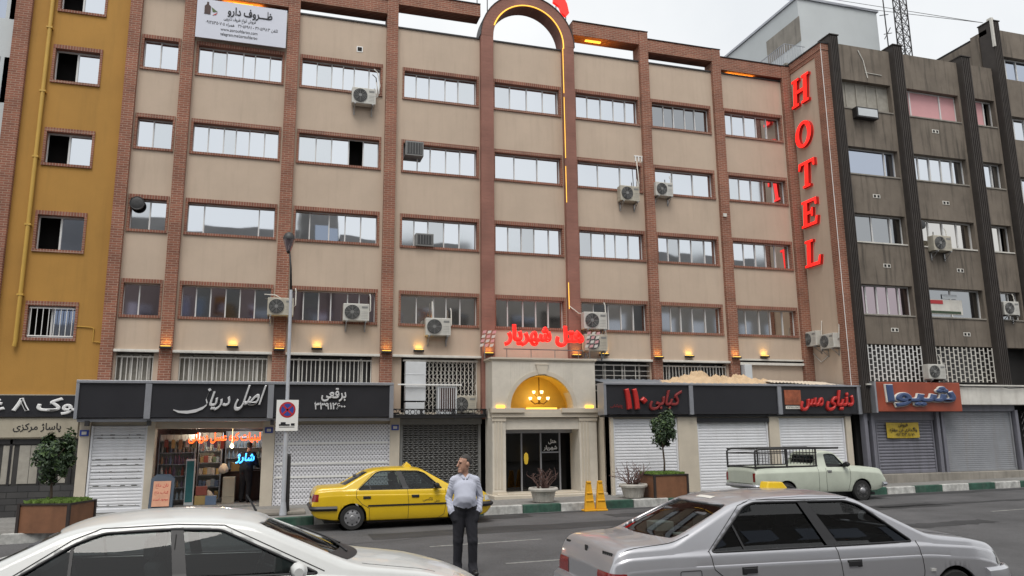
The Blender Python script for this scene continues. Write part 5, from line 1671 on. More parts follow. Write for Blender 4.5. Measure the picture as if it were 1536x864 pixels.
            mm.box(mx - .03, mx + .04, min(p.y - sg * .03, p.y + sg * .06), max(p.y - sg * .03, p.y + sg * .06), mz - .02, mz + .05)
            mi_ = mm.build('mirror', mt, C, smooth=True, angle=50)
            m = MB(); m.grid(lambda u, v: (mx - .072, p.y + sg * (.06 + .15 * u), mz + .005 + .10 * v), 1, 1); m.build('mirror_glass', 'dim', mi_, recalc=False)
        # bumpers' and lamps' side faces
    for (end, quads) in P.get('lamps', []):
        pass
    for nm, quad, d, mt, off in P.get('patches', []):
        for sg in (-1, 1):
            m = MB(); q = [(a, b * sg, c) for a, b, c in quad]; dd = (d[0], d[1] * sg, d[2])
            Hl.patch(m, q, dd, off, nu=10, nv=4); m.build(nm, mt, C, recalc=False, smooth=True)
    for nm, wx, wy, z0, z1, a0, a1, mt in P.get('wraps', []):
        for sg in (-1, 1):
            m = MB()
            def wp(u, v):
                a = R(a0 + (a1 - a0) * u); z = z0 + (z1 - z0) * v
                h = Hl.hit((wx, sg * wy, z), (math.cos(a), sg * math.sin(a), 0), -.006)
                return tuple(h) if h is not None else (wx, sg * wy, z)
            m.grid(wp, 16, 4); m.build(nm, mt, C, recalc=False, smooth=True)
    for nm, quad, d, mt, off in P.get('single', []):
        m = MB(); Hl.patch(m, quad, d, off, nu=16, nv=4); m.build(nm, mt, C, recalc=False, smooth=True)
    # bumpers
    for (front, z0, z1, out, xlen, mt) in P.get('bumpers', []):
        m = MB(); path = []
        xe = L if front else 0
        n = 14
        zc = (z0 + z1) / 2
        xsn = [xe + (-1 if front else 1) * xlen * (1 - t) for t in np.linspace(0, 1, n)]
        ptsL = []
        for x in xsn:
            xx = min(max(x, .012), L - .012)
            q = Hl.side(xx, zc, -1, 0)
            ptsL.append((x, q.y))
        prf = [(0, z0), (.02, z0 - .01), (.05, z0 + .02), (.06, zc), (.05, z1 - .02), (.02, z1 + .01), (0, z1)]
        rings = []
        allp = ptsL + [(p[0], -p[1]) for p in ptsL[::-1]]
        # outward direction in plan
        for i, (x, y) in enumerate(allp):
            a = np.array(allp[max(0, i - 1)]); b = np.array(allp[min(len(allp) - 1, i + 1)])
            t = b - a; nr = np.array([-t[1], t[0]]); nr = nr / (np.linalg.norm(nr) + 1e-9)
            c = np.array([L / 2, 0]); 
            if np.dot(nr, np.array([x, y]) - c) < 0: nr = -nr
            rings.append([(x + nr[0] * (o * out / .06 - .01), y + nr[1] * (o * out / .06 - .01), z) for o, z in prf])
        k = len(prf)
        m.add([q for r_ in rings for q in r_], [(i * k + j, i * k + j + 1, (i + 1) * k + j + 1, (i + 1) * k + j) for i in range(len(rings) - 1) for j in range(k - 1)] + [tuple(range(k)), tuple((len(rings) - 1) * k + j for j in range(k))])
        m.build('bumper', mt, C, smooth=True, angle=40)
    # running gear
    for ax in P['axles']:
        for sg in (-1, 1):
            wheel(C, ax, sg * (P['track']), P['rw'], .185, sg, P.get('rimm', 'rim'))
        m = MB(); m.lathe([(P['ra'] + .02, -.70), (P['ra'] + .02, .70)], (ax, 0, P['rw']), 24, 'y', cap=False)
        m.build('wheel_well', 'trim', C, recalc=False)
    m = MB(); m.box(.3, L - .3, -.6, .6, .16, .24); m.build('underbody', 'trim', C)
    # cabin
    for (sx, sy, wd, rear) in P.get('seats', []):
        m = MB()
        m.box(sx - .05, sx + .45, sy - wd, sy + wd, .45, .60)
        m.prism([(sx - .06, sy - wd, .55), (sx + .10, sy - wd, .55), (sx - .08, sy - wd, 1.06), (sx - .2, sy - wd, 1.06)], (0, 2 * wd, 0))
        s_ = m.build('seat', 'seatm', C, bevel=.04)
        for o in ((0,) if wd < .3 else (-wd * .55, wd * .55)):
            m = MB(); m.box(sx - .21, sx - .11, sy + o - .13, sy + o + .13, 1.08, 1.25); m.build('headrest', 'seatm', s_, bevel=.035)
    if P.get('dash'):
        dx = P['dash']
        m = MB(); m.prism([(dx - .30, -.62, .70), (dx + .2, -.62, .70), (dx + .25, -.62, .90), (dx - .12, -.62, .96), (dx - .28, -.62, .90)], (0, 1.24, 0)); m.build('dashboard', 'carin', C, bevel=.02)
        m = MB(); c = Vector((dx - .42, .36, .88))
        m.tube([(c.x + .06 * math.sin(t * math.pi / 10), c.y + .18 * math.cos(t * math.pi / 10), c.z + .17 * math.sin(t * math.pi / 10)) for t in range(21)], .014, 6); m.tube([(c.x, c.y, c.z), (c.x + .3, c.y, c.z - .1)], .02, 6); m.tube([(c.x, c.y - .17, c.z), (c.x, c.y + .17, c.z)], .014, 6)
        m.build('steering_wheel', 'trim', C, smooth=True)
    return C, Hl

def stretch(P, s):
    """longer wheelbase of the same body: scale all lengths along x"""
    Q = dict(P)
    sc = lambda pts: [(p[0] * s, *p[1:]) for p in pts]
    for k in ('ztop', 'zbot', 'hw', 'belt'): Q[k] = sc(P[k])
    Q['L'] = P['L'] * s
    Q['side'] = [sc(p) for p in P['side']]
    Q['axles'] = [a * s for a in P['axles']]
    for k in ('front', 'rear'):
        if P.get(k): Q[k] = (P[k][0] * s, P[k][1] * s, P[k][2])
    if 'bars' in P: Q['bars'] = [(a * s, b, c * s, d, e, f) for a, b, c, d, e, f in P['bars']]
    if 'seams' in P: Q['seams'] = [sc(l) for l in P['seams']]
    if 'mould' in P: Q['mould'] = [(a * s, b * s, *r) for a, b, *r in P['mould']]
    if 'handles' in P: Q['handles'] = sc(P['handles'])
    if P.get('mirror'): Q['mirror'] = (P['mirror'][0] * s, *P['mirror'][1:])
    for k in ('patches', 'single'):
        if k in P: Q[k] = [(n, [(a * s, b, c) for a, b, c in q], *r) for n, q, *r in P[k]]
    if 'bumpers' in P: Q['bumpers'] = [(a, b, c, d, e * s, f) for a, b, c, d, e, f in P['bumpers']]
    if 'seats' in P: Q['seats'] = [(a * s, *r) for a, *r in P['seats']]
    if P.get('dash'): Q['dash'] = P['dash'] * s
    return Q

SEDAN = dict(
    L=4.41, tum=.42, rr=.055, crown=.03, crease=.115,
    ztop=[(0, .60), (.012, .80), (.04, .90), (.09, .955), (.2, .985), (.66, 1.0), (.74, 1.015), (1.33, 1.345), (1.5, 1.385), (1.8, 1.405), (2.15, 1.41), (2.5, 1.39), (2.66, 1.36), (3.33, .985), (3.42, .955), (3.9, .885), (4.15, .825), (4.28, .77), (4.35, .70), (4.40, .60), (4.41, .52)],
    zbot=[(0, .44), (.03, .34), (.15, .27), (.5, .22), (1.2, .19), (3.3, .19), (4.1, .21), (4.33, .27), (4.41, .38)],
    hw=[(0, .70), (.03, .745), (.10, .785), (.4, .815), (1.0, .845), (2.2, .857), (3.3, .845), (3.9, .82), (4.18, .775), (4.32, .71), (4.41, .60)],
    belt=[(0, .80), (.10, .90), (.5, .925), (1.5, .915), (2.5, .90), (3.3, .885), (3.9, .815), (4.2, .74), (4.41, .50)],
    side=[[(1.06, .925), (1.49, 1.31), (1.61, 1.348), (2.55, 1.328), (2.69, 1.28), (3.12, .915)]],
    bars=[(2.22, .915, 2.05, 1.345, .075, .06), (1.36, .94, 1.28, 1.20, .012, .012), (2.93, .93, 2.90, 1.12, .012, .012)],
    axles=[.94, 3.60], rw=.29, ra=.335, track=.735,
    front=(2.5, 3.5, [(-.63, 1.005), (.63, 1.005), (.545, 1.345), (-.545, 1.345)]),
    rear=(1.5, .6, [(-.62, 1.04), (.62, 1.04), (.54, 1.335), (-.54, 1.335)]),
    seams=[[(2.27, .20), (2.28, .6), (2.25, .92)], [(1.03, .92), (1.02, .75), (1.16, .60), (1.33, .5), (1.36, .2)], [(3.20, .90), (3.22, .6), (3.16, .3), (3.0, .2)], [(1.03, .92), (1.44, 1.325), (1.59, 1.372), (2.58, 1.35)]],
    mould=[(.06, .58, .47, .54, 'trim'), (1.32, 3.20, .47, .525, 'trim'), (3.98, 4.34, .47, .54, 'trim')],
    handles=[(1.30, .72, .16, 'trim'), (2.42, .72, .16, 'trim')],
    mirror=(2.96, .93, 'trim'),
    bumpers=[(False, .36, .56, .075, .60, 'trim'), (True, .36, .55, .08, .42, 'trim')],
    wraps=[('tail_lamp', .30, .40, .68, .845, 180, 112, 'tail')],
    patches=[('headlight', [(4.45, -.32, .58), (4.45, -.66, .58), (4.45, -.66, .70), (4.45, -.32, .70)], (-1, 0, 0), 'lamp', .006),
             ('headlight', [(4.22, -1, .585), (4.38, -1, .585), (4.36, -1, .69), (4.22, -1, .72)], (0, 1, 0), 'lamp', .006)],
    single=[('rear_panel', [(-.02, -.40, .70), (-.02, .40, .70), (-.02, .40, .76), (-.02, -.40, .76)], (1, 0, 0), 'trim', .004)],
    seats=[(2.15, -.36, .24, 0), (2.15, .36, .24, 0), (1.25, 0, .60, 1)], dash=3.0)
# ---- taxi
T = dict(SEDAN); T['mould'] = [(.06, .58, .48, .55, 'trim'), (1.30, 3.22, .535, .575, 'trim'), (3.98, 4.34, .48, .55, 'trim')]
T['handles'] = [(1.28, .745, .17, 'trim'), (2.44, .745, .17, 'trim')]
T['bumpers'] = [(False, .47, .56, .07, .58, 'trim'), (True, .45, .55, .08, .42, 'trim')]
TX = -2.46
taxi, TH = make_car('taxi', (-2.36, -4.62, zr(-1) + .002), 'yellow taxi saloon parked beyond the man with a small sign on its roof', T, 'pyellow', glass='cglass')
def addpart(mb, nm, mt, C, **k): return mb.build(nm, mt, C, **k)
m = MB(); z = TH.hit((2.35, 0, 3), (0, 0, -1)).z
m.prism([(2.24, -.15, z - .01), (2.46, -.15, z - .01), (2.40, -.13, z + .07), (2.30, -.13, z + .07)], (0, .28, 0)); m.lathe([(.04, z + .06), (.028, z + .10), (0, z + .11)], (2.35, 0, 0), 10)
m.build('roof_sign', 'pyellow', taxi, bevel=.012)
m = MB(); text(m, 'تاکسی', (2.75, TH.side(2.75, .64, -1).y - .004, .64), XR, ZU, height=.10, bold=.004, ext=.002); text(m, 'خطی', (2.98, TH.side(2.98, .64, -1).y - .004, .60), XR, ZU, height=.07, bold=.004, ext=.002)
m.build('door_lettering', 'counter', taxi)
taxi.scale = (.96, .96, .96)
# ---- silver saloon
S0 = dict(SEDAN)
S0['ztop'] = [(0, .60), (.012, .80), (.04, .90), (.09, .955), (.2, .985), (.54, 1.0), (.62, 1.012), (1.30, 1.345)] + SEDAN['ztop'][8:]
S0['side'] = [[(.95, .905), (1.40, 1.31), (1.52, 1.350), (2.55, 1.332), (2.70, 1.28), (3.16, .895)]]
S0['belt'] = [(0, .79), (.10, .88), (.5, .895), (1.5, .885), (2.5, .87), (3.3, .86), (3.9, .80), (4.2, .73), (4.41, .50)]
S0['seams'] = SEDAN['seams'][:1] + [[(.93, .92), (.95, .75), (1.12, .60), (1.33, .5), (1.36, .2)], [(3.20, .90), (3.22, .6), (3.16, .3), (3.0, .2)], [(.92, .91), (1.35, 1.325), (1.50, 1.374), (2.58, 1.354)]]
S0['rear'] = (1.5, .5, [(-.62, 1.035), (.62, 1.035), (.54, 1.335), (-.54, 1.335)])
S0['wraps'] = [('tail_lamp', .30, .40, .60, .75, 180, 112, 'tail')]; S0['single'] = []
S0['bars'] = [(2.24, .90, 2.05, 1.352, .075, .06), (1.30, .91, 1.22, 1.22, .012, .012)]
S_ = stretch(S0, 1.125)
S_['rglass'] = 'cglassr'
S_['mould'] = [(1.32 * 1.125, 3.20 * 1.125, .47, .525, 'psilver')]
S_['bumpers'] = [(False, .34, .58, .085, .66, 'psilver'), (True, .34, .56, .08, .46, 'psilver')]
S_['mirror'] = None
silver, SH = make_car('silver_saloon', (-.12, -16.08, .02), 'silver grey saloon crossing close by on the right, black window pillars', S_, 'psilver', glass='cglassd', wsglass='cglassd')
m = MB(); k = 1.125
for q in ([(.10 * k, -.70, .985), (.62 * k, -.66, 1.005)],):
    pass
# boot lid gap, badge bars, fuel flap, roof gutter
def topline(Hh, pts, r, nm, C, mt='seam'):
    m = MB(); out = []
    for i in range(len(pts) - 1):
        for t in range(11):
            a = np.array(pts[i]) + (np.array(pts[i + 1]) - np.array(pts[i])) * t / 10
            h = Hh.hit((a[0], a[1], 3), (0, 0, -1), .001)
            if h is not None: out.append(h)
    m.tube(out, r, 4); return m.build(nm, mt, C)
topline(SH, [(.78 * k, -.69), (.10 * k, -.70)], .004, 'boot_gap', silver); topline(SH, [(.78 * k, .69), (.10 * k, .70)], .004, 'boot_gap', silver)
for s_ in (-1, 1):
    topline(SH, [(2.62 * k, s_ * .555), (1.42 * k, s_ * .565)], .006, 'roof_gutter', silver, 'psilver')
    topline(SH, [(3.45 * k, s_ * .60), (4.2 * k, s_ * .56)], .0025, 'bonnet_gap', silver)
m = MB(); 
for i in range(5):
    h = SH.hit((-1, -.60 + .045 * i, .91), (1, 0, 0), .003)
    if h is not None: m.box(h.x - .006, h.x + .004, h.y - .016, h.y + .016, .895, .925)
h = SH.hit((-1, 0, .90), (1, 0, 0), .003); m.box(h.x - .008, h.x + .004, -.03, .03, .87, .93)
h = SH.hit((-1, .56, .91), (1, 0, 0), .003); m.box(h.x - .006, h.x + .004, .50, .62, .895, .92)
m.build('badge', 'seam', silver)
m = MB(); q = [(.72 * k + .17 * k * a, .60 + .14 * b) for a, b in ((0, 0), (1, 0), (1, 1), (0, 1), (0, 0))]
m.tube([SH.side(x, z, -1, .001) for x, z in resample(rounded([(.62 * k, .60), (.82 * k, .60), (.82 * k, .75), (.62 * k, .75)], .02), .03)], .004, 4); m.build('fuel_flap', 'seam', silver)
p = SH.side(3.32 * k, .60, -1, .003); m = MB(); m.box(p.x - .03, p.x + .03, p.y - .012, p.y + .004, p.z - .014, p.z + .014); m.build('indicator', 'lamp', silver)
# things on its roof and parcel shelf
z = SH.hit((2.62, .3, 3), (0, 0, -1)).z
m = MB(); m.prism([(2.44, .2, z - .006), (2.74, .2, z - .006), (2.68, .22, z + .075), (2.48, .22, z + .08)], (0, .16, 0)); m.prism([(2.72, .22, z - .006), (2.90, .22, z - .012), (2.75, .22, z + .045)], (0, .1, 0), 1)
m.build('roof_sign', ['pyellow', 'trim'], silver, bevel=.015)
m = MB(); m.box(.98, 1.2, .2, .45, 1.0, 1.10); m.box(1.0, 1.25, -.42, -.12, 1.0, 1.03); 
m.build('parcel_shelf_things', 'offwhite', silver, bevel=.01)
m = MB(); 
zz = SH.hit((1.44 * k, 0, 3), (0, 0, -1)).z
m.grid(lambda u, v: tuple(SH.hit((1.30 * k + .07 * v, -.16 + .32 * u, 3), (0, 0, -1), .003)), 8, 2); m.build('brake_lamp_strip', 'offwhite', silver, recalc=False)
# dark wipers on the windscreen
def wiper(Hh, x0, y0, x1, y1, C):
    m = MB(); m.tube([Hh.hit((x0 + (x1 - x0) * t / 10, y0 + (y1 - y0) * t / 10, 3), (0, 0, -1), .014) for t in range(11)], .009, 5); m.build('wiper', 'trim', C, smooth=True)
wiper(SH, 3.36 * k, -.45, 3.2 * k, .05, silver); wiper(SH, 3.36 * k, .1, 3.2 * k, .55, silver)

# ---- white hatch-tailed saloon on the left
W = dict(
    L=4.46, tum=.50, rr=.075, crown=.04, crease=.10, smz=.07,
    ztop=[(0, .70), (.02, .86), (.06, .95), (.3, 1.0), (.42, 1.02), (1.02, 1.34), (1.2, 1.39), (1.5, 1.42), (1.8, 1.425), (2.1, 1.41), (2.36, 1.365), (3.10, 1.0), (3.2, .965), (3.7, .885), (4.05, .78), (4.25, .68), (4.38, .56), (4.46, .42)],
    zbot=[(0, .44), (.03, .34), (.15, .27), (.5, .22), (1.2, .19), (3.3, .19), (4.1, .21), (4.38, .25), (4.46, .33)],
    hw=[(0, .66), (.03, .72), (.10, .77), (.4, .815), (1.0, .835), (2.2, .845), (3.3, .835), (3.8, .80), (4.12, .73), (4.32, .60), (4.46, .40)],
    belt=[(0, .82), (.10, .92), (.5, .95), (1.5, .94), (2.5, .91), (3.2, .89), (3.7, .82), (4.1, .71), (4.46, .40)],
    side=[[(.72, .985), (1.12, 1.255), (1.30, 1.325), (1.78, 1.335), (2.12, 1.315), (2.86, .935)]],
    bars=[(1.86, .94, 1.80, 1.345, .055, .05), (1.12, .96, 1.10, 1.27, .012, .012)],
    axles=[.92, 3.52], rw=.29, ra=.335, track=.725,
    front=(2.1, 3.4, [(-.62, 1.03), (.62, 1.03), (.50, 1.35), (-.50, 1.35)]),
    rear=(1.2, .2, [(-.58, 1.05), (.58, 1.05), (.50, 1.33), (-.50, 1.33)]),
    seams=[[(1.90, .20), (1.92, .6), (1.88, .93)], [(2.95, .90), (2.98, .6), (2.94, .3), (2.8, .2)], [(.66, .97), (1.10, 1.285), (1.28, 1.36), (1.80, 1.372), (2.14, 1.35), (2.9, .95)]],
    handles=[(1.05, .78, .16, 'trim'), (2.05, .76, .16, 'trim')],
    mirror=(2.70, .93, 'pwhite'),
    bumpers=[(False, .34, .58, .07, .5, 'pwhite'), (True, .30, .52, .05, .4, 'pwhite')],
    wraps=[('tail_lamp', .30, .40, .70, .88, 180, 115, 'tail')],
    patches=[('headlight', [(4.0, -.42, 2), (4.25, -.40, 2), (4.22, -.66, 2), (3.92, -.70, 2)], (0, 0, -1), 'lamp', .004)],
    seats=[(1.75, -.36, .24, 0), (1.75, .36, .24, 0), (.95, 0, .56, 1)], dash=2.78)
kw = 1.12
W = stretch(W, kw)
white, WH = make_car('white_saloon', (-6.05, -16.0, 0), 'white saloon passing close by on the left, cut off by the lower picture edge', W, 'pwhite', glass='cglass', wsglass='cglassg')
m = MB(); z = WH.hit((2.36 * kw, .25, 3), (0, 0, -1)); m.tube([z, z + Vector((-.06, 0, .10)), z + Vector((-.10, 0, .16))], [.012, .008, .005], 6); m.build('antenna', 'trim', white)
# black cowl under the windscreen and two wipers
m = MB(); g = []
for j in range(4):
    for i in range(17):
        y = -.62 + 1.24 * i / 16
        x = (3.06 + .05 * j) * kw - .16 * (y / .62) ** 2 * .9
        g.append(WH.hit((x, y, 3), (0, 0, -1), .004))
m.add(g, [(j * 17 + i, j * 17 + i + 1, (j + 1) * 17 + i + 1, (j + 1) * 17 + i) for j in range(3) for i in range(16)]); m.build('cowl', 'trim', white, recalc=False)
wiper(WH, 3.10 * kw, -.30, 2.95 * kw, .35, white); wiper(WH, 3.08 * kw, .2, 2.72 * kw, .58, white)
m = MB(); m.box(3.0 * kw, 3.06 * kw, .30, .36, .99, 1.07); m.build('washer_jet', 'trim', white)
topline(WH, [(1.80 * kw, -.60), (1.80 * kw, -.66)], .006, 'roof_joint', white)
for s_ in (-1, 1): topline(WH, [(3.2 * kw, s_ * .62), (3.8 * kw, s_ * .60)], .0022, 'bonnet_gap', white)
# people-less cabin: interior mirror
m = MB(); m.box(2.32 * kw, 2.35 * kw, -.10, .10, 1.26, 1.32); m.build('interior_mirror', 'trim', white)

# ---- pale green pickup
PK = dict(rimm='rimdark',
    L=4.40, tum=.40, rr=.05, crown=.03, crease=.07, smz=.03,
    ztop=[(0, .80), (.02, .98), (.05, 1.0), (2.02, 1.0), (2.09, 1.05), (2.16, 1.38), (2.3, 1.425), (2.6, 1.43), (2.76, 1.40), (3.10, 1.05), (3.2, 1.0), (3.7, .965), (4.15, .925), (4.31, .885), (4.37, .80), (4.395, .66), (4.40, .55)],
    zbot=[(0, .46), (.05, .42), (.5, .34), (1.2, .28), (3.3, .26), (4.1, .28), (4.33, .36), (4.40, .45)],
    hw=[(0, .73), (.03, .76), (.4, .785), (2.2, .80), (3.3, .80), (4.0, .79), (4.30, .775), (4.40, .745)],
    belt=[(0, .88), (.05, .93), (2.2, .945), (3.2, .935), (3.9, .88), (4.25, .84), (4.40, .60)],
    side=[[(2.38, .995), (2.42, 1.34), (2.70, 1.345), (2.78, 1.31), (3.02, .985)]],
    axles=[.98, 3.52], rw=.30, ra=.345, track=.68,
    front=(2.6, 3.3, [(-.58, 1.07), (.58, 1.07), (.52, 1.37), (-.52, 1.37)]),
    rear=(2.4, 1.95, [(-.52, 1.09), (.52, 1.09), (.5, 1.33), (-.5, 1.33)]),
    seams=[[(2.32, .95), (2.30, .6), (2.33, .32)], [(3.14, .93), (3.12, .6), (3.05, .32)], [(2.06, .98), (2.05, .6), (2.06, .32)]],
    handles=[(2.42, .86, .13, 'chrome')],
    mirror=(2.98, 1.0, 'trim'),
    bumpers=[(True, .42, .52, .09, .16, 'graymetal'), (False, .46, .54, .07, .1, 'graymetal')],
    patches=[('tail_lamp', [(-.02, -.62, .62), (-.02, -.72, .62), (-.02, -.72, .86), (-.02, -.62, .86)], (1, 0, 0), 'tail', .006),
             ('headlight', [(4.45, -.42, .62), (4.45, -.66, .62), (4.45, -.66, .78), (4.45, -.42, .78)], (-1, 0, 0), 'lamp', .006)],
    single=[('tailgate_gap', [(-.02, -.58, .56), (-.02, .58, .56), (-.02, .58, .575), (-.02, -.58, .575)], (1, 0, 0), 'seam', .003)],
    seats=[(2.5, 0, .56, 1)], dash=3.02)
truck, KH = make_car('pickup_truck', (9.60, -4.12, zr(11)), 'old pale green pickup with a black rack over its load bed', PK, 'pgreen', glass='cglass', wsglass='cglassg')
truck['category'] = 'pickup'
m = MB()
for s_ in (-1, 1):
    y = s_ * .70
    m.tube([(.05, y, .98), (.05, y, 1.44), (.09, y, 1.49), (.2, y, 1.52), (2.85, y, 1.52)], .029, 7)
    m.tube([(.05, y, 1.40), (2.1, y, 1.40)], .014, 6); m.tube([(.05, y, 1.02), (2.1, y, 1.02)], .022, 6)
    for x in (1.08, 2.06): m.tube([(x, y, 1.0), (x, y, 1.52)], .028, 6)
for x in (.05, 1.08, 2.06, 2.85): m.tube([(x, -.70, 1.52), (x, .70, 1.52)], .018, 6)
m.tube([(.05, -.70, 1.02), (.05, .70, 1.02)], .02, 6); m.tube([(.05, -.70, 1.40), (.05, .70, 1.40)], .014, 6)
for k in range(9): m.tube([(1.15 + .105 * k, .70, 1.02), (1.15 + .105 * k, .70, 1.5)], .010, 5)
for k in range(9): m.tube([(2.06, -.6 + .15 * k, 1.02), (2.06, -.6 + .15 * k, 1.52)], .012, 5)
for q in (1.2, 1.3): m.tube([(2.06, -.70, q), (2.06, .70, q)], .01, 5)
rk = m.build('bed_rack', 'iron', truck, smooth=True, angle=50)
m = MB()
for k in range(14): m.tube([(.12 + .04 * k, -.70, 1.02), (.12 + .04 * k, -.70, 1.38)], .004, 3)
for k in range(8): m.tube([(.10, -.70, 1.05 + .045 * k), (.68, -.70, 1.05 + .045 * k)], .004, 3)
m.build('wire_panel', 'iron', rk)
m = MB(); m.box(.06, 2.04, -.70, .70, .99, 1.012); m.build('bed_cover', 'trim', truck)
# ================================================================ PEOPLE (signed-distance bodies meshed as one skin)
def sdf_body(prims, lo, hi, h, blend=.03, noise=None):
    nx, ny, nz_ = [int((b - a) / h) + 1 for a, b in zip(lo, hi)]
    X, Y, Z = np.meshgrid(lo[0] + h * np.arange(nx), lo[1] + h * np.arange(ny), lo[2] + h * np.arange(nz_), indexing='ij')
    Pp = np.stack([X, Y, Z], -1)
    D = np.full(X.shape, 9.0); best = np.full(X.shape, 9.0); mat = np.zeros(X.shape, int)
    for pr in prims:
        if pr[0] == 'c':
            _, a, b, ra, rb, mi, k = pr
            a, b = np.array(a, float), np.array(b, float); ab = b - a
            t = np.clip(((Pp - a) @ ab) / max(1e-9, ab @ ab), 0, 1)
            d = np.linalg.norm(Pp - a - t[..., None] * ab, axis=-1) - (ra + (rb - ra) * t)
        else:
            _, c, r, Rm, mi, k = pr
            q = (Pp - np.array(c)) @ np.array(Rm)
            q = q / np.array(r)
            l = np.linalg.norm(q, axis=-1)
            d = (l - 1) * min(r) * np.where(l > 1, 1, 1)
        k = blend if k is None else k
        mat = np.where(d < best, mi, mat); best = np.minimum(best, d)
        hh = np.clip(.5 + .5 * (D - d) / k, 0, 1)
        D = np.where(D > 8, d, D * (1 - hh) + d * hh - k * hh * (1 - hh))
    if noise is not None: D = D + noise(X, Y, Z, mat)
    # naive surface nets
    S = D < 0
    idx = -np.ones((nx - 1, ny - 1, nz_ - 1), int)
    cnt = np.zeros(idx.shape); acc = np.zeros(idx.shape + (3,))
    corners = [(0, 0, 0), (1, 0, 0), (0, 1, 0), (1, 1, 0), (0, 0, 1), (1, 0, 1), (0, 1, 1), (1, 1, 1)]
    sl = lambda A, c: A[c[0]:nx - 1 + c[0], c[1]:ny - 1 + c[1], c[2]:nz_ - 1 + c[2]]
    for a in range(8):
        for b in range(a + 1, 8):
            ca, cb = np.array(corners[a]), np.array(corners[b])
            if abs(ca - cb).sum() != 1: continue
            da, db = sl(D, corners[a]), sl(D, corners[b])
            cross = (da < 0) != (db < 0)
            t = np.where(cross, da / np.where(np.abs(da - db) < 1e-9, 1, da - db), 0)
            p = ca + t[..., None] * (cb - ca)
            acc += np.where(cross[..., None], p, 0); cnt += cross
    act = cnt > 0
    idx[act] = np.arange(act.sum())
    ii = np.argwhere(act)
    v = (ii + acc[act] / cnt[act][:, None]) * h + np.array(lo)
    vm = mat[:-1, :-1, :-1][act]
    faces = []; fm = []
    for ax in range(3):
        o = [(1, 0, 0), (0, 1, 0), (0, 0, 1)][ax]
        A = S[:nx - o[0], :ny - o[1], :nz_ - o[2]]; B = S[o[0]:, o[1]:, o[2]:]
        e = np.argwhere(A != B)
        u, w = [(1, 2), (2, 0), (0, 1)][ax]
        for q in e:
            if q[u] == 0 or q[w] == 0 or q[u] >= [nx, ny, nz_][u] - 1 or q[w] >= [nx, ny, nz_][w] - 1: continue
            c = []
            for du, dw in ((0, 0), (-1, 0), (-1, -1), (0, -1)):
                g = q.copy(); g[u] += du; g[w] += dw; c.append(idx[tuple(g)])
            if min(c) < 0: continue
            if not S[tuple(q)]: c = c[::-1]
            faces.append(c); fm.append(np.bincount([vm[i] for i in c]).argmax())
    return v, faces, fm
def rotz(a): return np.array([[math.cos(a), -math.sin(a), 0], [math.sin(a), math.cos(a), 0], [0, 0, 1]])
def body_obj(name, v, f, fm, mats, loc, rz):
    me = bpy.data.meshes.new(name); me.from_pydata(v.tolist(), [], f)
    for k in mats: me.materials.append(MT[k])
    for p, mi in zip(me.polygons, fm): p.material_index = int(mi); p.use_smooth = True
    bm = bmesh.new(); bm.from_mesh(me); bmesh.ops.recalc_face_normals(bm, faces=bm.faces); bm.to_mesh(me); bm.free()
    o = bpy.data.objects.new(name, me); COL.objects.link(o); o.location = loc; o.rotation_euler = (0, 0, rz)
    return o
# local frame: person faces -y, his right hand is at -x
SK, SH_, TR, HO, EY, BE = 0, 1, 2, 3, 4, 5
ha = R(-62)                                   # head turned to his right
Hc = np.array((-.008, -.012, 1.655)); Hm = rotz(ha)
def hl(x, y, z): return tuple(Hc + Hm @ np.array((x, y, z)))
pr = []
for s_ in (-1, 1):
    fx = .115 if s_ > 0 else -.105
    yk = -.05 if s_ > 0 else .02
    pr += [('c', (s_ * .085, .0, .93), (fx * 1.0, yk - .02, .50), .112, .080, TR, .03), ('c', (fx * 1.0, yk - .02, .50), (fx * 1.05, yk + .03, .12), .079, .068, TR, .02),
           ('c', (fx * 1.05, yk + .05, .045), (fx * 1.35, yk - .16, .036), .047, .040, HO, .015), ('c', (fx * 1.05, yk + .02, .13), (fx * 1.08, yk - .01, .055), .071, .074, TR, .02)]
pr += [('c', (-.07, .0, .97), (.07, .0, .97), .122, .122, TR, .04), ('c', (-.065, -.01, 1.015), (.065, -.01, 1.015), .124, .124, BE, .02),
       ('e', (0, -.062, 1.13), (.160, .148, .15), np.eye(3), SH_, .06), ('c', (-.06, -.02, 1.06), (.06, -.02, 1.06), .124, .124, SH_, .04),
       ('c', (-.07, -.012, 1.29), (.07, -.012, 1.29), .116, .116, SH_, .08), ('c', (0, -.07, 1.14), (0, -.035, 1.32), .135, .105, SH_, .08), ('c', (-.125, .01, 1.42), (.125, .01, 1.42), .066, .060, SH_, .05), ('c', (-.06, .012, 1.45), (.06, .012, 1.45), .055, .055, SH_, .05)]
for s_ in (-1, 1):
    pr += [('c', (s_ * .175, .01, 1.405), (s_ * .248, .055, 1.14), .066, .057, SH_, .028), ('c', (s_ * .248, .055, 1.14), (s_ * .222, -.045, .965), .055, .046, SH_, .012), ('c', (s_ * .224, -.04, .975), (s_ * .221, -.047, .95), .050, .050, SH_, .008),
           ('c', (s_ * .221, -.047, .955), (s_ * .208, -.055, .92), .034, .034, SK, .006), ('c', (s_ * .20, -.055, .92), (s_ * .165, -.06, .82), .040, .046, TR, .03)]
q = 1.06
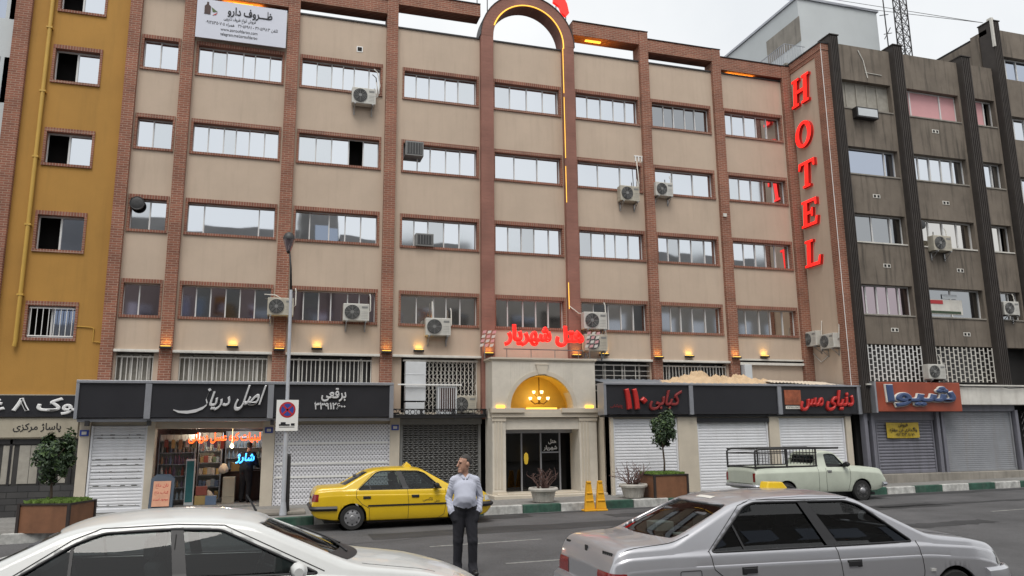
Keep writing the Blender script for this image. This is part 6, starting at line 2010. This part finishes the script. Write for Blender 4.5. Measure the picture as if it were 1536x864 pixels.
pr += [('c', (0, .012, 1.44), (-.006, -.002, 1.58), .060, .056, SK, .02),
       ('e', hl(0, .012, .035), (.076 * q, .096 * q, .098 * q), Hm, SK, .02), ('e', hl(0, -.022, -.045), (.062 * q, .074 * q, .084 * q), Hm, SK, .03),
       ('c', hl(0, -.108, .012), hl(0, -.130, -.028), .011, .017, SK, .012), ('c', hl(-.02, -.096, -.076), hl(.02, -.096, -.076), .012, .012, SK, .01), ('c', hl(-.015, -.086, -.115), hl(.015, -.086, -.115), .024, .024, SK, .02),
       ('c', hl(-.034, -.092, .032), hl(.034, -.092, .032), .015, .015, SK, .015)]
for s_ in (-1, 1):
    pr += [('e', hl(s_ * .087, .012, -.005), (.013, .026, .036), Hm, SK, .008), ('e', hl(s_ * .033, -.100, .010), (.009, .005, .004), Hm, EY, .002), ('c', hl(s_ * .020, -.107, .036), hl(s_ * .048, -.094, .038), .006, .005, HO, .003)]
# collar points, button placket, chest pocket, belt buckle
pr += [('c', (-.058, -.03, 1.482), (-.022, -.098, 1.435), .018, .014, SH_, .006), ('c', (.058, -.03, 1.482), (.022, -.098, 1.435), .018, .014, SH_, .006), ('c', (-.058, .045, 1.49), (.058, .045, 1.49), .020, .020, SH_, .012),
       ('c', (.0, -.128, 1.36), (.0, -.138, 1.28), .009, .009, SH_, .006), ('c', (0, -.139, 1.03), (0, -.14, 1.01), .012, .012, EY, .003)]
def folds(X, Y, Z, mat):
    w = Z + .5 * np.abs(X) + .035 * np.sin(X * 31 + Y * 17)
    arm = np.abs(X) > .19
    n = .0042 * np.abs(np.sin(w * 34 + 1.3 * np.sin(X * 23))) * np.clip((1.32 - Z) * 4, .25, 1)
    na = .0065 * np.abs(np.sin(Z * 52 + X * 40 + 1.4 * np.sin(Z * 23)))
    n = np.where(arm, na, n) + .003 * np.sin(X * 47 + Z * 12) * np.clip((1.15 - Z) * 9, 0, 1)
    t = .0045 * np.abs(np.sin(Z * 23 + X * 34 + 1.2 * np.sin(Z * 11))) * np.clip(1.2 - Z, .3, 1) + .003 * np.sin(X * 60)
    return np.where(mat == SH_, n, 0) + np.where(mat == TR, t, 0)
v, f, fm = sdf_body(pr, (-.36, -.30, -.01), (.36, .24, 1.84), .0085, .02, folds)
man = body_obj('person', v, f, fm, ['skin', 'shirt', 'trousers', 'shoe', 'trim', 'trim'], (-.37, -11.85, zr(-.4) + .004), R(-8))
tag(man, 'man in a pale blue shirt and dark trousers, hands in pockets, head turned aside', 'person')
BASE[man.name] = (0, 0, 0)
# hair: a close cap on the back and top of the skull
hp = [('e', tuple(np.array((0, .022, .05))), (.082 * 1.07, .098 * 1.07, .092 * 1.07), np.eye(3), 0, .01)]
v, f, fm = sdf_body(hp, (-.12, -.12, -.12), (.12, .15, .18), .008, .01, lambda X, Y, Z, m_: np.maximum(0, .004 * np.sin(X * 130) * np.sin(Z * 110 + Y * 90)) + np.where((Z < -.055) | ((Y < -.018 - (Z - .02) * -.2) & (Z < .085)) | ((Z < .01) & (Y < .03)), .2, 0))
me = bpy.data.meshes.new('hair'); me.from_pydata((v @ Hm.T + Hc).tolist(), [], f); me.materials.append(MT['hair'])
for p in me.polygons: p.use_smooth = True
o = bpy.data.objects.new('hair', me); COL.objects.link(o); o.parent = man

# person in the grocery: dark clothes, seen from behind, leaning to the counter
pr = []
for s_ in (-1, 1):
    pr += [('c', (s_ * .09, .02, .92), (s_ * .11, .0, .5), .115, .085, TR, .05), ('c', (s_ * .11, 0, .5), (s_ * .11, .04, .11), .085, .07, TR, .03), ('c', (s_ * .11, .06, .045), (s_ * .13, -.13, .04), .047, .042, HO, .02),
           ('c', (s_ * .19, -.06, 1.36), (s_ * .25, -.12, 1.1), .072, .06, SH_, .05), ('c', (s_ * .25, -.12, 1.1), (s_ * .17, -.33, 1.02), .058, .042, SH_, .03), ('c', (s_ * .17, -.33, 1.02), (s_ * .155, -.39, 1.01), .034, .036, SK, .01)]
    for q in range(4): pr.append(('c', (s_ * (.135 + .015 * q), -.39, 1.01), (s_ * (.125 + .018 * q), -.455 - .01 * (q in (1, 2)), .99), .009, .007, SK, .004))
    pr.append(('c', (s_ * .13, -.37, 1.01), (s_ * .10, -.41, 1.0), .010, .008, SK, .004))
pr += [('c', (-.075, .02, .98), (.075, .02, .98), .13, .13, TR, .06), ('c', (-.08, -.01, 1.15), (.08, -.01, 1.15), .135, .135, SH_, .07), ('c', (-.09, -.05, 1.32), (.09, -.05, 1.32), .125, .125, SH_, .07), ('c', (-.15, -.05, 1.39), (.15, -.05, 1.39), .075, .075, SH_, .06),
       ('c', (0, -.06, 1.42), (0, -.10, 1.53), .058, .054, SK, .03), ('e', (0, -.11, 1.63), (.076, .095, .105), np.eye(3), SK, .02), ('e', (0, -.085, 1.65), (.084, .092, .10), np.eye(3), 4, .01), ('c', (0, -.20, 1.62), (0, -.215, 1.59), .012, .016, SK, .01),
       ('e', (.08, -.11, 1.61), (.012, .022, .03), np.eye(3), SK, .005), ('e', (-.08, -.11, 1.61), (.012, .022, .03), np.eye(3), SK, .005)]
v, f, fm = sdf_body(pr, (-.40, -.52, -.02), (.40, .25, 1.80), .014, .03, None)
cust = body_obj('person', v, f, fm, ['skin', 'darkcoat', 'jeans', 'shoe', 'hair'], (-3.98, 1.0, .215), R(150))
tag(cust, 'dark clothed person leaning over the counter inside the lit grocery', 'person')

# ================================================================ GROCERY CONTENTS
def shelf(x0, x1, y, z0, z1, n, label, mat='graymetal', d=.35):
    t = thing('shelf_rack', ((x0 + x1) / 2, y, z0), label, 'shelf')
    m = MB()
    for k in range(n + 1): m.box(x0, x1, y, y + d, z0 + (z1 - z0) * k / n, z0 + (z1 - z0) * k / n + .02)
    m.build('shelf', mat, t)
    m = MB(); m.box(x0, x1, y + d, y + d + .02, z0, z1 + .2); m.build('back_panel', 'offwhite', t)
    m = MB(); m.box(x0 - .03, x0, y, y + d, z0, z1 + .2); m.box(x1, x1 + .03, y, y + d, z0, z1 + .2); m.build('side_panel', mat, t)
    return [z0 + (z1 - z0) * k / n + .02 for k in range(n)]
GC = [M('goods_%d' % k, c, .4, .1, 6) for k, c in enumerate([(.26, .07, .05), (.46, .44, .40), (.12, .17, .26), (.42, .30, .12), (.14, .19, .12), (.14, .10, .15), (.30, .19, .10), (.28, .34, .38)])]
bot = tag(MB().lathe([(.036, 0), (.038, .02), (.038, .14), (.016, .19), (.016, .23)], (0, 0, 0), 8).build('bottle', GC[0], smooth=True, angle=40), 'x', 'bottle', 'goods on the grocery shelves')
pak = tag(MB().box(-.06, .06, -.05, .05, 0, .2).build('packet', GC[3], bevel=.012), 'x', 'packet', 'goods on the grocery shelves')
first = {0: True, 1: True}
def place_goods(kind, x, y, z, c, label, s=1):
    src = (bot, pak)[kind]
    if first[kind]: o = src; first[kind] = False
    else:
        o = src.copy(); COL.objects.link(o)
    o.data = o.data.copy() if False else o.data
    s *= random.uniform(.82, 1.12); o.location = (x + random.uniform(-.012, .012), y + random.uniform(-.05, .03), z); o.scale = (s * random.uniform(.9, 1.1), s, s); o['label'] = label
    if random.random() < .45: c = random.randrange(8)
    if o.material_slots: o.material_slots[0].link = 'OBJECT'; o.material_slots[0].material = GC[c]
zsn = shelf(-6.38, -5.45, .75, .35, 2.0, 5, 'tall rack of bottles and jars at the left of the grocery')
for i, z in enumerate(zsn):
    for k in range(8):
        place_goods(0, -6.31 + .115 * k, .85, z, [7, 6, 0, 5, 1][i], 'bottle standing on the left rack of the grocery', 1.05 if i != 1 else .9)
zsn = shelf(-5.36, -4.75, 1.3, .3, 2.05, 5, 'middle rack of packets and bottles facing the grocery door')
for i, z in enumerate(zsn):
    for k in range(5): place_goods(0 if i == 4 else 1, -5.28 + .115 * k, 1.4, z, [5, 2, 1, 3, 6][i], 'bottle standing on the middle rack of the grocery' if i == 4 else 'packet standing on the middle rack of the grocery', 1.0)
zsn = shelf(-4.68, -3.6, 2.9, 1.1, 2.1, 3, 'back rack of pale bottles behind the grocery counter')
for z in zsn:
    for k in range(8): place_goods(0, -4.6 + .13 * k, 3.0, z, 7, 'bottle standing on the rack behind the counter', 1.0)
ct = MB(); ct.box(-4.45, -3.6, 1.75, 2.3, .21, 1.05, 0); ct.box(-4.5, -3.58, 1.7, 2.35, 1.05, 1.09, 0); tag(ct.build('counter', 'counter', bevel=.01), 'dark wooden counter inside the open grocery', 'counter')
fr = MB(); fr.box(-5.62, -5.38, .5, .74, .21, 1.5, 0); fr.box(-5.60, -5.40, .49, .5, .3, 1.45, 1)
tag(fr.build('drinks_cooler', ['fridge', 'teal'], bevel=.01), 'slim glazed drinks cooler beside the left rack of the grocery', 'cooler')
ic = MB(); ic.box(-4.62, -4.28, .8, 1.3, .21, .95); ic.box(-4.6, -4.3, .79, .8, .4, .9)
tag(ic.build('goods_crate', 'creamboard', bevel=.02), 'tall pale crate of goods in the middle of the grocery doorway', 'crate')
for k, (z, r) in enumerate(((.95, .19), (1.05, .14))):
    m = MB(); m.lathe([(.02, 0), (r, .05), (r * 1.05, .14), (r * .6, .26), (.03, .30)], (-5.05 + .42 * k, .95, z if k else .30), 12)
    tag(m.build('goods_sack', 'sacks2', smooth=True), ['plump pale sack on the grocery floor before the middle rack', 'plump pale sack on top of the goods crate'][k], 'sack')
for k, (x, y, z, c, lab) in enumerate(((-5.2, .7, .21, 3, 'yellow carton on the grocery floor, lower one of its pile'), (-5.18, .72, .47, 0, 'red carton on top of the yellow one on the grocery floor'), (-4.9, .55, .21, 2, 'blue carton at the grocery threshold'), (-4.0, 1.9, 1.09, 1, 'white carton on the grocery counter'), (-4.3, 1.9, 1.09, 3, 'tan carton on the grocery counter'))):
    m = MB(); m.box(x - .15, x + .15, y - .12, y + .12, z, z + .25); m.box(x - .151, x + .151, y - .02, y + .02, z + .02, z + .252, 1)
    tag(m.build('carton', [GC[c], 'creamboard'], bevel=.006), lab, 'carton')
for k in range(9):
    m = MB(); x = -6.2 + .19 * k; m.tube([(x, .62, 2.3), (x, .62, 2.05)], .004, 4, mi=1); m.box(x - .05, x + .05, .60, .64, 1.84 - .03 * (k % 3), 2.06)
    tag(m.build('hanging_packet', [GC[(k * 3) % 8], 'iron']), 'packet hanging on a cord inside the top of the grocery opening', 'packet', 'packets hanging in the grocery')
AB = thing('pavement_sign', (-6.1, -.25, .2), 'dark blue framed sandwich board with an orange poster before the grocery', 'sandwich board')
m = MB(); m.prism([(-6.42, -.45, .2), (-5.82, -.45, .2), (-5.82, -.2, 1.0), (-5.95, -.17, 1.12), (-6.29, -.17, 1.12), (-6.42, -.2, 1.0)], (0, .04, 0)); m.prism([(-6.4, .0, .2), (-5.84, .0, .2), (-5.84, -.12, 1.05), (-6.4, -.12, 1.05)], (0, .04, 0)); m.build('frame', 'darkblue', AB)
m = MB(); m.prism([(-6.34, -.447, .28), (-5.9, -.447, .28), (-5.9, -.25, .94), (-6.34, -.25, .94)], (0, -.012, 0)); ps = m.build('poster', 'poster', AB)
m = MB(); up = Vector((0, .197, .66))
for kk, (s, h) in enumerate((('نان داغ', .12), ('کباب داغ', .10), ('موجود است', .09))): text(m, s, (-6.12, -.455 + .197 * (.78 - .27 * kk) - .006, .28 + .66 * (.78 - .27 * kk)), XR, up, height=h, bold=.01, ext=.004, maxw=.38)
m.build('lettering', 'redlet', ps)
m = MB(); text(m, 'لبنیات کره عسل دریانی', (-4.58, .02, 2.02), XR, ZU, height=.30, bold=.03, ext=.02, width=1.95)
tag(m.build('neon_sign', 'neono'), 'orange neon Persian lettering across the top of the grocery opening', 'neon sign')
m = MB(); text(m, 'شارژ', (-4.02, .72, 1.42), XR, (0.15, 0, 1), height=.30, bold=.03, ext=.02, width=.5)
tag(m.build('neon_sign', 'neonb'), 'small blue neon word glowing above the grocery counter', 'neon sign')
m = MB(); m.lathe([(0, -.07), (.05, -.05), (.06, 0), (.03, .06), (.02, .1)], (-4.42, .75, 1.86), 12); m.tube([(-4.42, .75, 1.95), (-4.42, .75, 2.5)], .006, 4)
tag(m.build('pendant_bulb', 'warm', smooth=True), 'bare warm bulb hanging in the grocery doorway', 'lamp')
m = MB()
for q in range(3): m.box(-5.9 + q * .9, -5.3 + q * .9, 1.0 + q * .5, 1.06 + q * .5, 2.44, 2.48)
tag(m.build('tube_light', 'warm'), 'ceiling tube light inside the grocery', 'lamp')
plight((-4.42, .70, 1.80), 9, (1, .80, .5), .06)
plight((-5.4, .9, 2.2), 13, (1, .9, .75), .15); plight((-4.2, 2.2, 2.2), 14, (.85, .92, 1), .15)

# ================================================================ STREET FURNITURE
# lamp post
LP = thing('street_lamp', (-2.95, -3.2, .18), 'tall slim grey lamp post with a teardrop head before the brick pillar', 'street lamp')
m = MB(); m.tube([(-2.95, -3.2, .18), (-2.96, -3.2, 2.6)], .055, 10); m.tube([(-2.96, -3.2, 2.6), (-2.99, -3.2, 5.9)], [.048, .040], 10); m.lathe([(.09, .18), (.09, .24), (.06, .5)], (-2.95, -3.2, 0), 12)
m.build('pole', 'polepaint', LP, smooth=True, angle=40)
m = MB(); m.tube([(-2.99, -3.2, 5.85), (-3.02, -3.2, 6.5), (-3.08, -3.2, 7.0)], [.03, .025, .022], 8); m.build('neck', 'iron', LP, smooth=True)
m = MB(); m.lathe([(.03, 6.88), (.07, 6.98), (.12, 7.12), (.155, 7.25), (.15, 7.33), (.10, 7.42), (.03, 7.46)], (-3.10, -3.2, 0), 16); hd = m.build('lamp_head', 'acdark', LP, smooth=True)
m = MB(); m.lathe([(.05, 6.93), (.123, 7.12), (.157, 7.25)], (-3.10, -3.203, 0), 16, cap=False); m.build('lamp_glass', 'film', hd, smooth=True)
NS = thing('no_parking_sign', (-2.93, -3.27, 2.3), 'white no parking sign with red and blue disc on the lamp post', 'road sign')
m = MB(); m.box(-3.22, -2.68, -3.285, -3.27, 2.25, 3.03); m.build('plate', 'white', NS)
m = MB()
cx_, cz_ = -2.95, 2.78
m.lathe([(.20, -3.286), (.20, -3.289)], (cx_, 0, cz_), 28, 'y', mi=0); m.lathe([(.155, -3.2895), (.155, -3.292)], (cx_, 0, cz_), 28, 'y', mi=1)
for a in (45, -45): m.obox((cx_, -3.2935, cz_), Vector((math.cos(R(a)), 0, math.sin(R(a)))) * .185, (0, .001, 0), Vector((-math.sin(R(a)), 0, math.cos(R(a)))) * .022, 0)
m.build('no_stopping_disc', ['signred', 'signblue'], NS)
m = MB(); m.box(-3.14, -2.88, -3.2895, -3.286, 2.38, 2.42); m.box(-3.1, -2.98, -3.289, -3.286, 2.42, 2.47); m.box(-2.85, -2.76, -3.289, -3.286, 2.38, 2.44); m.box(-3.14, -2.76, -3.289, -3.286, 2.34, 2.355)
m.build('tow_symbol', 'ink', NS)
m = MB(); m.box(-2.99, -2.86, -3.30, -3.10, .2, 1.62); m.prism([(-2.99, -3.3, 1.62), (-2.86, -3.3, 1.62), (-2.86, -3.1, 1.7), (-2.99, -3.1, 1.7)], (0, 0, .02))
m = MB(); m.lathe([(.075, .2), (.06, .4), (.05, 1.6), (.03, 1.68)], (-2.86, -3.08, 0), 10)
tag(m.build('dark_post', 'iron', smooth=True), 'short dark post standing right beside the foot of the lamp post', 'post')
m = MB(); m.box(-3.6, -2.4, -3.15, -2.3, .17, .27); tag(m.build('concrete_slab', 'concrete', bevel=.03), 'low broken concrete slab at the foot of the lamp post', 'slab')

# planters with clipped trees
def planter(x, y, w, d, h, label, rz=0):
    z = zs(x)
    t = thing('planter_box', (x, y, z), label, 'planter')
    m = MB(); m.box(x - w / 2, x + w / 2, y - d / 2, y + d / 2, z, z + h - .02); m.build('panel', 'corten', t)
    m = MB()
    for sx in (-1, 1):
        for sy in (-1, 1): m.box(x + sx * w / 2 - .03, x + sx * w / 2 + .03, y + sy * d / 2 - .03, y + sy * d / 2 + .03, z, z + h)
    for sy in (-1, 1): m.box(x - w / 2, x + w / 2, y + sy * d / 2 - .02, y + sy * d / 2 + .02, z + h - .04, z + h - .001)
    for sx in (-1, 1): m.box(x + sx * w / 2 - .02, x + sx * w / 2 + .02, y - d / 2, y + d / 2, z + h - .042, z + h - .002)
    m.build('frame', 'planterdark', t)
    t.rotation_euler = (0, 0, rz)
    m = MB(); m.box(x - w / 2 + .03, x + w / 2 - .03, y - d / 2 + .03, y + d / 2 - .03, z + h - .12, z + h - .04); m.build('soil', 'soil', t)
    m = MB(); rg = random.Random(int(x * 10))
    for k in range(1500):
        px, py = x + rg.uniform(-.5, .5) * (w - .08), y + rg.uniform(-.5, .5) * (d - .08)
        a = rg.uniform(0, 6.28); hh = rg.uniform(.03, .14); l = rg.uniform(.02, .04)
        dx, dy = math.cos(a) * l, math.sin(a) * l
        zz = z + h - .06
        m.add([(px - dx, py - dy, zz), (px + dx, py + dy, zz), (px + dx * 1.4 + rg.uniform(-.04, .04), py + dy * 1.4 + rg.uniform(-.04, .04), zz + hh), (px - dx, py - dy, zz + hh * .8)], [(0, 1, 2, 3)])
    gc = m.build('ground_cover', 'grassm', recalc=False)
    gc.rotation_euler = (0, 0, rz); gc.location = Vector((x, y, 0)) - Matrix.Rotation(rz, 3, 'Z') @ Vector((x, y, 0))
    stuff(tag(gc, 'bright green ground cover filling ' + label.split(' with')[0].split(' at')[0], 'ground cover'))
    return t
def leafy(x, y, z0, ztr, zc, rx, rz, n, label, seed, sq=1.0, leaf=.055):
    rg = random.Random(seed)
    t = thing('small_tree', (x, y, z0), label, 'tree')
    m = MB()
    m.tube([(x, y, z0), (x + .02, y, (z0 + ztr) / 2), (x - .01, y + .01, ztr), (x, y, zc)], [.032, .028, .024, .014], 8)
    for k in range(9):
        a = k * 2.4; s = ztr + (zc - ztr) * rg.uniform(-.1, .9); l = rg.uniform(.4, .8) * rx
        m.tube([(x, y, s), (x + l * .5 * math.cos(a), y + l * .5 * math.sin(a), s + .08), (x + l * math.cos(a), y + l * math.sin(a), s + .22)], [.014, .010, .005], 5)
    m.build('trunk', 'bark', t, smooth=True)
    m = MB()
    cl = []
    for k in range(64):
        while True:
            p = Vector((rg.uniform(-1, 1), rg.uniform(-1, 1), rg.uniform(-1, 1)))
            if .3 < p.length < 1.08: break
        cl.append((p, rg.uniform(.10, .36)))
    for k in range(n):
        c, cr = rg.choice(cl)
        d = Vector((rg.gauss(0, 1), rg.gauss(0, 1), rg.gauss(0, 1))).normalized() * cr * rg.random() ** .4
        p = c * .86 + d
        P3 = Vector((x + p.x * rx, y + p.y * rx, zc + p.z * rz))
        nrm = (p.normalized() + Vector((rg.uniform(-.9, .9), rg.uniform(-.9, .9), rg.uniform(-.3, 1.0)))).normalized()
        u = nrm.orthogonal().normalized(); u = Matrix.Rotation(rg.uniform(0, 6.28), 3, nrm) @ u; w = nrm.cross(u)
        L = leaf * rg.uniform(.7, 1.25); B = L * .45
        m.add([P3 - u * L, P3 - w * B + nrm * .006, P3 + u * L, P3 + w * B + nrm * .006], [(0, 1, 2, 3)], 0 if rg.random() < .78 else 1)
    m.build('crown', ['leaf', 'leafl'], t, recalc=False)
    return t
planter(-7.78, -4.02, 1.08, 1.05, .62, 'rust brown planter box with black corners at the left kerb', R(-17))
leafy(-7.97, -3.95, .6, 1.15, 1.74, .44, .64, 4200, 'round leafy clipped tree in the left planter box', 3)
planter(7.72, -3.02, 1.05, .95, .66, 'rust brown planter box with black corners before the right white shutter')
leafy(7.80, -2.95, .8, 1.72, 2.26, .40, .58, 3800, 'slim stemmed clipped tree in the right planter box', 5)
# ribbed stone pots with dry shrubs
def pot(x, y, label, slabel, seed, hs, spread):
    z = zs(x)
    t = thing('stone_pot', (x, y, z), label, 'pot')
    m = MB(); N = 48; pr_ = [(.20, 0), (.27, .02), (.33, .28), (.36, .30), (.41, .31), (.42, .36), (.40, .40), (.34, .39), (.33, .33)]
    vs_ = [((r + (.012 * (k % 2) if .01 < h < .29 else 0)) * math.cos(2 * math.pi * k / N) + x, (r + (.012 * (k % 2) if .01 < h < .29 else 0)) * math.sin(2 * math.pi * k / N) + y, z + h) for r, h in pr_ for k in range(N)]
    m.add(vs_, [(i * N + k, i * N + (k + 1) % N, (i + 1) * N + (k + 1) % N, (i + 1) * N + k) for i in range(len(pr_) - 1) for k in range(N)])
    m.build('bowl', 'potstone', t)
    m = MB(); m.lathe([(.34, z + .32), (.34, z + .35), (0, z + .37)], (x, y, 0), 20, cap=False); m.build('soil', 'soil', t)
    rg = random.Random(seed); m = MB()
    for k in range(26):
        a = rg.uniform(0, 6.28); r0 = rg.uniform(0, .15); p = Vector((x + r0 * math.cos(a), y + r0 * math.sin(a), z + .34)); pts = [p]; d = Vector((math.cos(a) * spread, math.sin(a) * spread, 1)).normalized()
        n = rg.randint(5, 8)
        for j in range(n):
            d = (d + Vector((rg.uniform(-.55, .55), rg.uniform(-.55, .55), rg.uniform(-.35, .4)))).normalized(); pts.append(pts[-1] + d * hs / n)
        m.tube(pts, [.016 * (1 - .7 * i / n) for i in range(len(pts))], 5)
        for i in range(2, len(pts)):
            if rg.random() < .8:
                q = pts[i] + Vector((rg.uniform(-.1, .1), rg.uniform(-.1, .1), rg.uniform(-.05, .1))); m.tube([pts[i], q], [.007, .003], 4)
    tag(m.build('dry_shrub', 'drytwig', smooth=True), slabel, 'shrub')
pot(4.02, -2.95, 'round ribbed stone pot at the kerb before the hotel entrance', 'bare reddish shrub in the stone pot before the hotel entrance', 11, .62, .4)
pot(6.78, -2.95, 'round ribbed stone pot beside the right planter box', 'gnarled bare shrub in the stone pot beside the right planter box', 23, .72, .4)
# amber plastic bollards
def bollard(x, y, label):
    m = MB(); z = zr(x)
    m.box(x - .17, x + .17, y - .14, y + .14, z, z + .05)
    m.prism([(x - .15, y - .10, z + .05), (x + .15, y - .10, z + .05), (x + .065, y - .05, z + .74), (x - .065, y - .05, z + .74)], (0, .10, 0))
    for q in (.25, .45): m.box(x - .135 + q * .12, x + .135 - q * .12, y - .125 + q * .08, y + .02, z + q, z + q + .05)
    m.box(x - .06, x + .06, y - .07, y + .05, z + .73, z + .79)
    return tag(m.build('bollard', 'conem', bevel=.015), label, 'bollard', 'amber plastic bollards')
bollard(4.98, -3.92, 'left one of the paired amber plastic bollards at the kerb')
bollard(5.30, -3.95, 'right one of the paired amber plastic bollards at the kerb')
